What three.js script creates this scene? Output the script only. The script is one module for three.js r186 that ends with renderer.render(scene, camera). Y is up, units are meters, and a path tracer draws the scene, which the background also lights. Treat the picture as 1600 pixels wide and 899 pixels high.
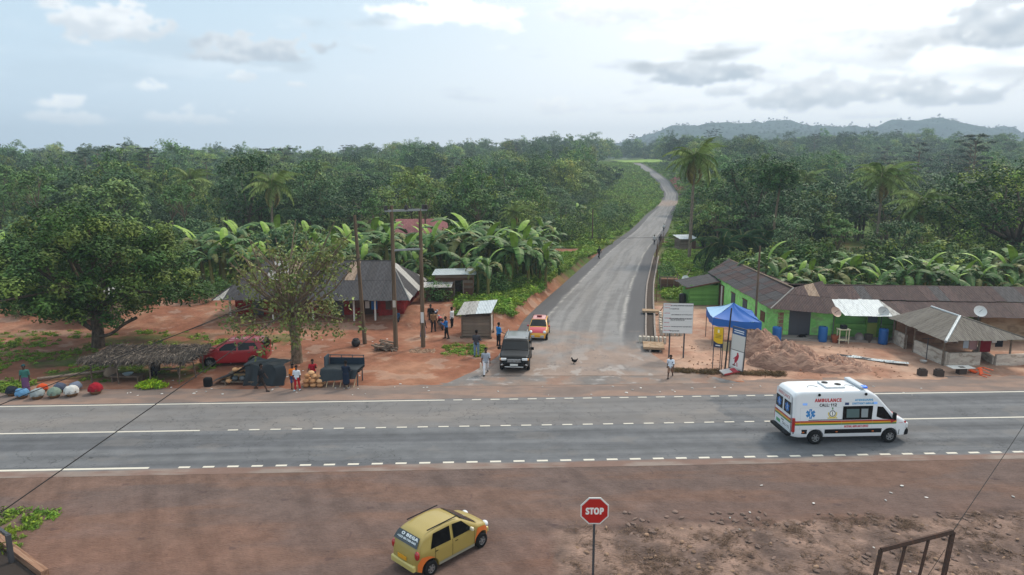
import * as THREE from 'three';
import { mergeGeometries, toCreasedNormals } from 'three/addons/utils/BufferGeometryUtils.js';
import { RoundedBoxGeometry } from 'three/addons/geometries/RoundedBoxGeometry.js';

// ---------------------------------------------------------------- camera, sky, sun, exposure
const scene = new THREE.Scene();
const camera = new THREE.PerspectiveCamera(45.689, 1024 / 575, 0.5, 9000);
camera.position.set(0, 13.3, 0);
camera.rotation.set(-10.175 * Math.PI / 180, 0, 0);
scene.add(camera);
const renderer = new THREE.WebGLRenderer();
renderer.toneMapping = THREE.LinearToneMapping;
renderer.toneMappingExposure = 1.1;
renderer.shadowMap.enabled = true;
const sun = new THREE.DirectionalLight(0xfff1de, 2.1);
sun.position.set(70, 120, -75);
sun.castShadow = true;
sun.shadow.radius = 15;
sun.shadow.camera.left = -80; sun.shadow.camera.right = 80; sun.shadow.camera.top = 80; sun.shadow.camera.bottom = -80; sun.shadow.camera.far = 400;
sun.shadow.mapSize.set(2048, 2048);
sun.target.position.set(0, 0, -50);
sun.position.add(sun.target.position);
scene.add(sun, sun.target);
scene.fog = new THREE.FogExp2(0xc9dcee, 0.00046);

// ---------------------------------------------------------------- helpers
const { sin, cos, PI, abs, min, max, floor, sqrt, pow, exp, hypot, atan2 } = Math;
const V = (x, y, z) => new THREE.Vector3(x, y, z);
function RNG(s) { return () => { s = (s + 0x6d2b79f5) | 0; let t = Math.imul(s ^ (s >>> 15), 1 | s); t = (t + Math.imul(t ^ (t >>> 7), 61 | t)) ^ t; return ((t ^ (t >>> 14)) >>> 0) / 4294967296; }; }
let rand = RNG(7);
const rr = (a, b) => a + (b - a) * rand();
const pick = (a) => a[floor(rand() * a.length)];
const clamp = (x, a = 0, b = 1) => (x < a ? a : x > b ? b : x);
const lerp = (a, b, t) => a + (b - a) * t;
const ss = (a, b, x) => { const t = clamp((x - a) / (b - a)); return t * t * (3 - 2 * t); };
// a tileable noise sheet, sampled at many scales
const NS = 512, sheet = (() => {
  const r = RNG(99), out = new Float32Array(NS * NS);
  for (let o = 0, f = 4, a = 0.5; o < 6; o++, f *= 2, a *= 0.55) {
    const gx = new Float32Array(f * f), gy = new Float32Array(f * f); for (let k = 0; k < f * f; k++) { const t = r() * 2 * PI; gx[k] = cos(t); gy[k] = sin(t); }
    for (let y = 0; y < NS; y++) for (let x = 0; x < NS; x++) {
      const u = x / NS * f, v = y / NS * f, i = floor(u), j = floor(v), du = u - i, dv = v - j, i1 = (i + 1) % f, j1 = (j + 1) % f;
      const s = du * du * du * (du * (du * 6 - 15) + 10), t = dv * dv * dv * (dv * (dv * 6 - 15) + 10), q = (I, J, X, Y) => gx[J * f + I] * X + gy[J * f + I] * Y;
      out[y * NS + x] += a * lerp(lerp(q(i, j, du, dv), q(i1, j, du - 1, dv), s), lerp(q(i, j1, du, dv - 1), q(i1, j1, du - 1, dv - 1), s), t);
    }
  }
  let m = 0, q = 0; for (const v of out) { m += v; q += v * v; } m /= NS * NS; const sd = sqrt(q / NS / NS - m * m);
  return out.map((v) => clamp(.5 + (v - m) / sd * .19));
})();
const noise = (x, y) => { // one sheet is one unit
  x = (x - floor(x)) * NS; y = (y - floor(y)) * NS;
  const i = floor(x), j = floor(y), s = x - i, t = y - j, i0 = i & 511, j0 = j & 511, i1 = (i + 1) & 511, j1 = (j + 1) & 511;
  return lerp(lerp(sheet[j0 * NS + i0], sheet[j0 * NS + i1], s), lerp(sheet[j1 * NS + i0], sheet[j1 * NS + i1], s), t);
};
const hs = (x, y) => { const h = sin(x * 127.13 + y * 311.71) * 43758.5453; return h - floor(h); };
const lin = (h) => { const c = new THREE.Color(h); return [c.r, c.g, c.b]; };
const mix3 = (a, b, t) => [lerp(a[0], b[0], t), lerp(a[1], b[1], t), lerp(a[2], b[2], t)];
const mul3 = (a, k) => [a[0] * k, a[1] * k, a[2] * k];
const s8 = (v) => { v = clamp(v); return 255 * (v <= 0.0031308 ? v * 12.92 : 1.055 * pow(v, 1 / 2.4) - 0.055); };
function tex(w, h, f, repeat) { // f(u, v) -> linear rgb
  const d = new Uint8Array(w * h * 4);
  for (let y = 0, o = 0; y < h; y++) for (let x = 0; x < w; x++, o += 4) { const c = f((x + 0.5) / w, (y + 0.5) / h); d[o] = s8(c[0]); d[o + 1] = s8(c[1]); d[o + 2] = s8(c[2]); d[o + 3] = 255; }
  const t = new THREE.DataTexture(d, w, h); t.colorSpace = THREE.SRGBColorSpace; t.magFilter = THREE.LinearFilter; t.minFilter = THREE.LinearFilter;
  t.wrapS = t.wrapT = repeat || THREE.RepeatWrapping; t.needsUpdate = true; return t;
}
function greyTex(w, h, f) {
  const d = new Uint8Array(w * h * 4);
  for (let y = 0, o = 0; y < h; y++) for (let x = 0; x < w; x++, o += 4) { d[o] = d[o + 1] = d[o + 2] = 255 * clamp(f((x + 0.5) / w, (y + 0.5) / h)); d[o + 3] = 255; }
  const t = new THREE.DataTexture(d, w, h); t.magFilter = THREE.LinearFilter; t.wrapS = t.wrapT = THREE.RepeatWrapping; t.needsUpdate = true; return t;
}
function canvasTex(w, h, draw) {
  const c = document.createElement('canvas'); c.width = w; c.height = h; draw(c.getContext('2d'), w, h);
  const t = new THREE.CanvasTexture(c); t.colorSpace = THREE.SRGBColorSpace; t.magFilter = THREE.LinearFilter; return t;
}
const MAT = (o) => new THREE.MeshPhysicalMaterial({ specularIntensity: (o.roughness ?? 1) > .6 ? .3 : .8, ...o }); // rough matter shines little
const std = (color, roughness = 0.9, o = {}) => MAT({ color, roughness, ...o });
const phys = (color, roughness, o = {}) => new THREE.MeshPhysicalMaterial({ color, roughness, ...o });
const VC = (roughness = 0.9, o = {}) => MAT({ color: 0xffffff, roughness, vertexColors: true, ...o });
// a builder that collects shapes into one geometry with colours
class GB {
  constructor() { this.list = []; }
  add(g, color, m) {
    g = g.index ? g.toNonIndexed() : g.clone();
    if (m) g.applyMatrix4(m);
    const n = g.attributes.position.count;
    if (!g.attributes.uv) g.setAttribute('uv', new THREE.BufferAttribute(new Float32Array(n * 2), 2));
    if (!g.attributes.normal) g.computeVertexNormals();
    const c = new Float32Array(n * 3), k = color === undefined ? [1, 1, 1] : Array.isArray(color) ? color : lin(color);
    for (let i = 0; i < n; i++) c.set(k, i * 3);
    g.setAttribute('color', new THREE.BufferAttribute(c, 3));
    for (const a of Object.keys(g.attributes)) if (!['position', 'normal', 'uv', 'color'].includes(a)) g.deleteAttribute(a);
    this.list.push(g); return this;
  }
  box(x, y, z, w, h, d, color, ry = 0, rx = 0, rz = 0) { return this.add(new THREE.BoxGeometry(w, h, d), color, new THREE.Matrix4().makeRotationFromEuler(new THREE.Euler(rx, ry, rz, 'YXZ')).setPosition(x, y, z)); }
  rbox(x, y, z, w, h, d, r, color, ry = 0, rx = 0, rz = 0) { return this.add(new RoundedBoxGeometry(w, h, d, 2, r), color, new THREE.Matrix4().makeRotationFromEuler(new THREE.Euler(rx, ry, rz, 'YXZ')).setPosition(x, y, z)); }
  bar(a, b, r0, r1 = r0, n = 6, color) { return this.add(barGeo(a, b, r0, r1, n), color); }
  tube(pts, r, color, n = 5, seg = 24) { return this.add(new THREE.TubeGeometry(new THREE.CatmullRomCurve3(pts), seg, r, n), color); }
  ball(x, y, z, rx, ry, rz, color, d = 8) { return this.add(new THREE.SphereGeometry(1, d + 4, d), color, new THREE.Matrix4().makeScale(rx, ry, rz).setPosition(x, y, z)); }
  quad(a, b, c, d, color) { return this.add(quadGeo(a, b, c, d), color); }
  geo() { return mergeGeometries(this.list); }
}
function barGeo(a, b, r0, r1 = r0, n = 6) {
  const d = b.clone().sub(a), g = new THREE.CylinderGeometry(r1, r0, d.length(), n);
  return g.applyMatrix4(new THREE.Matrix4().makeRotationFromQuaternion(new THREE.Quaternion().setFromUnitVectors(V(0, 1, 0), d.clone().normalize()))).translate((a.x + b.x) / 2, (a.y + b.y) / 2, (a.z + b.z) / 2);
}
function quadGeo(a, b, c, d) {
  const g = new THREE.BufferGeometry();
  g.setAttribute('position', new THREE.Float32BufferAttribute([...a, ...b, ...c, ...a, ...c, ...d], 3));
  g.setAttribute('uv', new THREE.Float32BufferAttribute([0, 0, 1, 0, 1, 1, 0, 0, 1, 1, 0, 1], 2));
  g.computeVertexNormals(); return g;
}
function gridGeo(nu, nv, f, uvf) { // f(u, v) -> [x, y, z]
  const p = [], uv = [], ix = [];
  for (let j = 0; j <= nv; j++) for (let i = 0; i <= nu; i++) { const u = i / nu, v = j / nv; p.push(...f(u, v)); uv.push(...(uvf ? uvf(u, v) : [u, v])); }
  for (let j = 0; j < nv; j++) for (let i = 0; i < nu; i++) { const a = j * (nu + 1) + i, b = a + 1, c = a + nu + 1, d = c + 1; ix.push(a, b, d, a, d, c); }
  const g = new THREE.BufferGeometry();
  g.setAttribute('position', new THREE.Float32BufferAttribute(p, 3)); g.setAttribute('uv', new THREE.Float32BufferAttribute(uv, 2)); g.setIndex(ix); g.computeVertexNormals(); return g;
}
const used = new Map();
function numbered(n) { const k = used.get(n) || 0; used.set(n, k + 1); return k ? n + '_' + String(k).padStart(3, '0') : n; }
function thing(name, label, category, [x, y, z] = [0, 0, 0], turn = 0, group) {
  const o = new THREE.Group(); o.name = numbered(name); o.position.set(x, y, z); o.rotation.y = turn; o.userData = { label, category };
  if (group) o.userData.group = group;
  scene.add(o); return o;
}
function part(name, g, m, parent) {
  const o = new THREE.Mesh(g.geo ? g.geo() : g, m); o.name = name; o.castShadow = o.receiveShadow = true;
  if (parent) parent.add(o); return o;
}
function single(name, label, category, g, m, pos, turn = 0, group) { // a thing of one mesh
  const o = part(numbered(name), g, m); if (pos) o.position.set(...pos); o.rotation.y = turn; o.userData = { label, category }; if (group) o.userData.group = group;
  scene.add(o); return o;
}
function struct(name, g, m) { const o = part(numbered(name), g, m); o.userData = { kind: 'structure' }; scene.add(o); return o; }
function stuff(name, label, category, o) { o.name = numbered(name); o.userData = { label, category, kind: 'stuff' }; o.castShadow = o.receiveShadow = true; scene.add(o); return o; }
function copyOf(root, base, [x, y, z], turn = 0, scale = 1, label, group) {
  const c = root.clone(); c.name = numbered(base); c.position.set(x, y, z); c.rotation.set(0, turn, 0); if (Array.isArray(scale)) c.scale.set(...scale); else c.scale.setScalar(scale);
  c.userData = { ...root.userData }; if (label) c.userData.label = label; if (group) c.userData.group = group;
  scene.add(c); return c;
}
function scatter(g, m, list) { // [[x,y,z,turn,scale,colour?]]
  const o = new THREE.InstancedMesh(g, m, list.length), M = new THREE.Matrix4(), Q = new THREE.Quaternion(), E = new THREE.Euler(), C = new THREE.Color();
  list.forEach(([x, y, z, t, s, c], i) => { M.compose(V(x, y, z), Q.setFromEuler(E.set(0, t, 0)), Array.isArray(s) ? V(...s) : V(s, s, s)); o.setMatrixAt(i, M); if (c) o.setColorAt(i, C.setRGB(...c)); });
  return o;
}

// ---------------------------------------------------------------- the sky: thin haze, a bright veil towards the hidden sun, cumulus and grey banks
{
  const W = 2048, Hh = 1024, d = new Float32Array(W * Hh * 4), D2R = PI / 180;
  // cloud banks: azimuth (right of straight ahead) and elevation in degrees, half sizes, thickness, greyness
  const banks = [[-29.8, 9.2, 4.2, 1.79, 1, .7], [-20.0, 8.2, 4.8, 1.31, 1, .95], [-21.0, 6.4, 1.1, 0.55, 0.7, 0.6], [-16.8, 6.1, 0.9, 0.34, 0.7, 0.6], [-26.9, 5.6, 1.2, 0.37, 0.6, 0.2], [-32.9, 4.1, 1.7, 0.56, 0.8, 0.25], [-32.2, 3.2, 3.0, 0.83, 0.6, 0.35], [-24.9, 3.3, 3.5, 0.77, 0.5, 0.35], [3.6, 4.5, 2.1, 0.84, 0.6, 0.45], [14.4, 6.7, 5.0, 1.03, 1, 1], [19.3, 6.7, 0.8, 0.56, 0.8, 0.9], [17.1, 5.5, 2.2, 0.57, 0.8, 0.8], [12.3, 4.3, 4.3, 0.47, 0.6, 0.5], [21.3, 4.7, 2.9, 0.79, 0.8, 0.85], [24.8, 5.0, 5.9, 1.31, 0.9, 0.8], [32.0, 4.5, 3.9, 1.02, 0.9, 0.85], [34.1, 8.8, 3.6, 2.38, 1, 0.95], [26.3, 7.8, 5.7, 2.09, 0.6, 0.55], [10.1, 11.6, 8.5, 1.53, 0.8, 0.5], [31.4, 7.0, 2.6, 1.20, 0.9, 0.05], [-5.1, 11.7, 6.4, 1.33, 0.9, 0.1], [19.6, 10.7, 6.2, 1.38, 0.7, 0.4], [-0.5, 10.7, 2.3, 0.79, 0.8, 0.25], [27.4, 3.6, 2.4, 0.43, 0.6, 0.6]];
  const rnd = RNG(5); for (let i = 0; i < 60; i++) { const az = 44 + rnd() * 272; banks.push([az > 180 ? az - 360 : az, 3 + rnd() * 14, 2 + rnd() * 5, .4 + rnd() * 1.6, .8, .2 + rnd() * .7]); }
  const clear0 = [1.0, 1.04, 1.06], clear1 = [.56, .74, .88], white = [1.22, 1.22, 1.2], grey = [.5, .58, .66];
  for (let j = 0; j < Hh; j++) {
    const el = ((j + 0.5) / Hh - 0.5) * 180, up = max(0, el), near = up < 18 ? banks.filter((b) => abs(b[1] - el) < b[3] * 2.2 + .3) : [];
    if (el < -.3) { for (let i = 0, o = j * W * 4; i < W; i++, o += 4) { d[o] = .16; d[o + 1] = .17; d[o + 2] = .15; d[o + 3] = 1; } continue; }
    for (let i = 0; i < W; i++) {
      const az = ((i + 0.5) / W - 0.25) * 360 , a = az > 180 ? az - 360 : az; // 0 is straight ahead (-z)
      const o = (j * W + i) * 4, ce = cos(el * D2R), dx = sin(a * D2R) * ce, dz = cos(a * D2R) * ce, dy = sin(el * D2R);
      // the veil is brightest round the sun (azimuth 43, elevation 49)
      const toSun = dx * .447 + dy * .755 + dz * .479;
      const east = ss(-.75, .25, dx); let c = mix3(mix3([.64, .8, .93], clear0, east), clear1, ss(1, 16, up) * (1 - ss(18, 50, up) * .3) * (1 - ss(.35, .85, toSun) * .9));
      const glow = pow(max(0, toSun), 6) * .9 + pow(max(0, toSun), 2) * .12;
      const low = .1 * ss(-.5, .5, dx + .25) * ss(12, 2, up); c = [c[0] + glow + low * 1.15, c[1] + glow * .99 + low, c[2] + glow * .96 + low * .9];
      if (el > 0) {
        // high broken layer seen in perspective
        const k = 1 / (dy + .09), hx = dx * k * .11, hz = dz * k * .11;
        const n = noise(hx * .9 + .13, hz * .9 + .4) * .65 + noise(hx * 3.1, hz * 3.1 + .7) * .35;
        const cover = ss(.5, .72, n + .16 * ss(-.3, .8, dx + dy * .5) - .06) * ss(3, 9, el) * (.15 + .85 * ss(-.5, .05, dx));
        const body = noise(hx * 2.3 + .5, hz * 2.3), lit = lerp(.62, 1.12, ss(.35, .7, body)) * (1 + .5 * pow(max(0, toSun), 4));
        c = mix3(c, mul3(mix3(grey, white, ss(.3, .65, body)), lit), cover * .75);
        for (const b of near) {
          const wob = noise(a * .021 + b[0], el * .05 + b[1]) - .5, wob2 = noise(a * .11 + b[1], el * .23) - .5;
          const X = (a - b[0]) / b[2] + wob * .45 + wob2 * .3, Y = (el - b[1]) / b[3] + wob * .45 + wob2 * .9, flat = Y < 0 ? Y * 1.7 : Y;
          const r = X * X + flat * flat; if (r > 2.2) continue;
          const m = (1 - ss(.6, 1.0, r + wob2 * 1.1)) * b[4]; if (m <= 0) continue;
          const topLit = ss(-.5, .75, Y + wob2 * .7);
          c = mix3(c, mul3(mix3(mix3(white, grey, clamp(b[5])), white, topLit * (1 - clamp(b[5]) * .62)), 1 + .1 * (1 - b[5])), m * .9);
        }
      } else c = [.16, .17, .15];
      d[o] = c[0]; d[o + 1] = c[1]; d[o + 2] = c[2]; d[o + 3] = 1;
    }
  }
  const t = new THREE.DataTexture(d, W, Hh, THREE.RGBAFormat, THREE.FloatType);
  t.mapping = THREE.EquirectangularReflectionMapping; t.magFilter = THREE.LinearFilter; t.needsUpdate = true;
  scene.background = t; scene.environment = t;
}
// ---------------------------------------------------------------- terrain
const PROFILE = [[0, 0], [95, 0], [120, -.25], [150, -.8], [205, -1.6], [262, -.8], [300, .9], [350, 5.4], [400, 9.3], [460, 14], [520, 16], [700, 18], [1200, 22], [9000, 22]];
function along(D) {
  let i = 0; while (i < PROFILE.length - 2 && D > PROFILE[i + 1][0]) i++;
  const P = (k) => PROFILE[clamp(k, 0, PROFILE.length - 1)], [d0, h0] = P(i), [d1, h1] = P(i + 1), t = clamp((D - d0) / (d1 - d0));
  const m0 = i ? (h1 - P(i - 1)[1]) / (d1 - P(i - 1)[0]) : 0, m1 = (P(i + 2)[1] - h0) / max(1, P(i + 2)[0] - d0), L = d1 - d0, t2 = t * t, t3 = t2 * t;
  return (2 * t3 - 3 * t2 + 1) * h0 + (t3 - 2 * t2 + t) * L * m0 + (3 * t2 - 2 * t3) * h1 + (t3 - t2) * L * m1;
}
// the side road: centre x, distance, width
const SIDE = [[4.6, 40, 14], [4.6, 48, 9.9], [6.2, 58, 10.6], [10.2, 75, 9.5], [17, 102, 8.6], [30.3, 150, 8.3], [44, 205, 8.2], [60, 262, 6.4], [69.4, 300, 6.2], [76.5, 350, 6.2], [80.5, 400, 6.2], [83.6, 460, 6.2], [85, 540, 6.2]];
function sideAt(D) { let i = 0; while (i < SIDE.length - 2 && D > SIDE[i + 1][1]) i++; const a = SIDE[i], b = SIDE[i + 1], t = clamp((D - a[1]) / (b[1] - a[1]), -.5, 1.5); return [lerp(a[0], b[0], t), lerp(a[2], b[2], t)]; }
const sideX = (D) => (sideAt(D - 6)[0] + sideAt(D)[0] * 2 + sideAt(D + 6)[0]) / 4;
function roadLevel(x, z) { const D = -z, l = .35 + .65 * ss(-200, 60, x); return along(D) * (D > 90 ? l : 1); }
function level(x, z) {
  const D = -z; let h = roadLevel(x, z);
  const [, w] = sideAt(D), left = sideX(D) - w / 2 - x; // metres left of the side road's edge
  const bank = ss(.15, 1.3, left) * ss(54, 59, D) * (1 - ss(92, 104, D)) * (1 - ss(9, 15, left) * .5);
  h += bank * 1.05;
  const right = x - sideX(D) - w / 2;
  if (D > 290) h += ss(.5, 6, right) * (1 - ss(330, 420, D)) * 4.5 * (1 - ss(20, 60, right));
  if (D > 100) h += (noise(x * .0017 + .3, D * .0017) - .5) * 9 * ss(100, 220, D) * ss(6, 40, min(abs(left), abs(right)));
  return h;
}
const inSide = (x, z, pad = 0) => { const D = -z; return D > 40 && D < 540 && abs(x - sideX(D)) < sideAt(D)[1] / 2 + pad; };
const YAW = 2.5 * PI / 180, RZ = -33.6;          // the main road's turn and the distance of its middle
const roadT = (x, z) => (z - RZ) * cos(YAW) + x * sin(YAW); // metres from the main road's middle, towards the camera
const onRoad = (s, t) => [s * cos(YAW) + t * sin(YAW), RZ - s * sin(YAW) + t * cos(YAW)]; // along, across -> x, z

// the ground's own colours: laterite, trodden earth, grass
const LAT = lin(0x875a46), LAT2 = lin(0x99705a), LATD = lin(0x614036), DUST = lin(0x705a50), TAR = lin(0x625754), GRASS = lin(0x4a5a2a), SOIL = lin(0x55442f), DRY = lin(0x8f7660), PALE = lin(0xb99a86);
function groundColor(x, z) {
  const D = -z, t = roadT(x, z), p = x * .8 + z * .6, q = z * .8 - x * .6, n1 = noise(p * .0231, q * .0231), n2 = noise(q * .047 + .3, p * .047), n3 = noise(x * .093 + z * .037, z * .093 - x * .037 + .5), n4 = noise(x * .19 - z * .11 + .2, z * .19 + x * .11) * .75 + .25 * hs(x, z);
  let c = mix3(LAT, LAT2, ss(.35, .75, n2 * .6 + n3 * .4)); c = mix3(c, LATD, ss(.55, .85, n1 * .5 + n3 * .5) * .6);
  const side = x - sideX(D);
  if (side > 3 && D > 41) c = mix3(c, PALE, .3 + .35 * ss(.25, .6, n2));
  c = mul3(c, .74 + .5 * n4); if (n3 > .66) c = mix3(c, lin(0xb29886), .35 * ss(.66, .74, n3));
  // grass behind the yards and in strips on the left
  let g = side < 0 ? ss(69, 75, D + 5 * (n1 - .5)) : ss(68, 73, D + 5 * (n1 - .5) - ss(26, 18, x) * 4);
  if (x < -17 && D < 56) g = max(g, ss(.47, .6, n1 * .5 + n2 * .5 + .1 * ss(-18, -30, x)) * (ss(40.6, 42.5, D) * (1 - ss(45, 48, D)) + ss(49, 50, D) * (1 - ss(52, 54, D)) * .8));
  if (side < -4.6 && D > 56 && x > -5) g = max(g, ss(56, 60, D));
  const face = sideX(D) - sideAt(D)[1] / 2 - x; if (face > 0 && face < 1.7 && D > 50 && D < 84) g *= 1 - .95 * ss(1.7, 1.1, face + (n2 - .5) * 1.2) * ss(84, 72, D);
  if (side < -4 && side > -16 && D > 98 && D < 112) g *= 1 - ss(98, 101, D) * (1 - ss(109, 112, D));
  if (side > 4 && side < 11 && D > 64) g = max(g, ss(64, 68, D + n2 * 3));
  const gc = mix3(mix3(GRASS, SOIL, ss(.4, .8, n3)), DRY, .3 * ss(.5, .9, n2));
  c = mix3(c, mul3(gc, .75 + .5 * n4), clamp(g));
  // the dusty apron on the near side of the main road
  if (t > 4) {
    const ap = ss(4.2, 4.6, t), tracks = ss(.3, .8, noise(x * .02 + .1, z * .11 + x * .006)), far = ss(5, 11, t + (n1 - .5) * 5);
    let a = mix3(mix3(TAR, DUST, .35), DUST, ss(.2, .8, n2 * .4 + tracks * .6)); a = mix3(a, mix3(LAT, DUST, .55), (.2 + .3 * ss(.3, .7, n1)) * far * (x < 2 ? 1 : .4)); a = mul3(a, .86 + .28 * n4);
    const edge = 10.3 + (n2 - .5) * 1.2 - .006 * x; // rough stony earth on the right
    if (x > 1.2 + (n3 - .5)) { const r = ss(edge - .25, edge + .25, t) * ss(1.2, 1.9, x + (n3 - .5)); let s = mix3(lin(0x877064), lin(0x64544d), ss(.35, .7, n3 * .6 + n2 * .4)); s = mul3(s, .55 + .9 * n4); a = mix3(a, s, r); a = mix3(a, lin(0x4f433f), .55 * ss(.35, 0, abs(t - edge + .25)) * ss(.35, .6, n3)); }
    c = mix3(c, a, ap);
  }
  return c;
}
{
  const TX = 1152, TZ = 1408, x0 = -62, x1 = 62, z0 = -135, z1 = -10;
  const map = tex(TX, TZ, (u, v) => groundColor(lerp(x0, x1, u), lerp(z0, z1, v)), THREE.ClampToEdgeWrapping);
  const bump = greyTex(512, 512, (u, v) => noise(u * 4, v * 4) * .5 + noise(u * 13 + v, v * 13 - u) * .5); bump.repeat.set(6.7, 7.3);
  const g = gridGeo(200, 210, (u, v) => { const x = lerp(x0, x1, u), z = lerp(z0, z1, v); const r = inSide(x, z, -.1) ? .06 : 0, n = (noise(x * .13, z * .13) - .5) * .1 * (abs(roadT(x, z)) > 6.7 ? 1 : 0); const t = roadT(x, z), rough = t > 3.5 ? -.25 : 0; return [x, level(x, z) - r + (inSide(x, z, 2) ? -.03 : n) + rough - (abs(t) < 6.7 ? .05 : 0), z]; });
  struct('ground', g, MAT({ map, roughness: 1, bumpMap: bump, bumpScale: .05 }));
  // the near apron and the stony ground, in finer grain
  const ax0 = -34, ax1 = 34, az0 = -31, az1 = -11, edgeT = (x, z) => 10.3 + (noise((z * .8 - x * .6) * .083 + .3, (x * .8 + z * .6) * .083) - .5) * 1.2 - .006 * x;
  const amap = tex(1600, 640, (u, v) => { const x = lerp(ax0, ax1, u), z = lerp(az0, az1, v); const k = noise(x * .31 + z * .07, z * .31 - x * .07), sp = hs(x * 3, z * 3), st = noise(x * .27 + .4 + z * .05, z * .27 - x * .05); let c = mul3(groundColor(x, z), .86 + .24 * k + .22 * (sp - .5)); if (st < .1) c = mix3(c, lin(0x43373a), .4 * ss(.1, .04, st)); const rut = noise((x - z * .55) * .16, (z + x * .2) * .012); if (x < 6 && z > -28.5) c = mul3(c, 1 - .1 * ss(.5, .66, rut) + .07 * ss(.45, .32, rut)); return c; }, THREE.ClampToEdgeWrapping);
  struct('apron', gridGeo(340, 100, (u, v) => { const x = lerp(ax0, ax1, u), z = lerp(az0, az1, v), t = roadT(x, z), r = ss(-.1, .5, t - edgeT(x, z)) * ss(1.3, 2.2, x); return [x, -.002 + r * (.02 + (noise(x * .21 + z * .1, z * .21 - x * .1) - .4) * .16 + (noise(x * 1.1, z * 1.1) - .5) * .11) + (1 - r) * ss(5.2, 7, t) * (noise(x * .05, z * .05) - .5) * .05, z]; }), MAT({ map: amap, roughness: 1, bumpMap: bump, bumpScale: .04 }));
  // the far sheet to the horizon
  const rowD = [-40, 0, 40, 90, 126]; for (let D = 130; D < 560; D += 4) rowD.push(D); for (let D = 566; D < 2250; D *= 1.06) rowD.push(D);
  const NR = rowD.length - 1, at = (u, v) => { const D = rowD[floor(v * NR + .5)], k = u * 2 - 1, c = D > 100 ? sideX(min(D, 540)) : 0; return [c + k * abs(k) * (max(D, 60) * 1.6 + 160), -D]; };
  const far = gridGeo(150, NR, (u, v) => { const [x, z] = at(u, v), inn = x > x0 + 1 && x < x1 - 1 && z > z0 + 1 && z < z1 - 1; return [x, level(x, z) - (inn ? .9 : .05) - (inSide(x, z, 1.2) ? .35 : 0), z]; }, (u, v) => { const [x, z] = at(u, v); return [x / 40, z / 40]; });
  struct('far_ground', far, MAT({ map: tex(256, 256, (u, v) => mul3(mix3(lin(0x55702f), SOIL, noise(u, v) * .6), .6 + .8 * noise(u * 5, v * 5))), roughness: 1 }));
}
// ---------------------------------------------------------------- main road
{
  const Lr = 76, A = lin(0x707173), A2 = lin(0x5e5f62), CR = lin(0x343435), BR = lin(0x877a72);
  const map = tex(2048, 640, (u, v) => {
    const s = (u - .5) * Lr, t = lerp(-7.2, 5.1, v); // t + is towards the camera
    const n = noise(s * .05, t * .09), f = noise(s * .23 + t * .05, t * .23 - s * .05) * .7 + .3 * hs(s, t), st = noise(s * .004 + .2, t * .16), st2 = noise(s * .012, t * .31 + .3);
    let c = mix3(A, A2, ss(.3, .75, st * .65 + st2 * .35)); c = mul3(c, .82 + .34 * f); if (n > .66) c = mix3(c, lin(0x807b77), .3 * ss(.66, .8, n));
    for (const w of [-3.1, -1.0, 1.1, 3.2]) c = mul3(c, 1 - .16 * exp(-pow((t - w - (n - .5) * .5) / .42, 2))); // worn wheel paths
    const dry = ss(-4.4, -3.9, -abs(t + 2.1)) ; if (s < 11.6 + (f - .5) && t < .1 && t > -4.1) c = mix3(c, lin(0x8b847e), .35 * (.5 + n)); void dry;
    // cracks: thin ridges of the noise
    const e1 = abs(noise(s * .045 + .4, t * .045) - .5), e2 = abs(noise(s * .1, t * .1 + .2) - .5), e3 = abs(noise(s * .022 + .6, t * .06) - .48);
    const cz = ss(.35, .6, noise(s * .02 + .7, t * .05));
    if (abs(t) < 4.3) { const k = max(ss(.006, .002, e1), ss(.012, .004, e2) * .8, ss(.003, .001, e3)) * (.35 + .65 * cz); c = mix3(c, CR, k * .6); }
    // the far shoulder is browned by dust
    const far = ss(-4.15, -4.35, t), dust = ss(.3, .7, noise(s * .06 + .2, t * .2));
    c = mix3(c, mul3(mix3(lin(0x8a7468), lin(0x786a63), dust), .88 + .25 * f), far);
    c = mix3(c, mul3(mix3(BR, lin(0x7b655c), dust), .85 + .3 * f), ss(4.35, 4.6, t + (n - .5) * .25));
    return c;
  }, THREE.MirroredRepeatWrapping);
  const g = gridGeo(60, 2, (u, v) => { const [x, z] = onRoad((u - .5) * 200, lerp(-7.2, 5.1, v)); return [x, .004, z]; }, (u, v) => [(u - .5) * 200 / Lr + .5, v]);
  const road = struct('main_road', g, MAT({ map, roughness: .86 }));
  const paint = VC(.7), worn = tex(256, 64, (u, v) => { const n = noise(u * 2, v), f = noise(u * 9, v * 4); return mul3(lin(0xe9e6de), ss(.05, .3, f * .6 + n * .4) * .3 + .7); });
  paint.map = worn;
  const line = (s0, s1, t, w, name = 'lane_dash') => part(name, gridGeo(max(1, floor((s1 - s0) / 3)), 1, (u, v) => { const [x, z] = onRoad(lerp(s0, s1, u), t + (v - .5) * w); return [x, .009, z]; }, (u, v) => [lerp(s0, s1, u) / 4, v]), std(0xe6e2da, .7, { map: worn }), road);
  line(-100, -15.9, .02, .13, 'centre_line'); line(-100, -16.4, 4.36, .17, 'edge_line'); line(-100, -3.7, -4.02, .13, 'edge_line');
  line(20.4, 100, .02, .13, 'centre_line'); line(17.5, 100, -4.02, .13, 'edge_line');
  for (let s = -14.5; s < 19; s += 1.07) line(s, s + .52, .02, .12);
  for (let s = -15.1; s < 100; s += 1.07) if (s < 40) line(s, s + .5, 4.36, .16);
  for (let s = -3.2; s < 17; s += 1.07) line(s, s + .52, -4.02, .12);
}
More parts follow.
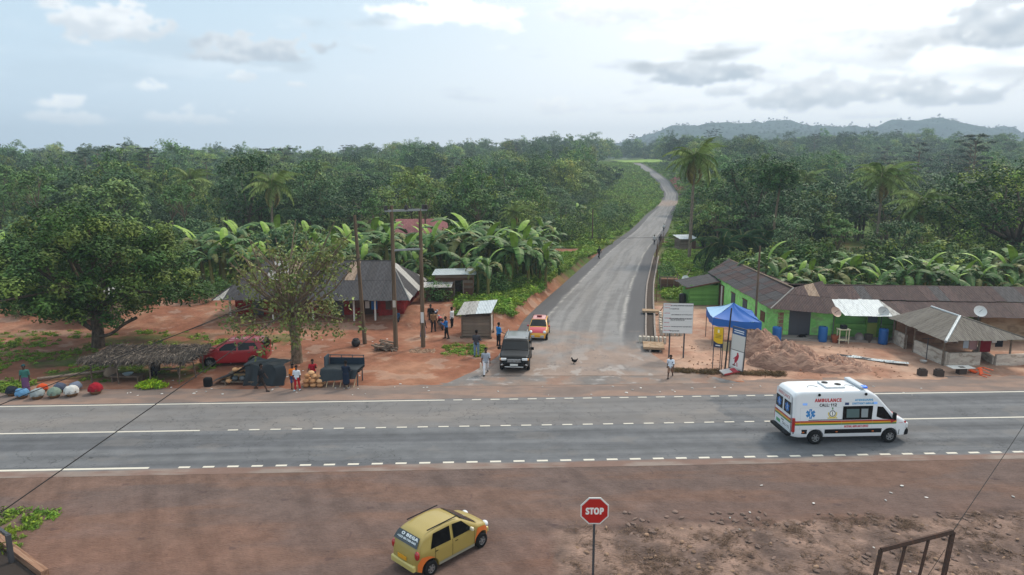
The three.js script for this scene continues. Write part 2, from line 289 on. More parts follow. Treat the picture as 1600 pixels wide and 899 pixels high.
// ---------------------------------------------------------------- side road
{
  const rows = []; for (let D = 42; D < 540; D += D < 130 ? 2.5 : 6) rows.push(D);
  const B0 = lin(0x838180), B1 = lin(0x757372), DK = lin(0x545355), BRN = lin(0x917e72), PALEW = lin(0xb5b0a9);
  const map = tex(512, 2048, (u, v) => {
    const D = 38 + v * 110, x = u * 2 - 1, n = noise(u * .35, v * 4), f = noise(u * 2.1 + v, v * 23) * .7 + .3 * hs(u * 40, v * 90), st = noise(u * 2.2 + .1, v * 1.1), st2 = noise(u * 1.1, v * 9 + .4);
    let c = mix3(B0, B1, ss(.3, .7, st)); c = mul3(c, .86 + .27 * f);
    c = mix3(c, DK, ss(.62, .72, abs(x + (n - .5) * .08)) * .85 * ss(46, 56, D));       // darker tarred shoulders
    c = mix3(c, PALEW, (ss(.05, 0, abs(abs(x + (st2 - .5) * .04) - .64)) * .45 * ss(.3, .6, st2 * .5 + f * .5)) * ss(50, 57, D)); // worn white edge lines
    c = mix3(c, lin(0x9a948e), .2 * ss(.14, .0, abs(x + .22 + (n - .5) * .25)) + .16 * ss(.12, 0, abs(x - .2 + (n - .5) * .2)));
    c = mix3(c, mul3(BRN, .85 + .3 * f), ss(54, 44, D + (n - .5) * 10 + (st2 - .5) * 8) * .85); // dust carried in at the junction
    c = mix3(c, lin(0xa59f9a), .6 * ss(.64, .72, noise(u * 1.3 + .2, v * 6)) * ss(52, 42, D));
    const e = abs(noise(u * .6, v * 6 + .3) - .5); c = mix3(c, DK, ss(.008, .002, e) * .6);
    return c;
  }, THREE.MirroredRepeatWrapping);
  const g = gridGeo(6, rows.length - 1, (u, v) => { const D = rows[floor(v * (rows.length - 1) + .5)], [, w] = sideAt(D), x = sideX(D) + (u - .5) * w; return [x, roadLevel(x, -D) + .008 + (D > 100 ? .05 : 0), -D]; }, (u, v) => [u, (rows[floor(v * (rows.length - 1) + .5)] - 38) / 110]);
  struct('side_road', g, MAT({ map, roughness: .88 }));
  // the flared mouth of the junction, browned by dust
  const mouth = new THREE.Shape(); [[-4.4, 39.9], [14.2, 40.6], [11.2, 43.4], [9.9, 45.5], [9.4, 47.6], [9.5, 50], [-.3, 51.5], [-1, 46.5], [-2.4, 43.2]].forEach(([x, d], i) => (i ? mouth.lineTo(x, d) : mouth.moveTo(x, d)));
  const mg = new THREE.ShapeGeometry(mouth); mg.rotateX(-PI / 2); mg.translate(0, .0135, 0);
  const mp = mg.attributes.position, mu = mg.attributes.uv; for (let i = 0; i < mp.count; i++) mu.setXY(i, (mp.getX(i) + 6) / 22, (-mp.getZ(i) - 39) / 13);
  struct('junction_apron', mg, MAT({ roughness: .92, map: tex(704, 416, (u, v) => {
    const x = u * 22 - 6, D = 39 + v * 13, n = noise(x * .06, D * .06), f = noise(x * .21 + D * .06, D * .21 - x * .06) * .7 + .3 * hs(x, D), m = noise(x * .11 + .3, D * .11);
    let c = mix3(lin(0x8a786d), lin(0x75706d), ss(.3, .7, n * .5 + m * .5)); c = mix3(c, lin(0x7b7978), ss(45, 50, D + (m - .5) * 6) * .8);
    c = mix3(c, lin(0xaaa5a2), .5 * ss(.62, .78, noise(x * .13 + .15, D * .2 + .2)) * ss(.3, .65, f)); // pale scuffs
    c = mix3(c, lin(0x8f6a58), .4 * ss(.68, .8, noise(x * .11 + .55, D * .11)));
    const e = abs(noise(x * .08, D * .08 + .6) - .5); c = mix3(c, lin(0x5a5452), ss(.007, .002, e) * .5);
    return mul3(c, .86 + .28 * f);
  }, THREE.ClampToEdgeWrapping) }));
}
// the field beyond the crest and the far hills
const hillSides = [];
{
  const f = gridGeo(16, 10, (u, v) => { const D = lerp(470, 560, v), x = lerp(78, 112, u) - (1 - v) * 4; return [x, level(x, -D) + .35 + .3 * noise(u * 3, v * 3), -D]; });
  struct('grass_field', f, std(0x7f9a48, 1));
  struct('cut_bank', gridGeo(30, 3, (u, v) => { const D = lerp(296, 352, u), x = sideX(D) + sideAt(D)[1] / 2 + .6 + v * 3.6; return [x, level(x, -D) + .12 + .5 * noise(u * 3, v) * sin(PI * v), -D]; }), std(0x8a5343, 1));
  const hillAt = hillSides;
  const hill = (name, cx, cz, rx, rz, h, seed, col) => {
    const at = (u, v) => { const a = (u - .5) * 2, b = (v - .5) * 2, x = cx + a * rx, z = cz + b * rz; const env = pow(max(0, 1 - a * a), .8) * max(0, 1 - b * b); const n = noise(x * .00031 + seed, z * .0003) * .7 + noise(x * .0012, z * .0012 + seed) * .3; return [x, -30 + env * h * (.45 + .9 * n) + env * 9 * noise(x * .021, z * .02) + env * 6 * noise(x * .07, z * .05), z]; }, g = gridGeo(150, 40, at); hillAt.push(at);
    return struct(name, g, MAT({ color: 0xffffff, roughness: 1, map: (() => { const t = tex(256, 256, (u, v) => mul3(col, .55 + .9 * noise(u * 4, v * 4))); t.repeat.set(12, 5); return t; })() }));
  };
  const hc = lin(0x3b4f40);
  hill('hill', 560, -1330, 700, 300, 96, .32, hc); hill('hill', 900, -1750, 860, 320, 150, .71, hc); hill('hill', 190, -1900, 620, 260, 96, .15, hc); hill('hill', 1320, -1500, 600, 300, 100, .55, hc); hill('hill', -160, -2100, 800, 240, 78, .83, hc);
}
// ---------------------------------------------------------------- vegetation
class Leaves { // many small pointed faces with colours
  constructor() { this.p = []; this.n = []; this.c = []; }
  leaf(x, y, z, dx, dy, dz, sx, sy, sz, L, Wd, c) { // centre, length direction, side direction
    const a = L / 2, b = Wd / 2, P = this.p;
    let nx = dy * sz - dz * sy, ny = dz * sx - dx * sz, nz = dx * sy - dy * sx; const k = 1 / (hypot(nx, ny, nz) || 1); nx *= k; ny *= k; nz *= k;
    const t = [x - dx * a, y - dy * a, z - dz * a], h = [x + dx * a, y + dy * a - L * .06, z + dz * a], l = [x + sx * b, y + sy * b, z + sz * b], r = [x - sx * b, y - sy * b, z - sz * b];
    P.push(...t, ...l, ...h, ...t, ...h, ...r);
    for (let i = 0; i < 6; i++) { this.c.push(c[0], c[1], c[2]); }
  }
  clump(cx, cy, cz, r, n, L, Wd, col, flat = .8, up = .5) {
    const tint = rr(.75, 1.25), warm = rr(-.12, .12);
    for (let i = 0; i < n; i++) {
      const th = rand() * 2 * PI, u = rr(-1, 1), q = sqrt(1 - u * u), R = r * pow(rand(), .45), ox = q * cos(th), oy = u, oz = q * sin(th);
      let nx = ox * .55 + rr(-.5, .5), ny = max(-.2, oy * .5) + up + rr(-.35, .45), nz = oz * .55 + rr(-.5, .5); const q1 = 1 / hypot(nx, ny, nz); nx *= q1; ny *= q1; nz *= q1;
      let dx = rr(-1, 1), dy = rr(-.9, .3), dz = rr(-1, 1); const dn = dx * nx + dy * ny + dz * nz; dx -= nx * dn; dy -= ny * dn; dz -= nz * dn; const k = 1 / (hypot(dx, dy, dz) || 1); dx *= k; dy *= k; dz *= k;
      const sx = ny * dz - nz * dy, sy = nz * dx - nx * dz, sz = nx * dy - ny * dx;
      const v = tint * rr(.7, 1.3), s = rr(.7, 1.3);
      this.leaf(cx + ox * R, cy + oy * R * flat, cz + oz * R, dx, dy, dz, sx, sy, sz, L * s, Wd * s, [col[0] * v * (1 + warm), col[1] * v, col[2] * v * (1 - warm)]);
    }
  }
  geo() { const g = new THREE.BufferGeometry(); g.setAttribute('position', new THREE.Float32BufferAttribute(this.p, 3)); g.setAttribute('color', new THREE.Float32BufferAttribute(this.c, 3)); g.computeVertexNormals(); return g; }
}
const leafMat = new THREE.MeshPhysicalMaterial({ color: 0xffffff, vertexColors: true, roughness: .62, specularIntensity: .35, transmission: .18, thickness: 0, side: THREE.DoubleSide });
leafMat.color.setRGB(.98, .97, .82);
const barkMap = tex(128, 256, (u, v) => mul3(mix3(lin(0x6a5d50), lin(0x3f372f), noise(u * 2, v * .6)), .7 + .6 * noise(u * 5, v * 1.2)));
const bark = MAT({ map: barkMap, roughness: 1 }), paleBark = MAT({ map: barkMap, color: 0xffffff, roughness: 1 });
paleBark.color.setRGB(1.9, 1.85, 1.75); const palmBark = MAT({ map: barkMap, roughness: 1 }); palmBark.color.setRGB(2.1, 2.15, 2.2);
const limb = (gb, a, b, r0, r1, bend = .12) => { // a bent tapering limb
  const m = a.clone().lerp(b, .5), L = a.distanceTo(b); m.add(V(rr(-bend, bend) * L, rr(0, bend) * L, rr(-bend, bend) * L)); const rm = (r0 + r1) / 2;
  gb.bar(a, m, r0, rm, 7).bar(m, b, rm * .98, r1, 6); return m;
};
function makeTree(o) { // a trunk with limbs and a crown of leaf clumps
  const t = new THREE.Group(), lv = new Leaves(), wood = new GB(), fork = V(rr(-.2, .2) * o.h * .1, o.h * o.fork, rr(-.1, .1));
  limb(wood, V(0, -.3, 0), fork, o.r, o.r * .7, .04);
  const tips = [];
  for (let i = 0; i < o.clumps; i++) {
    let x, y, z, R; do { x = rr(-1, 1); y = rr(-1, 1); z = rr(-1, 1); R = hypot(x, y, z); } while (R > 1 || R < .3 || (y < -.35 && R > .85));
    const lump = .62 + .75 * noise(atan2(z, x) * .16 + o.seed, y * .3 + o.seed), k = pow(R, .5) / R * lump;
    tips.push(V(x * k * o.rx, o.cy + y * k * o.ry, z * k * o.rx));
  }
  for (const p of tips) lv.clump(p.x, p.y, p.z, o.cr * rr(.7, 1.3), o.per, o.leaf, o.leaf * o.ratio, o.young && rand() < o.young ? o.youngCol : o.col, o.flat || .75, .6);
  for (let i = 0; i < o.limbs; i++) { const p = tips[floor(i * tips.length / o.limbs)], m = limb(wood, fork, p, o.r * rr(.3, .5), o.r * .08, .15); if (i % 2) limb(wood, m, tips[(i * 7 + 3) % tips.length].clone().lerp(p, .6), o.r * .18, o.r * .05); }
  part('trunk', wood, o.bark || bark, t); part('crown', lv, leafMat, t);
  return t;
}
function makeUmbrella(h, seed, col, layers) { // an emergent forest tree: tall bare trunk, flat layered crown
  const t = new THREE.Group(), lv = new Leaves(), wood = new GB(), top = V(rr(-.6, .6), h * .92, rr(-.6, .6));
  limb(wood, V(0, -.5, 0), top, .32, .14, .02);
  for (let i = 0; i < layers; i++) {
    const y = h * lerp(.62, 1, i / max(1, layers - 1)), n = 3 + floor(rand() * 2);
    for (let k = 0; k < n; k++) { const a = k / n * 2 * PI + i * 1.1 + rr(-.4, .4), R = h * rr(.07, .2) * (1.15 - .5 * i / layers), p = V(cos(a) * R, y + rr(-.4, .6), sin(a) * R); limb(wood, V(0, y - h * .07, 0), p, .1, .03); for (let q = 0; q < 4; q++) lv.clump(p.x + rr(-.9, .9), p.y + rr(-.1, .35), p.z + rr(-.9, .9), rr(.8, 1.4), 34, .5, .3, col, .35, 1); }
  }
  part('trunk', wood, paleBark, t); part('crown', lv, leafMat, t); return t;
}
// palms: fronds are separate parts
function frondGeo(L, droop, col, leaflet, seed) {
  const lv = new Leaves(), n = 34, r = RNG(seed); let pts = [];
  for (let i = 0; i <= 16; i++) { const t = i / 16, a = lerp(.95, -droop, pow(t, .85)); const q = i ? pts[i - 1] : V(0, 0, 0); pts.push(i ? V(q.x + cos(a) * L / 16, q.y + sin(a) * L / 16, 0) : q); }
  const gb = new GB(); for (let i = 0; i < 16; i += 2) gb.bar(pts[i], pts[i + 2], .045 * (1 - i / 18), .045 * (1 - (i + 2) / 18), 4, [.16, .17, .06]);
  for (let i = 2; i < n; i++) for (const s of [-1, 1]) {
    const t = i / n, k = t * 16, j = min(15, floor(k)), p = pts[j].clone().lerp(pts[j + 1], k - j), len = leaflet * sin(PI * pow(t, .65) * .93 + .12) * (.8 + .4 * r());
    const d = V(.55, -.55 - .35 * r(), s * .8).normalize(), v = .65 + .7 * r();
    lv.leaf(p.x + d.x * len / 2, p.y + d.y * len / 2, p.z + d.z * len / 2, d.x, d.y, d.z, .75, .5, 0, len, .2, [col[0] * v, col[1] * v, col[2] * v]);
  }
  const a = lv.geo(); a.setAttribute('uv', new THREE.BufferAttribute(new Float32Array(a.attributes.position.count * 2), 2)); gb.list.push(a); return gb.geo();
}
function makePalm(h, n, L, fr, dead, lean = .05, tr = .17) {
  const t = new THREE.Group(), wood = new GB(), top = V(h * lean, h, h * lean * .4), ring = [];
  for (let i = 0; i <= 10; i++) { const u = i / 10; ring.push(V(top.x * u * u, h * u - (i ? 0 : .4), top.z * u * u)); }
  for (let i = 0; i < 10; i++) wood.bar(ring[i], ring[i + 1], tr * (1.25 - .5 * i / 10), tr * (1.2 - .5 * (i + 1) / 10) * .96, 8);
  part('trunk', wood, palmBark, t);
  for (let i = 0; i < n; i++) { const f = part('frond', i >= n - dead ? fr[fr.length - 1] : fr[i % (fr.length - 1)], leafMat, t); f.position.copy(top); const q = i / n; f.rotation.set(0, i * 2.39996, 0, 'YXZ'); f.rotation.z = i >= n - dead ? -1.2 : lerp(.6, -1.25, q) + rr(-.14, .14); f.scale.setScalar(rr(.85, 1.1)); }
  return t;
}
const PG = lin(0x84965a), PG2 = lin(0x6c824a), fronds = [frondGeo(4.6, .9, PG, .95, 1), frondGeo(4.4, 1.25, PG2, .9, 2), frondGeo(4.8, .65, PG, 1, 3), frondGeo(4, 1.3, lin(0x8a7a4a), .8, 4)];
const oilFronds = [frondGeo(4.4, 1.0, lin(0x33502c), .95, 5), frondGeo(4.2, 1.3, lin(0x2c4827), .9, 6), frondGeo(4, 1.4, lin(0x55502f), .8, 7)];
// bananas: broad leaves as parts
function bananaLeaf(L, Wd, droop, torn, col, seed) {
  const r = RNG(seed), p = [], c = [], ix = [], N = 11, pts = [V(0, 0, 0)];
  for (let i = 1; i <= N; i++) { const a = lerp(1.3, -droop, pow(i / N, 1.25)); pts.push(V(pts[i - 1].x + cos(a) * L / N, pts[i - 1].y + sin(a) * L / N, 0)); }
  const rib = mul3(mix3(col, [.4, .45, .18], .25), 1);
  for (let i = 0; i < N; i++) for (const s of [-1, 1]) {
    const w = (t) => Wd * .5 * pow(sin(PI * clamp(t * .94 + .05)), .55) * (t < .1 ? t * 10 : 1), t0 = i / N, t1 = (i + 1) / N, gap = torn && r() < torn ? .25 + .3 * r() : .03, t1b = lerp(t1, t0, gap), fold = .18 + (torn ? r() * .5 : .1);
    const a = pts[i], b = pts[i + 1], bb = a.clone().lerp(b, 1 - gap), wa = w(t0), wb = w(t1b), o = p.length / 3, v = .8 + .4 * r();
    p.push(a.x, a.y, 0, b.x, b.y, 0, bb.x + .05, bb.y - wb * fold, s * wb, a.x + .03, a.y - wa * fold, s * wa);
    for (let k = 0; k < 4; k++) c.push(...mul3(k < 2 ? rib : col, v)); ix.push(o, o + 1, o + 2, o, o + 2, o + 3);
  }
  const g = new THREE.BufferGeometry(); g.setAttribute('position', new THREE.Float32BufferAttribute(p, 3)); g.setAttribute('color', new THREE.Float32BufferAttribute(c, 3)); g.setIndex(ix); const q = g.toNonIndexed(); q.computeVertexNormals(); return q;
}
const BG = lin(0x436c2c), BG2 = lin(0x325828), bLeaves = [bananaLeaf(2.7, .62, .9, .25, BG, 1), bananaLeaf(2.5, .58, 1.2, .5, BG2, 2), bananaLeaf(2.9, .66, .55, .2, BG2, 3), bananaLeaf(2.3, .55, 1.45, .8, lin(0x6b6a3a), 4), bananaLeaf(2.2, .6, .1, 0, lin(0x86a83c), 5)];
const bananaStem = (() => { const g = new GB(); g.bar(V(0, -.2, 0), V(.05, 2.6, 0), .17, .09, 8, lin(0x6d6a3c)); g.bar(V(.12, .2, .03), V(.1, 1.9, .1), .05, .03, 4, lin(0x8a6d48)); return g.geo(); })();
const bananaMat = new THREE.MeshPhysicalMaterial({ color: 0xffffff, vertexColors: true, roughness: .5, specularIntensity: .35, transmission: .22, thickness: 0, side: THREE.DoubleSide }), stemMat = VC(.8);
function makeBanana(seed) {
  const save = rand; rand = RNG(seed); const t = new THREE.Group(); part('stem', bananaStem, stemMat, t);
  const n = 8 + floor(rr(0, 3));
  for (let i = 0; i < n; i++) { const up = i === n - 1, f = part('leaf', up ? bLeaves[4] : bLeaves[floor(rr(0, 4))], bananaMat, t); f.position.set(.04, 2.45 + i * .03, 0); f.rotation.set(0, i * 2.4 + rr(-.3, .3), 0, 'YXZ'); f.rotation.z = up ? .15 : lerp(-.75, .2, i / n) + rr(-.12, .12); f.scale.setScalar(rr(.85, 1.12)); }
  rand = save; return t;
}
const FG = lin(0x547440), FD = lin(0x405e38), FB = lin(0x4e6c48), FY = lin(0x7f9046), OL = lin(0x5c6340);
rand = RNG(31);
const broad = [
  makeTree({ h: 10, fork: .38, r: .26, rx: 4.3, ry: 3.6, cy: 6.6, clumps: 95, per: 34, cr: .95, leaf: .42, ratio: .5, col: FD, limbs: 9, seed: .1 }),
  makeTree({ h: 10, fork: .45, r: .22, rx: 3.6, ry: 4, cy: 7, clumps: 90, per: 34, cr: .9, leaf: .4, ratio: .5, col: FG, limbs: 8, seed: .5, young: .12, youngCol: FY }),
  makeTree({ h: 10, fork: .3, r: .25, rx: 4.9, ry: 3, cy: 5.8, clumps: 105, per: 34, cr: 1, leaf: .44, ratio: .55, col: FB, limbs: 9, seed: .8, flat: .55 }),
  makeTree({ h: 10, fork: .5, r: .2, rx: 3.2, ry: 3, cy: 7.6, clumps: 70, per: 32, cr: .85, leaf: .4, ratio: .5, col: lin(0x5e7854), limbs: 8, seed: .35, bark: paleBark }),
  makeTree({ h: 10, fork: .4, r: .22, rx: 3.9, ry: 3.4, cy: 6.4, clumps: 60, per: 46, cr: 1.25, leaf: .46, ratio: .5, col: lin(0x6a844e), limbs: 9, seed: .15, flat: .5 }),
  makeTree({ h: 10, fork: .42, r: .25, rx: 4.6, ry: 2.6, cy: 7.4, clumps: 52, per: 50, cr: 1.35, leaf: .44, ratio: .5, col: lin(0x3a563a), limbs: 10, seed: .72, flat: .4, bark: paleBark }),
  makeTree({ h: 10, fork: .5, r: .2, rx: 3.1, ry: 3.9, cy: 6.9, clumps: 58, per: 44, cr: 1.05, leaf: .42, ratio: .5, col: lin(0x7a8e4c), limbs: 9, seed: .44, young: .2, youngCol: lin(0x98a458) }),
  makeTree({ h: 11, fork: .55, r: .17, rx: 2.6, ry: 2.2, cy: 9, clumps: 34, per: 42, cr: .9, leaf: .4, ratio: .5, col: lin(0x5c7a44), limbs: 9, seed: .9, flat: .45, bark: paleBark }),
];
const kinds = ['dark rounded', 'fresh green tall', 'wide grey-green', 'small pale-barked', 'light olive tiered', 'dark flat-crowned', 'yellow-green narrow', 'thin pale-trunked'];
const bushes = [
  makeTree({ h: 3.2, fork: .15, r: .07, rx: 1.7, ry: 1.35, cy: 1.45, clumps: 44, per: 30, cr: .5, leaf: .24, ratio: .5, col: lin(0x4f6b31), limbs: 7, seed: .2, young: .25, youngCol: lin(0x7f9440) }),
  makeTree({ h: 3, fork: .15, r: .07, rx: 1.9, ry: 1.1, cy: 1.2, clumps: 44, per: 30, cr: .5, leaf: .26, ratio: .5, col: FG, limbs: 7, seed: .6 }),
];
const umbrellas = [makeUmbrella(22, 1, lin(0x304a30), 4), makeUmbrella(25, 2, lin(0x2b4430), 5), makeUmbrella(20, 3, lin(0x385236), 3), makeUmbrella(26, 4, lin(0x2b4430), 7)];
const bananas = [11, 12, 13, 14, 15].map(makeBanana);
// --- hero trees
rand = RNG(77);
{
  const t = makeTree({ h: 11, fork: .24, r: .48, rx: 6.9, ry: 4.0, cy: 5.7, clumps: 330, per: 140, cr: .95, leaf: .28, ratio: .46, col: lin(0x3c5a26), limbs: 22, seed: .27, young: .22, youngCol: lin(0x66793a) });
  t.name = numbered('shade_tree'); t.position.set(-30.6, 0, -48.9); t.userData = { label: 'big dense shade tree spreading over the thatched shelter and baskets', category: 'tree' }; scene.add(t);
  part('branch', new GB().tube([V(.3, .9, .2), V(1.4, 1.2, .6), V(2.6, 2, .9), V(3.6, 2.5, 1)], .12, undefined, 6, 10), bark, t); part('branch', new GB().tube([V(-.3, 1.4, 0), V(-1.4, 2.5, .3), V(-2.4, 4, .4)], .16, undefined, 6, 8), bark, t);
}
{ // the thin olive tree behind the tarpaulin stall, leaves sparse enough to see the roof through
  const t = thing('sparse_tree', 'sparse olive tree with pale bare twigs behind the black tarpaulin stall', 'tree', [-14.7, 0, -44.9]), lv = new Leaves(), wood = new GB(), fork = V(-.15, 3.2, 0), O = lin(0x868e58), O2 = lin(0x6c7846);
  limb(wood, V(0, -.3, 0), V(.05, 1.6, 0), .42, .33, .02); limb(wood, V(.05, 1.6, 0), fork, .33, .26, .03);
  for (let i = 0; i < 46; i++) {
    const a = i * 2.4, e = rr(.05, 1.25), R = rr(2.4, 5.8) * cos(e * .75), p = V(cos(a) * R, 3.4 + sin(e) * rr(3.6, 7.3) - (e < .4 ? 1.2 : 0), sin(a) * R * .8), m = limb(wood, fork, p, .1, .02, .14), bare = a % 6.28 > 2.6 && a % 6.28 < 4 && e > .7;
    for (let k = 0; k < 5; k++) { const q = m.clone().lerp(p, rr(.1, 1)).add(V(rr(-.9, .9), rr(-.5, .8), rr(-.9, .9))); wood.bar(m.clone().lerp(p, rr(0, .8)), q, .025, .01, 4); if (!bare || k === 0) lv.clump(q.x, q.y, q.z, rr(.4, .85), 16, .26, .15, rand() < .5 ? O : O2, .8, .2); }
  }
  for (let i = 0; i < 46; i++) { const a = rr(0, 6.28), R = rr(1.2, 4.8); lv.clump(cos(a) * R, rr(1.7, 3.8), sin(a) * R, .55, 16, .24, .14, O2, 1, .2); }
  part('trunk', wood, paleBark, t); part('crown', lv, leafMat, t);
}
{ // the great dark tree at the right edge
  const t = makeTree({ h: 14, fork: .25, r: .6, rx: 12.5, ry: 6.4, cy: 6.8, clumps: 420, per: 60, cr: 1.25, leaf: .42, ratio: .5, col: lin(0x335226), limbs: 20, seed: .62, young: .3, youngCol: lin(0x7b9040) });
  t.name = numbered('great_tree'); t.position.set(64, 0, -86); t.userData = { label: 'huge dark broad tree rising behind the long rusty roof and palms', category: 'tree' }; scene.add(t);
}
const palmA = makePalm(13.2, 28, 4.6, fronds, 4, .01, .2), palmB = makePalm(10.4, 24, 4.6, fronds, 3, .04), palmC = makePalm(7.6, 20, 4.6, fronds, 2, .06), palmO = makePalm(3.4, 28, 4.4, oilFronds, 3, .02, .3);
const placePalm = (p, label, pos, turn, s, group, name = 'coconut_palm', cat = 'palm') => copyOf(p, name, pos, turn, s, label, group).userData.category = cat;
placePalm(palmA, 'tall coconut palm with a straight trunk beside the road and drain', [25.4, 0, -97], .4, 1.08);
placePalm(palmB, 'coconut palm with yellowing hanging fronds above the green bushes', [51.5, 0, -96], 1.4, 1.12);
placePalm(palmC, 'short coconut palm with drooping fronds beside the great dark tree', [53.2, 0, -88], 2.2, 1.1);
placePalm(palmB, 'coconut palm rising over the trees behind the red house', [-34.2, 0, -97], .8, 1.02);
for (const [x, D, s] of [[-57, 122, 1.05], [-70, 128, 1.05], [0, 98, .6], [-44, 150, 1.2], [-20, 140, 1.1], [-84, 150, 1.2], [46, 128, 1.1], [58, 136, 1.1], [72, 128, 1.15], [38, 138, 1]]) placePalm(palmB, 'coconut palm standing among distant forest trees', [x, level(x, -D), -D], x, s, 'coconut palms in the forest');
for (const [x, D, s] of [[25.5, 82, 1.05], [29, 86, 1.1], [34, 92, 1], [38.5, 102, 1], [45, 112, 1.1], [50, 118, 1], [33, 112, 1.1], [41, 120, 1.1], [57, 122, 1.1], [48, 104, .9]]) placePalm(palmO, 'dark oil palm with arching fronds in the thicket behind the green house', [x, level(x, -D), -D], x * 3, s, 'oil palms behind the green house', 'oil_palm');
{
  rand = RNG(5); const t = makeTree({ h: 13, fork: .8, r: .19, rx: 2.7, ry: 2.1, cy: 11.9, clumps: 110, per: 50, cr: .8, leaf: .34, ratio: .5, col: lin(0x46683a), limbs: 8, seed: .4, bark: paleBark });
  t.name = numbered('slender_tree'); t.position.set(36.4, 0, -94); t.userData = { label: 'slender tree with a long bare pale trunk and small round crown', category: 'tree' }; scene.add(t);
}
// --- bananas
rand = RNG(41);
let bi = 0; const placeBanana = (x, D, s, label, group) => copyOf(bananas[bi++ % 5], 'banana_plant', [x, level(x, -D) - .05, -D], rr(0, 6.28), [s, s * rr(.85, 1.12), s], label, group).rotateX(rr(-.14, .14)).rotateZ(rr(-.14, .14));
for (const [x0, x1, D0, D1, n, s0, s1, label, group] of [
  [-66, -36, 70, 92, 56, 1.15, 1.55, 'banana plant in the plantation behind the big shade tree', 'bananas behind the shade tree'],
  [-36, -9, 69, 90, 70, 1.15, 1.6, 'banana plant in the thicket behind the red house', 'bananas behind the red house'],
  [-8.5, 4, 68, 88, 40, 1.1, 1.7, 'tall banana plant in the clump behind the plank shack', 'bananas behind the plank shack'],
  [0, 6, 85, 98, 8, 1.0, 1.4, 'banana plant on the bank left of the rising road', 'bananas on the road bank'],
  [24, 62, 61.5, 69, 54, .95, 1.45, 'banana plant behind the long rusty roof', 'bananas behind the long roof'],
]) for (let i = 0; i < n; i++) placeBanana(lerp(x0, x1, (i + rr(-.6, 1.6)) / n), rr(D0, D1), rr(s0 * .78, s1), label, group);
for (const [x, D, s] of [[-3.2, 63.5, .95], [-2.2, 62.4, 1.05], [-4.6, 67, 1.25], [12, 168, 1.4], [16, 172, 1.3], [9, 160, 1.3]]) placeBanana(x, D, s, D < 100 ? 'banana plant growing beside the plank shack' : 'banana plant far up the road bank', D < 100 ? 'bananas beside the shack' : 'bananas up the road');
// --- bushes and trees of the middle distance, then the forest
rand = RNG(43);
const blocked = (x, D, pad) => inSide(x, -D, pad) || (x > 76 && x < 114 && D > 455 && D < 570);
const place = (protos, name, cat, label, group, x, D, s, ys = 1) => { const c = copyOf(pick(protos), name, [x, level(x, -D) - .1, -D], rr(0, 6.28), [s, s * ys, s], label, group); c.userData.category = cat; };
for (const [x0, x1, D0, D1, n, s0, s1, label, group] of [
  [-3, 5, 60, 84, 34, .35, .8, 'low green bush on the raised bank beside the side road', 'bushes on the road bank'],
  [8, 36, 112, 215, 46, .8, 1.7, 'green bush on the slope beside the climbing road', 'bushes along the climbing road'],
  [17, 31, 73, 96, 30, .45, .95, 'green bush in the grass behind the wooden pen', 'bushes behind the wooden pen'],
  [24, 64, 71, 84, 50, .8, 1.8, 'leafy bush behind the banana row', 'bushes behind the bananas'],
  [-62, -27, 57, 68, 26, .4, 1.1, 'leafy bush at the back of the red earth yard', 'bushes behind the yard'],
  [-64, -8, 78, 106, 60, .7, 1.7, 'leafy bush among the bananas', 'bushes among the bananas'],
]) for (let i = 0; i < n; i++) { const D = rr(D0, D1); let x = rr(x0, x1); if (D > 100 && x0 === 8) { x = sideX(D) + (rand() < .72 ? -1 : 1) * (sideAt(D)[1] / 2 + rr(2.5, 14)); } else if (x0 === -3) { x = sideX(D) - sideAt(D)[1] / 2 - rr(2, 9); } if (!blocked(x, D, 1.6) && !(x0 === 17 && x < sideX(D) + 6)) place(bushes, 'bush', 'bush', label, group, x, D, rr(s0, s1)); }
for (const [x, D, s, label] of [[-52, 88, 1.15, 'dark round tree at the edge behind the shade tree'], [-46, 96, .95], [-40, 84, .7], [-27, 80, .62], [-22, 97, .95], [-12, 96, .9], [-5, 100, .85], [31.5, 77, .72], [36, 75, .7], [44, 78, .7], [27, 90, .75], [48, 80, .62], [-18, 90, .8], [2, 106, .8], [-58, 100, 1.2], [-66, 95, 1.1], [72, 100, 1.2], [38, 100, .7]]) place(broad, 'broadleaf_tree', 'tree', label || 'broadleaf tree standing behind the bananas', label ? undefined : 'broadleaf trees behind the bananas', x, D, s);
let count = 0;
for (let D = 104; D < 205; D += 5.2) for (let x = -D * .8; x < D * .8; x += 6.6) {
  const X = x + rr(-3, 3), d = D + rr(-2.6, 2.6), clear = X > sideX(d) - (d < 170 ? 17 : 22) && X < sideX(d) + 7;
  if (clear || blocked(X, d, 7) || rand() < .12 || count > 285) continue; count++;
  const kd = floor(rand() * 8), sd = X < sideX(d) ? 'red house' : 'green house';
  place([broad[kd]], 'forest_tree', 'tree', `${kinds[kd]} tree in the forest on the ${sd} side of the road`, `${kinds[kd]} forest trees, ${sd} side`, X, d, rr(.6, 1.2), rr(.8, 1.25));
}
for (let i = 0; i < 40; i++) { const D = rr(170, 420), x = rr(-.8, .8) * D; if (blocked(x, D, 12) || abs(x - sideX(D) + 14) < 24) continue; place(umbrellas, 'emergent_tree', 'tree', 'tall emergent tree with a flat layered crown above the forest', 'emergent forest trees', x, D, rr(.55, .9)); }
place([umbrellas[3]], 'emergent_tree', 'tree', 'tall layered tree on the skyline left, first of two', undefined, -116, 188, .62); scene.children.at(-1).userData.label = 'dark tiered tree standing above the forest beyond the shade tree';
place([umbrellas[3]], 'emergent_tree', 'tree', 'dark tiered tree above the forest behind the banana plantation', undefined, -101, 192, .64);
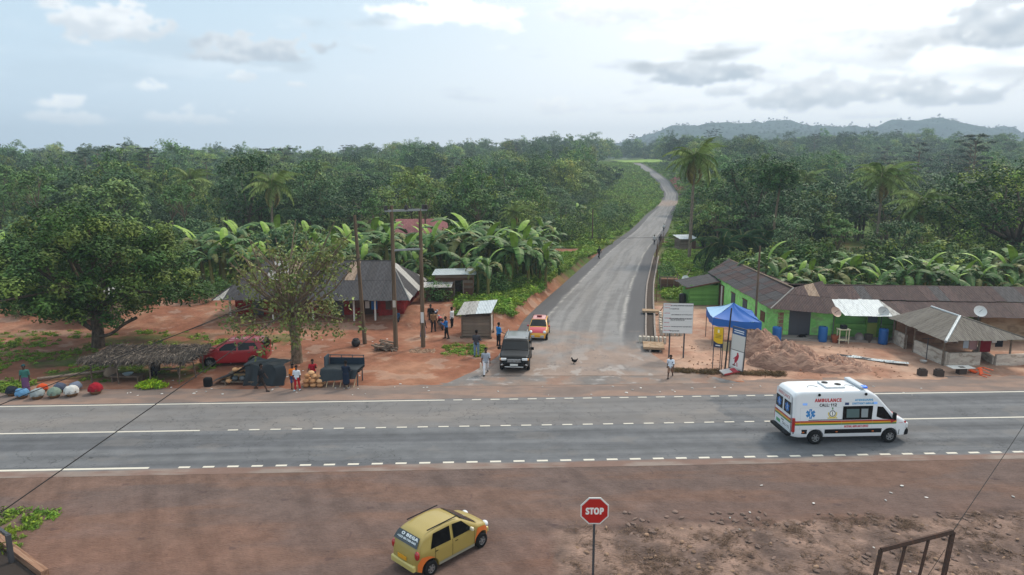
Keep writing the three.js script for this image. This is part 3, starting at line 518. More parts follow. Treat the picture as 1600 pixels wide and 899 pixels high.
{
  const far = broad.map(() => []), em = [];
  for (let D = 205, k = 0; D < 1000; D *= 1.024) for (let x = -D * .86; x < D * .86; x += 6.4 + D * .007) {
    const X = x + rr(-3.2, 3.2), d = D + rr(-.012, .012) * D; k++;
    if (blocked(X, d, 7) || (d < 480 && X > sideX(d) - (d > 280 ? 34 : 24) && X < sideX(d) + 7)) continue;
    if (rand() < .022) em.push([X, level(X, -d), -d, rr(0, 6), rr(.5, .95)]);
    else { const s = rr(.7, 1.6), v = rr(.7, 1.5); far[floor(rand() * 8)].push([X, level(X, -d) - .6, -d, rr(0, 6.28), [s, s * rr(.9, 1.3), s], [v * rr(.9, 1.15), v, v * rr(.85, 1.1)]]); }
  }
  const ridge = []; for (let i = 0; i < 12000; i++) { const p = hillSides[i % hillSides.length](rr(.04, .96), rr(.3, .97)), s = rr(.35, .75); if (p[1] > 8) ridge.push([p[0], p[1] - 2, p[2], rr(0, 6), [s, s * rr(.8, 1.4), s]]); }
  stuff('hill_forest', 'trees covering the far blue hills', 'forest', scatter(broad[0].children[1].geometry, leafMat, ridge));
  const canopy = broad.map((b, i) => stuff('forest_canopy', 'continuous far forest canopy running up to the skyline', 'forest', scatter(b.children[1].geometry, leafMat, far[i])));
  void canopy;
  umbrellas.slice(0, 3).forEach((u, i) => { const list = em.filter((_, k) => k % 3 === i); stuff('forest_emergents', 'far flat-topped tree crowns standing out along the skyline', 'forest', scatter(u.children[1].geometry, leafMat, list)); stuff('forest_trunks', 'pale bare trunks of the far skyline trees', 'forest', scatter(u.children[0].geometry, paleBark, list)); });
}
// --- ground cover: tufts and herbs
{
  rand = RNG(51); const lv = new Leaves(), col = lin(0x74963e);
  for (let i = 0; i < 7; i++) lv.clump(rr(-.5, .5), rr(.1, .32), rr(-.5, .5), .34, 16, .26, .1, col, .8, .2);
  const g = lv.geo(), list = [], dry = [];
  const put = (x, D, s, c) => { if (!inSide(x, -D, .5)) list.push([x, level(x, -D) - .05, -D, rr(0, 6), [s, s * rr(.6, 1.2), s], c]); };
  const tint = () => { const v = rr(.7, 1.3); return [v * rr(.85, 1.25), v, v * rr(.7, 1)]; };
  for (let i = 0; i < 3600; i++) { const D = rr(57, 112), w = sideAt(D)[1] / 2, e = D > 98 && D < 111; const l = rr(.9, e ? 3 : 15); if (sideX(D) - w - l > -5 || D > 72) put(sideX(D) - w - l, D, rr(.5, 1.15), tint()); }
  for (let i = 0; i < 7000; i++) { const D = rr(112, 470), side = rand() < .75 ? -1 : 1; put(sideX(D) + side * (sideAt(D)[1] / 2 + rr(1, D > 290 ? 36 : 26)), D, rr(.9, 2) * (D > 280 ? 1.3 : 1), tint()); }
  for (let i = 0; i < 1500; i++) { const D = rr(67, 108), w = sideAt(D)[1] / 2; const x = sideX(D) + w + rr(1.6, 13); if (x > 15.5) put(x, D, rr(.5, 1.1), tint()); }
  for (let i = 0; i < 1500; i++) { const x = rr(-62, -8), D = rr(68, 100); put(x, D, rr(.6, 1.4), tint()); }
  for (let i = 0; i < 700; i++) { const x = rr(22, 60), D = rr(60, 80); if (D > 62 + (x > 25 ? 0 : 6)) put(x, D, rr(.7, 1.4), tint()); }
  for (let i = 0; i < 2200; i++) { const x = rr(-44, -17.5), D = rr(40.8, 54), n = noise(x * .031, -D * .031) * .5 + noise(x * .11 + .3, -D * .11) * .5; if (n > .53 && !(D > 45 && D < 49 && x > -26)) put(x, D, rr(.2, .5), tint()); }
  for (let i = 0; i < 130; i++) put(rr(-5, -2), rr(46.5, 49.5), rr(.2, .45), tint());
  for (let i = 0; i < 60; i++) { put(rr(-32, -29.5), rr(38.9, 40.2), rr(.4, .8), tint()); i < 34 && put(rr(-20, -17.5), rr(21.8, 24.6), rr(.3, .6), tint()); }
  for (let i = 0; i < 170; i++) { const x = rr(10.6, 17.6); dry.push([x, 0, -(43.1 - (x - 10) * .12 + rr(-.35, .35)), rr(0, 6), rr(.2, .5), mul3([1, .95, .9], rr(.6, 1.3))]); }
  stuff('ground_cover', 'low green herbs and grass tufts covering banks and verges', 'grass', scatter(g, leafMat, list)); const dl = new Leaves(); for (let i = 0; i < 7; i++) dl.clump(rr(-.5, .5), rr(.1, .35), rr(-.5, .5), .34, 16, .34, .05, lin(0x6b5a45), .8, .2); stuff('dry_grass', 'brown dry grass at the foot of the shop signs', 'grass', scatter(dl.geo(), leafMat, dry));
}
// ---------------------------------------------------------------- buildings
const ribBump = greyTex(256, 16, (u) => .5 + .5 * cos(u * 2 * PI * 8));
const ironMap = (a, b, c, seed, k = .5) => tex(256, 256, (u, v) => { const n = noise(u * .8 + seed, v * .25), m = noise(u * 3 + seed, v * .7), f = noise(u * 7, v * 6 + seed); let q = mix3(a, b, ss(.35, .7, n)); q = mix3(q, c, ss(.55, .8, m * .6 + f * .4) * k); return mul3(q, .8 + .4 * f); });
const iron = (a, b, c, seed, k, rough = .7, metal = 0) => MAT({ map: ironMap(lin(a), lin(b), lin(c), seed, k), roughness: rough, metalness: metal, bumpMap: ribBump, bumpScale: .02 });
const RUST = [iron(0x4a3c3a, 0x3c3030, 0x5c4640, .1, .6), iron(0x524240, 0x423436, 0x684e40, .3, .6), iron(0x423434, 0x4c3c3a, 0x362828, .5, .5)], GREYIRON = [iron(0x444244, 0x383638, 0x545050, .2, .5), iron(0x3e3c3e, 0x484444, 0x323030, .6, .5), iron(0x4a484a, 0x3c3a3c, 0x585250, .8, .5)];
const PALEIRON = [iron(0xa5a39f, 0x8f8c88, 0x7d6f64, .4, .6), iron(0xb4b2ad, 0x9a9792, 0x86786c, .7, .5)], WHITEIRON = [iron(0xbac2c6, 0xa6aeb2, 0x909494, .15, .4, .4, .2), iron(0xb0b8bc, 0xbcc4c6, 0x969a98, .55, .4, .4, .2)], TANIRON = iron(0x9a8573, 0x84705f, 0x6b5748, .9, .6), STRAWIRON = [iron(0x706a62, 0x605a54, 0x80786c, .25, .6), iron(0x78726a, 0x68625c, 0x565048, .65, .6)];
function clipPoly(poly, inside, cut) { const out = []; poly.forEach((a, i) => { const b = poly[(i + 1) % poly.length], A = inside(a), B = inside(b); if (A) out.push(a); if (A !== B) out.push(cut(a, b)); }); return out; }
function clipTo(poly, convex) { // Sutherland-Hodgman, convex is counter-clockwise
  convex.forEach((p, i) => { const q = convex[(i + 1) % convex.length], f = (r) => (q[0] - p[0]) * (r[1] - p[1]) - (q[1] - p[1]) * (r[0] - p[0]); if (poly.length) poly = clipPoly(poly, (r) => f(r) >= -1e-9, (a, b) => { const t = f(a) / (f(a) - f(b)); return [lerp(a[0], b[0], t), lerp(a[1], b[1], t)]; }); });
  return poly;
}
function plate(poly, O, U, W, N, th) { // a thin solid from a 2-D outline on a plane
  const pos = [], uv = [], P = (p, h) => { const v = O.clone().addScaledVector(U, p[0]).addScaledVector(W, p[1]).addScaledVector(N, h); return [v.x, v.y, v.z]; };
  const tri = (a, b, c, A, B, C) => { pos.push(...a, ...b, ...c); uv.push(...A, ...B, ...C); };
  for (let i = 1; i < poly.length - 1; i++) { tri(P(poly[0], th), P(poly[i], th), P(poly[i + 1], th), poly[0], poly[i], poly[i + 1]); tri(P(poly[0], 0), P(poly[i + 1], 0), P(poly[i], 0), poly[0], poly[i + 1], poly[i]); }
  poly.forEach((a, i) => { const b = poly[(i + 1) % poly.length]; tri(P(a, 0), P(b, 0), P(b, th), a, b, b); tri(P(a, 0), P(b, th), P(a, th), a, b, a); });
  const g = new THREE.BufferGeometry(); g.setAttribute('position', new THREE.Float32BufferAttribute(pos, 3)); g.setAttribute('uv', new THREE.Float32BufferAttribute(uv, 2)); g.computeVertexNormals(); return g;
}
// a roof slope covered with separate iron sheets; corners: eave left, eave right, ridge right, ridge left
function roofSlope(parent, A, B, C, D, mats, sheetW = .85, rows = 2, patch, name = 'roof_sheet') {
  const U = B.clone().sub(A).normalize(), N = U.clone().cross(D.clone().sub(A)).normalize(); if (N.y < 0) N.negate();
  const W = N.clone().cross(U).normalize(), to2 = (p) => { const q = p.clone().sub(A); return [q.dot(U), q.dot(W)]; };
  let hull = [A, B, C, D].map(to2); const area = hull.reduce((s, p, i) => { const q = hull[(i + 1) % 4]; return s + p[0] * q[1] - q[0] * p[1]; }, 0); if (area < 0) hull = hull.reverse();
  const u0 = min(...hull.map((p) => p[0])), u1 = max(...hull.map((p) => p[0])), v0 = min(...hull.map((p) => p[1])), v1 = max(...hull.map((p) => p[1])), n = max(1, Math.round((u1 - u0) / sheetW)), w = (u1 - u0) / n;
  for (let r = 0; r < rows; r++) for (let i = 0; i < n; i++) {
    const a = u0 + i * w, lo = lerp(v0, v1, r / rows) - (r ? .06 : 0), hi = lerp(v0, v1, (r + 1) / rows), jag = r ? 0 : rr(-.06, .04);
    const poly = clipTo([[a + .004, lo - jag], [a + w - .004, lo - jag], [a + w - .004, hi], [a + .004, hi]], r ? hull : [[hull[0][0], hull[0][1]], ...hull.slice(1)].map((p) => (p[1] < v0 + .01 ? [p[0], p[1] - .1] : p)));
    if (poly.length < 3) continue;
    const m = (patch && patch(i / n, r, i)) || pick(mats);
    part(name, plate(poly, A.clone().addScaledVector(N, .006 + r * .016 + (i % 2) * .006 + rr(0, .006)), U, W, N, .012), m, parent);
  }
}
const ridgeCap = (parent, a, b, m, w = .16) => part('ridge_cap', new GB().bar(a.clone().add(V(0, .02, 0)), b.clone().add(V(0, .02, 0)), w * .5, w * .5, 6), m, parent);
const plasterMap = (a, b, c, seed) => tex(256, 256, (u, v) => { const n = noise(u + seed, v), m = noise(u * 3, v * 2.2 + seed), f = noise(u * 9, v * 9); return mul3(mix3(mix3(a, b, ss(.35, .7, n)), c, ss(.58, .8, m) * .6), .88 + .24 * f); });
const wallMat = (a, b, c, seed, rep = .4) => { const t = plasterMap(lin(a), lin(b), lin(c), seed); t.repeat.set(rep, rep); return MAT({ map: t, roughness: .92 }); };
const GREEN = wallMat(0x9ce084, 0x8cd474, 0x9cb080, .3), REDW = wallMat(0x9c2f2b, 0x852825, 0x6a3a33, .5), WHITEW = wallMat(0xc9bfb2, 0xb9aca0, 0x8d7a6a, .2), CEM = wallMat(0x9a9089, 0x877d76, 0x6f655f, .8), MUDW = wallMat(0x93715c, 0x7f5f4d, 0xa58a74, .4), TANW = wallMat(0xa58e76, 0x94795f, 0x7d6650, .6);
const woodMap = (a, b, seed) => tex(256, 64, (u, v) => { const g = noise(u * .35 + seed, v * 3), f = noise(u * 1.4, v * 9 + seed); return mul3(mix3(lin(a), lin(b), g), .75 + .5 * f); });
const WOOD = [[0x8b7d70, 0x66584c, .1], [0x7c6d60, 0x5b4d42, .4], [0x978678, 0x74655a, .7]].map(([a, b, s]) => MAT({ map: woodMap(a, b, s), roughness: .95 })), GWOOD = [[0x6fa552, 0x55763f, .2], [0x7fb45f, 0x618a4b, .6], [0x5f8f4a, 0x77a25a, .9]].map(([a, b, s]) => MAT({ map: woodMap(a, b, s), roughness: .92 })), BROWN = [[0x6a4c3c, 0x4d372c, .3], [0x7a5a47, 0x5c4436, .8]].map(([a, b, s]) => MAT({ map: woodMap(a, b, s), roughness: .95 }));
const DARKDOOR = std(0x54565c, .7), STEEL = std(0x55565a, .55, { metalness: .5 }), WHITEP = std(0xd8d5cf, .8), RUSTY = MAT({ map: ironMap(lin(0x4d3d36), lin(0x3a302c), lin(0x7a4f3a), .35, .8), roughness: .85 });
function wallBox(parent, x0, x1, y0, y1, z0, z1, m, name = 'wall') { const w = x1 - x0, h = y1 - y0, d = z1 - z0, g = new THREE.BoxGeometry(w, h, d); const p = g.attributes.position, n = g.attributes.normal, uv = g.attributes.uv; for (let i = 0; i < p.count; i++) uv.setXY(i, abs(n.getX(i)) > .5 ? p.getZ(i) : p.getX(i), abs(n.getY(i)) > .5 ? p.getZ(i) : p.getY(i)); g.translate((x0 + x1) / 2, (y0 + y1) / 2, (z0 + z1) / 2); return part(name, g, m, parent); }
function planks(parent, x0, x1, y0, y1, z, th, mats, hgt = .2, axis = 'x', hole) { // a wall of horizontal boards, with a real gap where hole = [x0, x1, y0, y1] is
  const n = Math.round((y1 - y0) / hgt), h = (y1 - y0) / n;
  for (let i = 0; i < n; i++) { const y = y0 + (i + .5) * h, gap = hole && y > hole[2] && y < hole[3];
    for (const [a, b] of gap ? [[x0, hole[0]], [hole[1], x1]] : [[x0, x1]]) { if (b - a < .04) continue; const g = new THREE.BoxGeometry((b - a) * (gap ? 1 : rr(.985, 1.01)), h * rr(.88, .97), th); if (axis === 'z') g.rotateY(PI / 2); const m = part('plank', g, pick(mats), parent); if (axis === 'z') m.position.set(z + rr(-.012, .012), y, (a + b) / 2); else { m.position.set((a + b) / 2, y, z + rr(-.012, .012)); m.rotation.z = rr(-.01, .01); } } }
}
const boardHut = (o, x0, x1, z0, z1, y0, y1, mats, hgt, hole) => { planks(o, x0, x1, y0, y1, z1, .05, mats, hgt, 'x', hole); planks(o, x0, x1, y0, y1, z0, .05, mats, hgt); planks(o, z0 + .04, z1 - .04, y0, y1, x0 + .03, .05, mats, hgt, 'z'); planks(o, z0 + .04, z1 - .04, y0, y1, x1 - .03, .05, mats, hgt, 'z'); };
rand = RNG(201);
{ // the red house under a dark hipped roof
  const h = thing('red_house', 'long red house with dark hipped iron roof behind the sparse tree', 'house', [-16.6, 0, -61.6], -.012);
  wallBox(h, -7.6, 7.6, -.2, .28, -4.6, 5.6, MUDW, 'plinth'); wallBox(h, -7.4, 7.4, .28, 2.4, -4.4, 3.6, REDW);
  wallBox(h, 5.2, 7.4, .28, 2.25, 3.6, 4.3, REDW, 'porch_wall');
  for (const x of [-7.2, -3.6, -.2, 3.3, 5.1]) part('veranda_post', new GB().box(x, 1.25, 5.1, .13, 1.95, .13), WHITEP, h);
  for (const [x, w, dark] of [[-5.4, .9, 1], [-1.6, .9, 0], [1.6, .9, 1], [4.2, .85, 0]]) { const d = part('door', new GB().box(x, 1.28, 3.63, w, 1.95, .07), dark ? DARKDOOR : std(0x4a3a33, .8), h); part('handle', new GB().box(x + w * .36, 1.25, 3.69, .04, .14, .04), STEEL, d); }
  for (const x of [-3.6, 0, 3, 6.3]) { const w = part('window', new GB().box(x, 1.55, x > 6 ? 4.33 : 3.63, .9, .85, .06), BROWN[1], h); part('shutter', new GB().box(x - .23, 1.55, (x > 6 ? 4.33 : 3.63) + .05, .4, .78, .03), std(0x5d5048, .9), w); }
  part('washing', new GB().box(5.0, 1.6, 4.9, .5, .7, .03, 0x2f5f9c).box(4.4, 1.65, 4.9, .35, .6, .03, 0xb9b4b0), VC(.95), h);
  const e = 2.2, R = 4.75, A = V(-8.3, e, 6), B = V(8.2, e, 6), C = V(8.2, e, -5.2), D = V(-8.3, e, -5.2), r0 = V(-5.6, R, .4), r1 = V(5.7, R, .4);
  roofSlope(h, A, B, r1, r0, GREYIRON, .85, 2, (u, r) => (r === 1 && u > .60 && u < .68 ? TANIRON : r === 1 && u > .2 && u < .27 ? PALEIRON[0] : u < .05 ? PALEIRON[1] : u > .3 && u < .34 ? TANIRON : null));
  roofSlope(h, B, C, r1.clone().add(V(0, 0, -.01)), r1.clone(), PALEIRON.concat(GREYIRON), .9, 1); roofSlope(h, C, D, r0, r1, GREYIRON, 1.1, 1); roofSlope(h, D, A, r0.clone().add(V(0, 0, .01)), r0.clone(), GREYIRON, .9, 1);  // right hip end: paler sheets put its lit look into the colour
  ridgeCap(h, r0, r1, GREYIRON[1]); ridgeCap(h, B, r1, PALEIRON[0], .12); ridgeCap(h, A, r0, GREYIRON[2], .12);
}
{ // plank shack with tin roof
  const h = thing('plank_shack', 'brown plank shack with flat tin roofs and dark doorway behind motorbikes', 'shack', [-5.9, 0, -62.2]);
  boardHut(h, -1.25, 2.25, -2.6, -.34, .05, 3.25, BROWN.concat(WOOD), .24, [.55, 1.35, 1.15, 2.65]); boardHut(h, -2, .15, -.28, 1.05, .05, 2.38, BROWN, .22, [-1.5, -.5, 0, 2.05]);
  part('door_frame', new GB().box(-1.54, 1.03, 1.08, .08, 2.06, .1).box(-.46, 1.03, 1.08, .08, 2.06, .1), WOOD[1], h); part('window_frame', new GB().box(.53, 1.9, -.31, .09, 1.6, .1).box(1.37, 1.9, -.31, .09, 1.6, .1), WOOD[2], h);
  roofSlope(h, V(-1.5, 3.3, .15), V(2.6, 3.38, .15), V(2.6, 3.5, -2.9), V(-1.5, 3.42, -2.9), WHITEIRON, .85, 1); roofSlope(h, V(-2.3, 2.4, 1.6), V(.45, 2.42, 1.6), V(.45, 2.62, -.2), V(-2.3, 2.6, -.2), PALEIRON, .85, 1);
}
{ // roadside kiosk of grey boards
  const k = thing('plank_kiosk', 'small kiosk of weathered grey boards with tilted tin roof by the road', 'kiosk', [-2.75, 0, -52.4], -.06);
  boardHut(k, -1.1, 1.14, -1.3, .9, .22, 1.76, WOOD, .23);
  for (const [x, z] of [[-1.08, .93], [1.14, .95], [1.14, -1.3], [-1.08, -1.3]]) part('corner_post', new GB().box(x, 1, z, .09, 2, .09), WOOD[1], k);
  part('skid', new GB().box(0, .1, .8, 2.5, .14, .16), WOOD[1], k); part('skid', new GB().box(0, .1, -1.2, 2.5, .14, .16), WOOD[1], k);
  roofSlope(k, V(-1.45, 1.95, 1.35), V(1.25, 2.15, 1.35), V(1.5, 2.65, -1.6), V(-1.2, 2.4, -1.6), WHITEIRON.concat(PALEIRON), .8, 1);
  part('cloth', new GB().box(1.19, 1.2, .3, .03, 1.1, .7), std(0xd3cec6, .95), k);
}
{ // green house: a wing running away from the road and a long wing along the yard
  const h = thing('green_house', 'light green house with long rusty purple-brown iron roofs behind the dirt mounds', 'house', [0, 0, 0]);
  const yF = -52.2, yB = -67.5;
  wallBox(h, 19.9, 25.4, 0, 2.5, yB, yF, GREEN);
  // left wing openings face the yard (towards -x)
  const side = (z, w, y0, y1, m, name) => part(name, new GB().box(19.88, (y0 + y1) / 2, z, .07, y1 - y0, w), m, h);
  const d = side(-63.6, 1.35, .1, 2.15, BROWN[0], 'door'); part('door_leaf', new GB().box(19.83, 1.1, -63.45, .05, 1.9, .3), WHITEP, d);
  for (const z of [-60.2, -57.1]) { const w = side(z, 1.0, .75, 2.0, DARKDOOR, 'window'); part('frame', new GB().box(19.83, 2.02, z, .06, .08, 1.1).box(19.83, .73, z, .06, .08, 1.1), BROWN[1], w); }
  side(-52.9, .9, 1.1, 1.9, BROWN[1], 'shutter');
  // long wing, its right end swung towards the road
  const a = -5.2 * PI / 180, L = (x, y, z) => V(20.4 + x * cos(a) + z * sin(a), y, -52.4 - x * sin(a) + z * cos(a)), at = (name, g, m, parent = h) => { const o = part(name, g, m, parent); if (parent === h) { o.position.copy(L(0, 0, 0)); o.rotation.y = a; } return o; };
  const bx = (x0, x1, y0, y1, z0, z1) => { const g = new THREE.BoxGeometry(x1 - x0, y1 - y0, z1 - z0); return g.translate((x0 + x1) / 2, (y0 + y1) / 2, (z0 + z1) / 2); };
  at('wall', bx(.1, 4.7, 0, 2.5, -6, 0), GREEN); at('wall', bx(4.7, 22.5, 0, 2.5, -6, -.9), GREEN); at('wall', bx(15.5, 22.5, 0, 2.3, -.88, .1), TANW);
  at('porch', bx(-.4, 9.6, -.1, .16, 0.02, 1.5), CEM);
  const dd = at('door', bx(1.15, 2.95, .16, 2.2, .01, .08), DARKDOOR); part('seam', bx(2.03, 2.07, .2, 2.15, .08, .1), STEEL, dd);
  for (let i = 0; i < 6; i++) for (let j = 0; j < 3; j++) at('brick', bx(-.2 + j * .37, .14 + j * .37, .18 + i * .3, .45 + i * .3, .03, .16), i + j & 1 ? MUDW : TANW);
  // stall front under the white sheets: half wall of boards, olive door, dark opening above
  for (let i = 0; i < 5; i++) { at('plank', bx(4.75, 7.1, .08 + i * .22, .28 + i * .22, .2 + (i % 2) * .01, .25), GWOOD[i % 3]); at('plank', bx(7.95, 9.2, .08 + i * .22, .28 + i * .22, .2 + (i % 2) * .01, .25), GWOOD[(i + 1) % 3]); }
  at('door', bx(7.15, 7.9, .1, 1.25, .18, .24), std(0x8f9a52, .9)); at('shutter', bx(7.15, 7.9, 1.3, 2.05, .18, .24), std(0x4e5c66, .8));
  for (const x of [4.7, 7.1, 7.95, 9.25]) at('post', bx(x - .05, x + .05, 0, 2.15, .18, .29), GWOOD[0]);
  at('door', bx(20.6, 21.6, .1, 2.1, .11, .18), std(0x3c5560, .8));
  // roofs
  const e = 2.4, R = 3.62, r0 = V(22.6, R, -70.6), r1 = V(22.5, R, -53.7), fl = V(19.7, e + .1, -50.9), bl = V(19.75, e + .2, -68.2);
  roofSlope(h, bl, fl, r1, r0, RUST.concat(GREYIRON), .78, 3, (u, r) => (rand() < .12 ? GREYIRON[2] : null));
  roofSlope(h, V(26, e, -53), V(26, e, -69.5), r0, r1, RUST, 1, 1);
  ridgeCap(h, r0, r1, TANIRON); ridgeCap(h, fl, r1, PALEIRON[0], .12);
  const E0 = fl.clone(), E1 = L(9.3, 2.1, 1.5), E2 = L(22.8, 2.15, 1.6), m0 = r1, m1 = L(22.8, R, -3.2);
  roofSlope(h, E0, L(4.6, 2.1, 1.4), L(4.6, R, -3), m0, RUST, .8, 2, (u, r) => (r === 1 && u > .55 && u < .7 ? TANIRON : null));
  roofSlope(h, L(4.6, 2.85, -.9), L(22.8, 2.88, -.9), m1, L(4.6, R, -3), RUST, .82, 1, (u, r, i) => (i % 7 === 3 || i === 16 ? GREYIRON[2] : null));
  roofSlope(h, L(9, 2.12, 1.5), E2, L(22.8, 2.84, -.95), L(8.4, 2.8, -.95), RUST, .82, 1);
  roofSlope(h, L(4.9, 2.1, 1.75), L(9.1, 2.12, 1.75), L(8.3, 2.93, -1.1), L(4.5, 2.9, -1.1), WHITEIRON, .8, 1, (u) => (u > .75 ? PALEIRON[1] : null));
  roofSlope(h, L(22.8, 2.3, -6.5), L(2, 2.3, -6.5), L(2, R, -3), m1, RUST, 1.2, 1); ridgeCap(h, L(2.2, R, -3), m1, RUST[0]);
  void E1;
}
{ // green board shed beside it
  const s = thing('board_shed', 'green board shed with sloping grey iron roof left of the green house', 'shed', [0, 0, 0]);
  planks(s, 17.05, 19.8, .05, 2.0, -64.3, .05, GWOOD, .21); planks(s, 17.05, 19.8, .05, 1.9, -66.95, .05, GWOOD, .21); planks(s, -66.9, -64.34, .05, 1.78, 17.05, .05, GWOOD, .21, 'z'); planks(s, -66.9, -64.34, .05, 2.3, 19.75, .05, GWOOD, .21, 'z');
  roofSlope(s, V(16.3, 1.9, -67.6), V(16.6, 1.8, -63.8), V(19.85, 2.5, -63.9), V(19.85, 2.55, -67.7), GREYIRON, .8, 1); part('fascia', new GB().box(18.1, 2.05, -63.86, 3.3, .12, .04, undefined, 0, 0, .2), BROWN[0], s);
}
{ // the open cook shelter with low white walls
  const k = thing('cook_shelter', 'open shelter with hipped straw-coloured iron roof and low stained white walls', 'shelter', [0, 0, 0]);
  const seg = (x0, x1, z0, z1, h = .95) => { const dx = x1 - x0, dz = z1 - z0, Ln = hypot(dx, dz), g = new THREE.BoxGeometry(Ln, h, .16); g.rotateY(-atan2(dz, dx)); g.translate((x0 + x1) / 2, h / 2 - .02, (z0 + z1) / 2); return part('low_wall', g, WHITEW, k); };
  seg(28.95, 28.9, -50.3, -48.6, 1.05); seg(28.9, 29.15, -47.5, -44.2, .98); seg(29.24, 31.5, -44.14, -44.4); seg(32.5, 36, -44.3, -44.6, .8); seg(32.5, 33.4, -44.45, -47.8, .6);
  for (const [x, z] of [[28.95, -44.3], [28.85, -47.5], [28.85, -48.6], [28.85, -50.2], [33.6, -44.55], [33.6, -50], [31.5, -44.6]]) part('post', new GB().bar(V(x, 0, z), V(x, 2.1, z), .07, .06, 7), WOOD[0], k);
  part('back_wall', new GB().box(31.3, .95, -50.2, 4.6, 1.9, .14), MUDW, k);
  const A = V(28.1, 2.02, -42.9), B = V(34, 2.02, -43.35), C = V(34.2, 2.02, -50.4), D = V(28.2, 2.02, -50.1), r1 = V(30.5, 3.15, -45.4), r0 = V(30.5, 3.15, -48.6);
  roofSlope(k, A, B, r1.clone().add(V(.01, 0, 0)), r1, STRAWIRON, .8, 1); roofSlope(k, D, A, r1, r0, STRAWIRON, .8, 1); roofSlope(k, B, C, r0, r1, STRAWIRON, .9, 1); roofSlope(k, C, D, r0, r0.clone().add(V(.01, 0, 0)), STRAWIRON, .9, 1);
  ridgeCap(k, r0, r1, WHITEIRON[0], .16); ridgeCap(k, A, r1, WHITEIRON[0], .2); ridgeCap(k, B, r1, STRAWIRON[0], .1);
  part('hanging_cloth', new GB().box(32.0, 1.35, -44.7, .7, 1, .03, 0x7c1f2a).box(31.2, 1.4, -44.75, .5, .8, .03, 0xb08a8a).box(30.7, 1.45, -44.75, .35, .7, .03, 0xb9c3cc).box(32.9, 1.5, -44.7, .5, .6, .03, 0x2c2c33).box(32.55, 1.65, -44.68, .3, .3, .03, 0xd8d8d6), VC(.95), k);
}
for (const [x, z, w, d, hh, turn, label, mats, name] of [[-35.5, -57.5, 3.4, 2.6, 1.9, .1, 'grey plank hut with tin roof hidden behind the shade tree trunk', PALEIRON, 'plank_hut'], [28, -110, 2.6, 2.2, 1.7, .2, 'tiny roadside hut with white tin roof beside the tall palm', WHITEIRON, 'tin_hut'], [-42, -84, 3.5, 2.5, 2.2, -.4, 'small hut with white tin roof among the bananas', WHITEIRON, 'tin_hut']]) {
  const s = thing(name, label, 'hut', [x, level(x, z), z], turn); boardHut(s, -w / 2, w / 2, -d / 2, d / 2, .02, hh, WOOD, .25, [-.05, .65, 0, hh * .85]); part('door', new GB().box(.98, hh * .42, d / 2 + .06, .64, hh * .8, .04), BROWN[0], s);
  roofSlope(s, V(-w / 2 - .3, hh + .08, d / 2 + .4), V(w / 2 + .3, hh + .08, d / 2 + .4), V(w / 2 + .3, hh + .5, -d / 2 - .3), V(-w / 2 - .3, hh + .5, -d / 2 - .3), mats, .8, 1);
}
{
  const s = thing('far_house', 'distant house with faded red iron roof above the bananas', 'house', [-13, -.8, -98], .12); wallBox(s, -3.4, 3.4, 0, 4.6, -3, 3, MUDW);
  const m = [iron(0x9a6464, 0x8c5a5a, 0xa87474, .3, .5), iron(0x925e5e, 0xa06a6a, 0x7e5252, .6, .5)];
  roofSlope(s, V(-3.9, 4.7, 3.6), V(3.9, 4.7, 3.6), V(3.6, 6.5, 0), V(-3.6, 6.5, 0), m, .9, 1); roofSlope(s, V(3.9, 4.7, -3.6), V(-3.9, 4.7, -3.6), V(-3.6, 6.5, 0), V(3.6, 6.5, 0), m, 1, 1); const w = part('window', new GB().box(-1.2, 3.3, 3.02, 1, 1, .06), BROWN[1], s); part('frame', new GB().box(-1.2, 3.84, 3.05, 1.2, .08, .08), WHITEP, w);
}
// ---------------------------------------------------------------- poles, wires, drain, fences, signs
const poleGeo = (h, r0, r1, lean = 0) => new GB().bar(V(0, -.3, 0), V(lean, h, 0), r0, r1, 10);
const poleWood = MAT({ map: barkMap, roughness: 1 }); poleWood.color.setRGB(1.5, 1.4, 1.3);
{
  const p = thing('twin_power_pole', 'twin-pole power line frame with two crossarms beside the red house', 'power pole', [-7.5, 0, -48.5]);
  part('pole', poleGeo(10.5, .17, .12).geo().translate(-.95, 0, .4), poleWood, p); part('pole', poleGeo(10.2, .17, .12).geo().translate(.92, 0, -.5), poleWood, p);
  const galv = std(0x8f9294, .5, { metalness: .3 }); part('crossarm', new GB().box(0, 10.15, 0, 3.1, .15, .12, undefined, .45), galv, p); part('crossarm', new GB().box(0, 7.35, 0, 2.2, .13, .1, undefined, .45), galv, p);
  for (const x of [-1.45, 0, 1.3, 1.5]) part('insulator', new GB().bar(V(x * .9, 10.2, x * -.43), V(x * .9, 10.5, x * -.43), .15, .1, 8), std(0x2a211f, .4), p);
  part('poster', new GB().box(.92, 2.3, -.33, .22, .8, .02), std(0xcfd0cf, .8), p); part('poster', new GB().box(-.95, 3.5, .56, .2, .5, .02), std(0xbfb8b0, .8), p);
}
single('power_pole', 'single leaning wooden pole in the red earth yard', 'pole', poleGeo(9.7, .16, .11, -.4), poleWood, [-11.1, 0, -50]);
single('power_pole', 'slim wooden pole standing against the green house corner', 'pole', poleGeo(7.2, .1, .07), poleWood, [19.0, 0, -52]);
single('power_pole', 'short wooden pole on the left bank far up the road', 'pole', poleGeo(5.4, .14, .1), poleWood, [14.4, .2, -122]);
single('power_pole', 'dark pole standing behind the tall roadside palm', 'pole', poleGeo(7, .12, .1), poleWood, [37, -.4, -140]);
const wireMat = std(0x2b2a2a, .7), wire = (label, a, b, sag, r = .018) => { const m = a.clone().lerp(b, .5); m.y -= sag; single('overhead_wire', label, 'wire', new GB().tube([a, m, b], r, undefined, 5, 30), wireMat); };
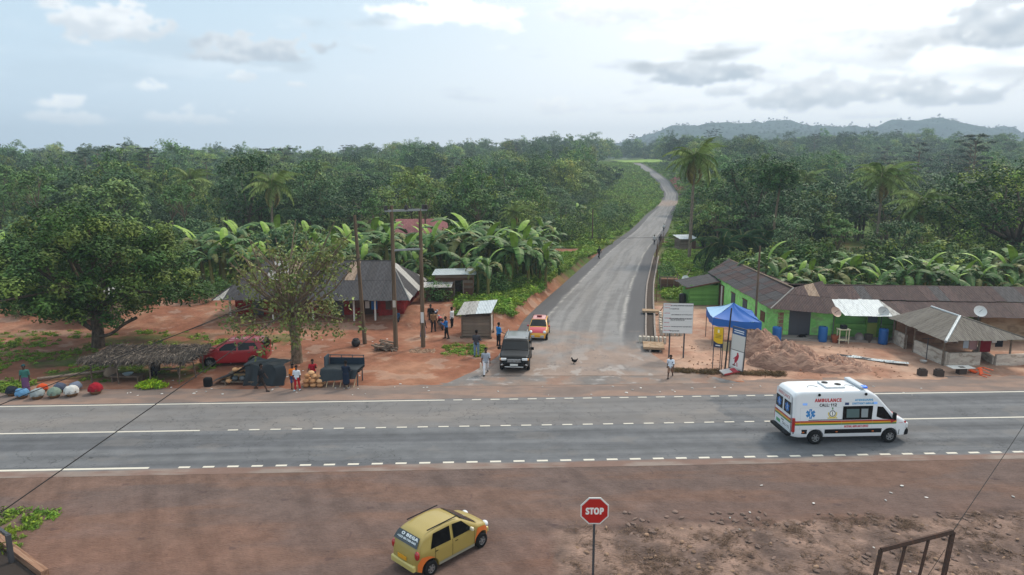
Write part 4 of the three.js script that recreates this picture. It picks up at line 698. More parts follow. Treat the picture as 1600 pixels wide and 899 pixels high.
wire('lower black cable sloping down from the leaning pole over the road', V(-11.2, 6.6, -50), V(-16.6, 2.2, -20.5), .12, .022);
wire('upper black cable sloping from the leaning pole above the thatched shelter', V(-11.2, 6.5, -50), V(-24.6, 2.0, -30.5), .1, .022);
wire('second thin cable close above the baskets', V(-11.2, 6.4, -49.9), V(-24.9, 2.2, -31.6), .3, .014);
wire('thin cable hanging across the side road', V(5, 4.4, -88), V(20.5, 3.9, -90), .25, .02);
for (const [k, n] of [[-1.4, 'outer'], [0, 'middle'], [1.35, 'inner']]) wire(`${n} power line running from the twin poles into the trees`, V(-7.5 + k * .9, 10.45, -48.5 - k * .43), V(-34 + k, 9.2, -92), .8, .008);
{ // the lined drain along the right of the side road
  const d = struct('drain', (() => { const g = new GB(); for (let D = 47.6; D < 96; D += 4) { const x0 = sideX(D) + sideAt(D)[1] / 2 + .45, x1 = sideX(D + 4) + sideAt(D + 4)[1] / 2 + .45; g.quad([x0 - .3, .035, -D], [x0 + .3, .035, -D], [x1 + .3, .035, -D - 4], [x1 - .3, .035, -D - 4]); } return g; })(), std(0x4b423c, 1));
  for (let D = 47.6; D < 96; D += 4) for (const o of [.08, .82]) { const a = V(sideX(D) + sideAt(D)[1] / 2 + o, .06, -D), b = V(sideX(D + 3.9) + sideAt(D + 3.9)[1] / 2 + o, .06, -D - 3.9), g = new THREE.BoxGeometry(.14, .3, a.distanceTo(b)); const m = part('kerb_wall', g, CEM, d); m.position.copy(a.clone().lerp(b, .5)); m.rotation.y = atan2(a.x - b.x, a.z - b.z); }
  for (const [D, w] of [[48.4, 1.7], [60.5, .9]]) { const m = part('cover_slab', new THREE.BoxGeometry(1.5, .16, w), TANW, d); m.position.set(sideX(D) + sideAt(D)[1] / 2 + .5, .3, -D); m.rotation.y = -.16; }
}
{ // pale kerb blocks stacked beside the drain
  const g = new RoundedBoxGeometry(.2, .52, .34, 1, .03), ms = [std(0xb9afa0, .95), std(0xa89c8d, .95), std(0xc5bcae, .95)]; let n = 0;
  for (let r = 0; r < 8; r++) for (let c = 0; c < 6; c++) { const D = 52.6 + r * .95 + rr(-.1, .1), x = sideX(D) + sideAt(D)[1] / 2 + 1.35 + c * .3 + rr(-.04, .04); if (rand() < .1) continue; n++; const o = single('kerb_block', 'pale concrete kerb block standing in rows beside the drain', 'block', g, pick(ms), [x, .25, -D], rr(-.15, .15), 'kerb blocks beside the drain'); o.rotation.z = rr(-.06, .06); }
  for (let c = 0; c < 7; c++) single('kerb_block', 'pale concrete kerb block in the front row by the slab bridge', 'block', g, pick(ms), [9.75 + c * .3, .25, -50.4 + c * .05], rr(-.1, .1), 'kerb blocks in the front row');
}
for (let i = 0; i < 8; i++) { const D = 96 + i * 3.4, x = sideX(D) + sideAt(D)[1] / 2 + .5; single('fence_post', 'thin dark fence post along the right edge of the side road', 'post', new GB().bar(V(0, -.2, 0), V(.02, 1.6 + (i % 3) * .3, 0), .06, .05, 6), BROWN[1], [x, roadLevel(x, -D), -D], 0, 'fence posts along the side road'); }
for (const [D, h, l] of [[60, 2.2, 'leaning thin stick by the drain wall'], [66, 3.2, 'tall thin dark post beside the drain']]) single('drain_post', l, 'post', new GB().bar(V(0, 0, 0), V(D < 62 ? .7 : 0, h * (D < 62 ? .5 : 1), 0), .04, .035, 6), BROWN[1], [sideX(D) + sideAt(D)[1] / 2 + 1.1, 0, -D]);
{ // wooden pen
  const p = thing('wooden_pen', 'brown wooden animal pen at the edge of the grass', 'pen', [17.2, 0, -73.6], -.1); wallBox(p, -.95, .95, .15, 1.05, -.8, .75, BROWN[1], 'box'); planks(p, -1, 1, .15, 1.15, .8, .04, BROWN, .24);
  for (const [x, z] of [[-1, .8], [-.3, .84], [.4, .84], [1, .8], [-1, -.8], [1, -.8]]) part('post', new GB().box(x, .72, z, .08, 1.45, .08), WOOD[0], p); part('rail', new GB().box(0, 1.4, .8, 2.1, .07, .07), WOOD[0], p); part('prop', new GB().bar(V(1, .1, .9), V(2.3, 1.9, -1), .05, .05, 5), WOOD[2], p);
}
// project billboard
{
  const b = thing('project_billboard', 'big white text billboard on two steel posts at the junction', 'billboard', [11.5, 0, -46.2], -.06);
  const map = canvasTex(512, 512, (c, w, h) => {
    c.fillStyle = '#d9d8d6'; c.fillRect(0, 0, w, h); const r = RNG(8);
    const run = (x0, x1, y, hh, col) => { c.fillStyle = col; let x = x0; while (x < x1) { const l = 7 + r() * 12; for (let k = 0; k < l; k += 7) { c.fillRect(x + k, y + (r() < .3 ? 2 : 0), 5, hh - (r() < .3 ? 3 : 0)); } x += l + 6; } };
    [[28, 125, 500, 20], [85, 105, 250, 18], [155, 0, 0, 0], [185, 140, 500, 15], [250, 110, 500, 22], [275, 130, 370, 18], [335, 0, 0, 0], [390, 140, 500, 17], [462, 120, 280, 18]].forEach(([y, x0, x1, hh]) => { if (hh) run(x0, x1, y, hh, '#2c2b2e'); });
    [22, 70, 160, 245, 325, 390, 455].forEach((y) => run(18, 95 + r() * 40, y, 13, '#b23a42'));
    c.fillStyle = '#aaa7a4'; [58, 140, 212, 310, 368, 432].forEach((y) => c.fillRect(10, y, 492, 2));
  });
  const g = quadGeo([-1.02, 1.78, .04], [1.02, 1.78, .04], [1.02, 3.9, .04], [-1.02, 3.9, .04]); part('panel', g, MAT({ map, roughness: .6 }), b); part('backing', new GB().box(0, 2.84, .01, 2.06, 2.14, .04), STEEL, b);
  for (const x of [-.5, .5]) part('post', new GB().box(x, 1.95, -.05, .09, 3.9, .09), STEEL, b);
}
{ // shop signs at the junction
  const yel = canvasTex(128, 256, (c) => { c.fillStyle = '#e2b417'; c.fillRect(0, 0, 128, 256); c.fillStyle = '#2b3552'; c.beginPath(); c.moveTo(0, 175); c.quadraticCurveTo(60, 225, 128, 200); c.lineTo(128, 256); c.lineTo(0, 256); c.fill(); c.fillStyle = '#f4e9c0'; c.fillRect(52, 30, 24, 40); c.fillStyle = '#7d6a1e'; [95, 112, 130].forEach((y) => c.fillRect(24, y, 80, 7)); c.fillStyle = '#e8e8e8'; c.fillRect(30, 226, 66, 12); });
  const s = thing('shop_sign', 'yellow sign board with dark blue foot on two thin posts', 'sign', [13.55, 0, -43.5], -.55); part('panel', quadGeo([-.3, 1.5, .03], [.3, 1.5, .03], [.3, 2.85, .03], [-.3, 2.85, .03]), MAT({ map: yel, roughness: .5 }), s); part('backing', new GB().box(0, 2.175, .01, .62, 1.38, .03), STEEL, s); for (const x of [-.29, .29]) part('post', new GB().box(x, 1.4, -.03, .05, 2.8, .05), STEEL, s);
  const ban = canvasTex(256, 768, (c) => { c.fillStyle = '#cfccc6'; c.fillRect(0, 0, 256, 768); c.fillStyle = '#2f5688'; c.fillRect(0, 0, 256, 130); c.fillStyle = '#dfe4ea'; [40, 78].forEach((y) => c.fillRect(30, y, 190, 18)); c.fillStyle = '#e8e6e2'; c.fillRect(14, 430, 228, 310); c.fillStyle = '#37373b'; c.fillRect(0, 415, 256, 10); c.fillStyle = '#b32a3c'; c.beginPath(); c.ellipse(128, 570, 30, 90, .3, 0, 7); c.fill(); c.beginPath(); c.ellipse(140, 480, 16, 26, 0, 0, 7); c.fill(); c.strokeStyle = '#b32a3c'; c.lineWidth = 16; c.beginPath(); c.moveTo(110, 640); c.lineTo(80, 710); c.moveTo(140, 640); c.lineTo(150, 715); c.moveTo(120, 530); c.lineTo(70, 590); c.stroke(); c.fillStyle = '#5c3a33'; c.fillRect(60, 690, 60, 24); });
  const t = thing('banner_sign', 'tall white banner board with blue head and red figure, leaning', 'sign', [14.55, 0, -42.75], -.95); part('panel', quadGeo([-.5, .25, .04], [.5, .25, .04], [.5, 3.0, .04], [-.5, 3.0, .04]), MAT({ map: ban, roughness: .5 }), t); part('frame', new GB().box(0, 1.62, .01, 1.06, 2.84, .05), STEEL, t); t.rotation.z = -.05; for (const x of [-.5, .5]) part('post', new GB().box(x, .7, -.04, .06, 1.5, .06), STEEL, t);
  const u = thing('small_sign', 'small cream sign on a low frame between the yellow and white signs', 'sign', [14.1, 0, -43.7], -.3); part('panel', new GB().box(0, 1.5, 0, .5, .6, .04), std(0xd6c49c, .7), u); for (const x of [-.28, .28]) part('post', new GB().box(x, .95, -.03, .05, 1.9, .05), STEEL, u);
  single('sign_mast', 'tall thin dark mast standing between the shop signs', 'pole', new GB().bar(V(0, -.1, 0), V(.25, 4.2, -.1), .06, .05, 8), std(0x3a3836, .7), [13.95, 0, -43.1]);
  const f = thing('fallen_sign', 'broken sign board lying at the foot of the banner', 'sign', [14.0, .1, -42.35], .5); part('panel', new GB().box(0, .12, 0, 1.3, .05, .5, 0xb9b4b2, 0, .35).box(.35, .14, .05, .4, .06, .4, 0xa8444c, 0, .35), VC(.8), f); part('edge', new GB().box(0, .05, .26, 1.34, .1, .05), std(0xa13a3c, .8), f);
}
{ // stop sign
  const s = thing('stop_sign', 'red octagonal stop sign on a grey steel post', 'sign', [2.56, 0, -19.6]), map = canvasTex(256, 256, (c) => { c.fillStyle = '#dcdad8'; c.fillRect(0, 0, 256, 256); const oct = (r, col) => { c.fillStyle = col; c.beginPath(); for (let k = 0; k < 8; k++) c.lineTo(128 + r * cos(PI / 8 + k * PI / 4), 128 + r * sin(PI / 8 + k * PI / 4)); c.fill(); }; oct(124, '#b9231f'); c.fillStyle = '#ece9e6'; c.font = 'bold 82px sans-serif'; c.textAlign = 'center'; c.save(); c.translate(128, 158); c.scale(.82, 1); c.fillText('STOP', 0, 0); c.strokeStyle = '#ece9e6'; c.lineWidth = 6; c.strokeText('STOP', 0, 0); c.restore(); });
  const R = .475, sh = new THREE.Shape(); for (let k = 0; k < 8; k++) { const a = PI / 8 + k * PI / 4; sh[k ? 'lineTo' : 'moveTo'](R * cos(a), R * sin(a)); }
  const g = new THREE.ExtrudeGeometry(sh, { depth: .03, bevelEnabled: false }); g.translate(0, 2.76, 0); part('rim', g, std(0xd9d6d3, .5), s);
  const fg = new THREE.CircleGeometry(R * .94, 8, PI / 8); fg.translate(0, 2.76, .034); part('face', fg, MAT({ map, roughness: .4 }), s); part('post', new GB().box(0, 1.3, -.03, .07, 2.8, .05), STEEL, s);
}
{ // rusty frame close by
  const f = thing('rusty_frame', 'rusty welded angle-iron frame with upright bars', 'metal frame', [0, 0, 0]), P = (x, y, z) => V(x, y, z), bar = (a, b, w = .1) => { const d = b.clone().sub(a), g = new THREE.BoxGeometry(w, d.length(), w * .8); g.applyMatrix4(new THREE.Matrix4().makeRotationFromQuaternion(new THREE.Quaternion().setFromUnitVectors(V(0, 1, 0), d.clone().normalize()))); return g.translate((a.x + b.x) / 2, (a.y + b.y) / 2, (a.z + b.z) / 2); };
  const a = P(11.15, 1.85, -18.9), b = P(13.75, 2.05, -19.6), a0 = P(10.75, -.1, -18.6), b0 = P(13.2, -.1, -19.1); part('top_bar', bar(a, b, .12), RUSTY, f); part('leg', bar(a0, a), RUSTY, f); part('leg', bar(b0, b, .12), RUSTY, f); for (const t of [.34, .66]) part('upright', bar(a0.clone().lerp(b0, t - .04), a.clone().lerp(b, t), .07), RUSTY, f); part('lower_bar', bar(a0.clone().lerp(a, .15), b0.clone().lerp(b, .25), .07), RUSTY, f);
  wire('thin wire rising from the rusty frame to the right', V(13.75, 2.06, -19.6), V(26, 4.2, -31), .1, .012); wire('thin slack wire crossing inside the rusty frame', V(13.5, 1.5, -19.5), V(12.2, .3, -18.8), .02, .008);
}
{ // concrete drain wall and rail in the corner
  const w = thing('roadside_wall', 'low concrete drain wall with a steel rail among shrubs', 'wall', [-17.35, 0, -21.75], -.6); part('wall', new GB().box(0, .05, 0, 5, .4, .22), MUDW, w); part('wall', new GB().box(0, .05, 1.3, 5, .4, .22), MUDW, w); part('channel', new GB().box(0, .03, .65, 5, .05, 1), std(0x3a332f, 1), w); part('rail', new GB().box(-.6, 1.05, .3, 2.6, .09, .09), STEEL, w); part('rail_post', new GB().box(.7, .5, .3, .14, 1.15, .14), STEEL, w);
}
// ---------------------------------------------------------------- vehicles
const poly = (pts, x) => { let i = 0; while (i < pts.length - 2 && x > pts[i + 1][0]) i++; const [a, b] = [pts[i], pts[i + 1]], t = clamp((x - a[0]) / (b[0] - a[0])); return lerp(a[1], b[1], t); };
const smooth = (pts, x, k = .07) => (poly(pts, x - k) + poly(pts, x + k) + 2 * poly(pts, x)) / 4;
const TYRE = std(0x1b1b1c, .85), RIM = std(0x9a9c9e, .35, { metalness: .7 }), GLASS = phys(0x080c0e, .06, { specularIntensity: .6 }), BLACKP = std(0x17181a, .65), CHROME = std(0xc8cacc, .2, { metalness: .9 }), LAMP = phys(0xd7dbdd, .1, { clearcoat: 1 }), TAIL = phys(0xa3161a, .2, { clearcoat: 1 });
function carShape(o) {
  const arch = (x) => max(...o.axles.map((a) => { const d = (o.wr + .07) ** 2 - (x - a) ** 2; return d > 0 ? o.wr + sqrt(d) : 0; }));
  const top = (x) => smooth(o.top, x), bot = (x) => min(max(poly(o.bot, x), arch(x)), top(x) - .1), hw = (x) => smooth(o.plan, x, .05);
  const w = (x, y) => { const h = hw(x); return y > o.belt ? h - o.tumble * (y - o.belt) : h - .05 * pow(clamp((o.belt - y) / .9), 2); };
  return { ...o, top, bot, hw, w, paint(name, m, t) {
    const xs = new Set(); for (let x = o.x0; x <= o.x1 + 1e-6; x += .055) xs.add(+x.toFixed(3)); o.axles.forEach((a) => [-1, 1].forEach((s) => { xs.add(+(a + s * (o.wr + .07)).toFixed(3)); xs.add(+(a + s * (o.wr + .06)).toFixed(3)); })); const X = [...xs].sort((a, b) => a - b), ring = (x) => {
      const b = bot(x), T = top(x), r = min(o.round || .12, (T - b) * .4), half = [[b, 0], [b, w(x, b) * .55], [b, w(x, b) - .02]];
      for (let k = 0; k <= 9; k++) { const y = lerp(b + .03, T - r, k / 9); half.push([y, w(x, y)]); }
      const wt = w(x, T - r); for (let k = 1; k <= 4; k++) { const a = k / 4 * PI / 2; half.push([T - r + sin(a) * r, wt - (1 - cos(a)) * r]); }
      for (const k of [.75, .4, 0]) half.push([T + .02 * (1 - k * k), (wt - r) * k]);
      return [...half, ...half.slice(1, -1).reverse().map(([y, z]) => [y, -z])];
    };
    const R = X.map(ring), n = R[0].length, p = [], ix = []; R.forEach((q, i) => q.forEach(([y, z]) => p.push(X[i], y, z)));
    for (let i = 0; i < X.length - 1; i++) for (let j = 0; j < n; j++) { const a = i * n + j, b = i * n + (j + 1) % n, c = a + n, d = b + n; ix.push(a, c, b, b, c, d); }
    for (const [i, f] of [[0, 1], [X.length - 1, 0]]) { const c = p.length / 3; p.push(X[i] + (f ? -.03 : .03), (bot(X[i]) + top(X[i])) / 2, 0); for (let j = 0; j < n; j++) { const a = i * n + j, b = i * n + (j + 1) % n; f ? ix.push(a, b, c) : ix.push(b, a, c); } }
    const g = new THREE.BufferGeometry(); g.setAttribute('position', new THREE.Float32BufferAttribute(p, 3)); g.setIndex(ix); return part(name, toCreasedNormals(g, .7), m, t);
  },
  side(name, pts, s, m, t, off = .012) { // an outline [x, y] laid on the side
    const g = new THREE.ShapeGeometry(new THREE.Shape(pts.map(([x, y]) => new THREE.Vector2(x, y)))), p = g.attributes.position, idx = g.index.array; for (let i = 0; i < p.count; i++) p.setZ(i, s * (w(p.getX(i), p.getY(i)) + off)); if (s < 0) for (let i = 0; i < idx.length; i += 3) { const k = idx[i]; idx[i] = idx[i + 1]; idx[i + 1] = k; } g.computeVertexNormals(); return part(name, g, m, t); },
  sheet(name, x0, x1, y0, y1, s, m, t, off = .012, nx = 30, ny = 12) { const yy = (u, v) => { const x = lerp(x0, x1, s > 0 ? u : 1 - u), y = lerp(y0, y1, v); return min(y, top(x) - (o.round || .12) - .02); }; return part(name, gridGeo(nx, ny, (u, v) => { const x = lerp(x0, x1, s > 0 ? u : 1 - u), y = yy(u, v); return [x, y, s * (w(x, y) + off)]; }, (u, v) => [u, (yy(u, v) - y0) / (y1 - y0)]), m, t); },
  wing(name, x0, x1, y1, s, m, t, off = .008) { return part(name, gridGeo(24, 6, (u, v) => { const x = lerp(x0, x1, s > 0 ? u : 1 - u), y = lerp(bot(x) + .03, max(bot(x) + .04, poly(y1, x)), v); return [x, y, s * (w(x, y) + off)]; }), m, t); },
  over(name, x0, x1, k0, k1, m, t, off = .022) { return part(name, gridGeo(8, 8, (u, v) => { const x = lerp(x0, x1, v), T = top(x), z = (u * 2 - 1) * (w(x, T - .1) - .08) * lerp(k0, k1, v), q = abs(u * 2 - 1); return [x, T + off + .02 * (1 - q * q) - (q > .9 ? .01 : 0), z]; }), m, t); },
  wheels(t) { for (const a of o.axles) for (const s of [-1, 1]) { const R = o.wr, g = new THREE.LatheGeometry([[R * .55, -.1], [R * .9, -.105], [R, -.07], [R, .07], [R * .9, .105], [R * .55, .1]].map(([x, y]) => new THREE.Vector2(x, y)), 24); g.rotateX(PI / 2); const wl = part('wheel', g, TYRE, t); wl.position.set(a, R, s * (o.hw0 - .09));
      const rg = new GB(); rg.add(new THREE.CylinderGeometry(R * .58, R * .58, .1, 20).rotateX(PI / 2)); part('rim', rg.geo().translate(0, 0, s * .02), std(0x3a3b3d, .5, { metalness: .5 }), wl); const sp = new GB(); for (let k = 0; k < 6; k++) sp.add(new THREE.BoxGeometry(R * .5, R * .15, .03), undefined, new THREE.Matrix4().makeRotationZ(k * PI / 3).multiply(new THREE.Matrix4().makeTranslation(R * .3, 0, 0))); sp.add(new THREE.TorusGeometry(R * .55, R * .05, 6, 20)); sp.add(new THREE.CylinderGeometry(R * .18, R * .18, .05, 10).rotateX(PI / 2)); part('spokes', sp.geo().translate(0, 0, s * .085), RIM, wl); } } };
}
const paint = (c, rough = .4) => phys(c, rough, { clearcoat: .45, clearcoatRoughness: .12 });
{ // ambulance
  const t = thing('ambulance', 'white ambulance van with red, yellow and green stripes on the main road', 'ambulance', [16.35, .005, -32.2], 3.3 * PI / 180);
  const c = carShape({ x0: -2.95, x1: 2.96, wr: .345, axles: [-1.78, 1.93], hw0: .99, belt: 1.3, tumble: .1, round: .16, top: [[-2.95, 2.4], [-2.86, 2.56], [-2.5, 2.64], [.55, 2.64], [.95, 2.52], [1.2, 2.36], [2.08, 1.42], [2.62, 1.16], [2.88, .98], [2.96, .7]], bot: [[-2.95, .42], [-2.6, .36], [2.5, .34], [2.96, .32]], plan: [[-2.95, .93], [-2.8, .985], [2.1, .99], [2.6, .93], [2.85, .8], [2.96, .66]] });
  c.paint('body', paint(0xe3e5e8), t); c.wheels(t);
  const star = (x, cx, cy, r, dark) => { x.save(); x.translate(cx, cy); x.fillStyle = dark; for (let k = 0; k < 3; k++) { x.rotate(PI / 3); x.fillRect(-r * .28, -r, r * .56, r * 2); } x.strokeStyle = '#e8edf2'; x.lineWidth = r * .09; x.beginPath(); x.moveTo(0, -r * .75); x.lineTo(0, r * .75); x.stroke(); x.beginPath(); x.moveTo(-r * .14, r * .5); x.quadraticCurveTo(r * .34, r * .22, 0, 0); x.quadraticCurveTo(-r * .34, -r * .24, r * .14, -r * .5); x.stroke(); x.restore(); };
  // livery: x -2.86..2.2 , y .78..2.36
  const U = 1480 / 5.06, X = (x) => (x + 2.86) * U, Y = (y) => (2.36 - y) * U;
  const livery = (mirror) => canvasTex(1480, 464, (g, w, h) => {
    g.fillStyle = '#e3e5e8'; g.fillRect(0, 0, w, h);
    [['#b5232b', 1.2], ['#e0a51f', 1.125], ['#3f7d46', 1.05]].forEach(([k, y]) => { g.fillStyle = k; g.fillRect(0, Y(y), w, .075 * U); });
    g.strokeStyle = '#b4b8bc'; g.lineWidth = 2; const seam = (pts) => { g.beginPath(); pts.forEach(([x, y], i) => (i ? g.lineTo(X(x), Y(y)) : g.moveTo(X(x), Y(y)))); g.stroke(); }; seam([[-.55, .78], [-.55, 2.1]]); seam([[.98, .78], [.98, 2.2]]); seam([[-2.6, .78], [-2.6, 1.85], [-.55, 1.85]]); seam([[-.55, 2.1], [.98, 2.1]]);
    const put = (s, x, y, size, col, wid, font = 'bold') => { g.save(); g.translate(mirror ? w - X(x) : X(x), Y(y)); g.fillStyle = col; g.font = font + ' ' + size * U + 'px sans-serif'; g.textAlign = 'center'; const k = wid * U / g.measureText(s).width; g.scale(k, 1); g.fillText(s, 0, 0); g.strokeStyle = col; g.lineWidth = size * U * .07; g.strokeText(s, 0, 0); g.restore(); };
    if (mirror) { g.save(); g.translate(w, 0); g.scale(-1, 1); }
    const at = (f) => { if (mirror) { g.save(); g.translate(w, 0); g.scale(-1, 1); f(); g.restore(); } else f(); };
    star(g, X(-2.1), Y(1.55), .235 * U, '#2b7fc0');
    const ex = X(-1.02), ey = Y(1.55); g.strokeStyle = '#d8c25a'; g.lineWidth = .055 * U; g.beginPath(); g.arc(ex, ey, .2 * U, PI * -.1, PI * 1.1); g.stroke(); g.fillStyle = '#d8c25a'; g.fillRect(ex - .24 * U, ey + .19 * U, .48 * U, .06 * U); g.fillStyle = '#f1f1ee'; g.beginPath(); g.arc(ex, ey, .15 * U, 0, 7); g.fill(); g.strokeStyle = '#3b4147'; g.lineWidth = .035 * U; g.beginPath(); g.arc(ex, ey, .135 * U, 0, 7); g.stroke(); g.beginPath(); g.moveTo(ex, ey - .09 * U); g.lineTo(ex, ey + .09 * U); g.stroke(); g.fillStyle = '#5c8a62'; g.fillRect(ex - .035 * U, ey - .3 * U, .07 * U, .11 * U);
    g.fillStyle = '#26406e'; g.fillRect(X(-.42), Y(2.07), .2 * U, .12 * U);
    if (mirror) g.restore();
    put('AMBULANCE', -1.25, 2.12, .22, '#b8252f', 1.32); put('CALL: 112', -1.25, 1.9, .19, '#24262b', .86); put('ATENGUANG', .52, 2.14, .13, '#3f97c8', .9); put('CONSTITUENCY AMBULANCE', .52, 1.97, .13, '#3f8fc4', 1.18, 'bold'); put('NATIONAL AMBULANCE SERVICE', .2, .83, .16, '#b8252f', 1.2);
    void at;
  });
  for (const s of [1, -1]) {
    c.sheet('livery', -2.86, 2.2, .78, 2.36, s, new THREE.MeshPhysicalMaterial({ map: livery(s < 0), roughness: .35, clearcoat: .6 }), t, .006, 60, 16);
    c.side('window', [[-.53, 1.23], [.93, 1.23], [.98, 1.9], [-.5, 1.9]], s, GLASS, t, .016); const w = c.side('pane', [[-.33, 1.34], [.3, 1.34], [.3, 1.76], [-.33, 1.76]], s, phys(0x52696a, .15), t, .02); void w; c.side('pane', [[.4, 1.34], [.72, 1.34], [.74, 1.76], [.4, 1.76]], s, phys(0x8d979a, .2), t, .02);
    c.side('cab_window', [[1.16, 1.36], [1.5, 1.24], [2.0, 1.2], [1.72, 1.55], [1.48, 1.83], [1.2, 1.86]], s, GLASS, t, .016);
    c.side('red_flash', [[1.9, 1.02], [2.5, 1.0], [2.78, .95], [2.75, 1.06], [2.1, 1.14], [1.9, 1.14]], s, std(0xb8252f, .4), t, .012);
    c.side('trim', [[-2.9, .54], [-2.22, .54], [-2.22, .76], [-2.9, .76]], s, BLACKP, t, .014); c.side('trim', [[-1.34, .54], [1.49, .54], [1.49, .76], [-1.34, .76]], s, BLACKP, t, .014); c.side('trim', [[2.38, .4], [2.93, .4], [2.93, .72], [2.38, .66]], s, BLACKP, t, .014);
    for (const x of [-2.45, -.8, 1.0]) c.side('marker', [[x, .6], [x + .1, .6], [x + .1, .66], [x, .66]], s, std(0xc8682f, .4), t, .022);
    c.side('beacon', [[-2.5, 1.98], [-2.28, 1.98], [-2.28, 2.08], [-2.5, 2.08]], s, std(0x7fa8e0, .3, { emissive: 0x6f9fe8, emissiveIntensity: .35 }), t, .02); c.side('beacon', [[1.0, 1.98], [1.18, 1.98], [1.18, 2.08], [1.0, 2.08]], s, std(0x7fa8e0, .3, { emissive: 0x6f9fe8, emissiveIntensity: .35 }), t, .02);
    part('mirror', new GB().rbox(1.98, 1.42, s * 1.12, .12, .36, .2, .04), BLACKP, t); c.side('rail', [[-2.2, 1.235], [-.55, 1.235], [-.55, 1.27], [-2.2, 1.27]], s, BLACKP, t, .02);
    part('tail_lamp', new GB().rbox(-2.9, 1.0, s * .93, .14, .72, .14, .04), TAIL, t);
    part('headlamp', new GB().rbox(2.82, .82, s * .72, .18, .26, .24, .05), LAMP, t);
    for (const x of [-1.7, 0.6]) part('roof_lamp', new GB().ball(x, 2.47, s * .9, .07, .07, .05), BLACKP, t);
  }
  const back = canvasTex(512, 512, (g) => { g.fillStyle = '#e3e5e8'; g.fillRect(0, 0, 512, 512); g.fillStyle = '#b8252f'; g.font = 'bold 62px sans-serif'; g.textAlign = 'center'; g.save(); g.translate(256, 66); g.scale(1.05, .9); g.fillText('AMBULANCE', 0, 0); g.restore(); [['#b5232b', 300], ['#e0a51f', 322], ['#3f7d46', 344]].forEach(([k, y]) => { g.fillStyle = k; g.fillRect(0, y, 512, 22); }); g.fillStyle = '#24262b'; g.font = 'bold 50px sans-serif'; g.fillText('CALL 112', 366, 450); g.fillStyle = '#3f9a66'; g.fillRect(60, 420, 130, 44); g.strokeStyle = '#b0b4b8'; g.lineWidth = 3; g.strokeRect(2, 2, 508, 508); g.beginPath(); g.moveTo(256, 90); g.lineTo(256, 512); g.stroke(); g.fillStyle = '#2c2e31'; g.fillRect(215, 385, 90, 14); });
  part('rear_doors', quadGeo([-3.0, .5, -.86], [-3.0, .5, .86], [-3.0, 2.42, .8], [-3.0, 2.42, -.8]), new THREE.MeshPhysicalMaterial({ map: back, roughness: .35, clearcoat: .6 }), t);
  for (const s of [-1, 1]) { const rw = part('rear_window', new GB().quad([-3.01, 1.45, s * .43 - .36], [-3.01, 1.45, s * .43 + .36], [-3.01, 2.06, s * .43 + .34], [-3.01, 2.06, s * .43 - .34]), GLASS, t); part('star', quadGeo([-3.016, 1.5, s * .43 - .25], [-3.016, 1.5, s * .43 + .25], [-3.016, 2.0, s * .43 + .25], [-3.016, 2.0, s * .43 - .25]), MAT({ map: canvasTex(128, 128, (g) => { g.fillStyle = '#16202a'; g.fillRect(0, 0, 128, 128); star(g, 64, 64, 58, '#2b6fb8'); }), roughness: .4 }), rw); }
  part('rear_step', new GB().rbox(-3.08, .5, 0, .26, .14, 1.8, .05), BLACKP, t); part('front_bumper', new GB().rbox(2.82, .47, 0, .34, .34, 1.62, .1), BLACKP, t);
  c.over('windscreen', 1.24, 2.02, .93, .96, GLASS, t); c.over('bonnet_stripe', 2.2, 2.8, .7, .7, std(0xb8252f, .4), t, .012);
  part('light_bar', new GB().rbox(.55, 2.74, 0, .3, .13, 1.6, .05, 0xbfc6cc), VC(.3), t); part('blue_lamp', new GB().rbox(.58, 2.76, .68, .26, .13, .24, .04), std(0x2f6fe0, .2, { emissive: 0x2a66e8, emissiveIntensity: .5 }), t);
  const ac = part('roof_unit', new GB().rbox(-.7, 2.7, .05, 1.0, .09, .9, .04), paint(0xd9dcdf), t); part('fan', new GB().add(new THREE.CylinderGeometry(.15, .15, .03, 16), undefined, new THREE.Matrix4().makeTranslation(-.95, 2.755, -.12)), BLACKP, ac); part('fan', new GB().add(new THREE.CylinderGeometry(.15, .15, .03, 16), undefined, new THREE.Matrix4().makeTranslation(-.45, 2.755, .18)), BLACKP, ac);
  for (const x of [-1.75, .05]) part('roof_hatch', new GB().add(new THREE.TorusGeometry(.24, .025, 6, 20, PI).rotateX(PI / 2).rotateY(PI), undefined, new THREE.Matrix4().makeTranslation(x, 2.66, .3)), std(0x9aa0a5, .5), t);
}
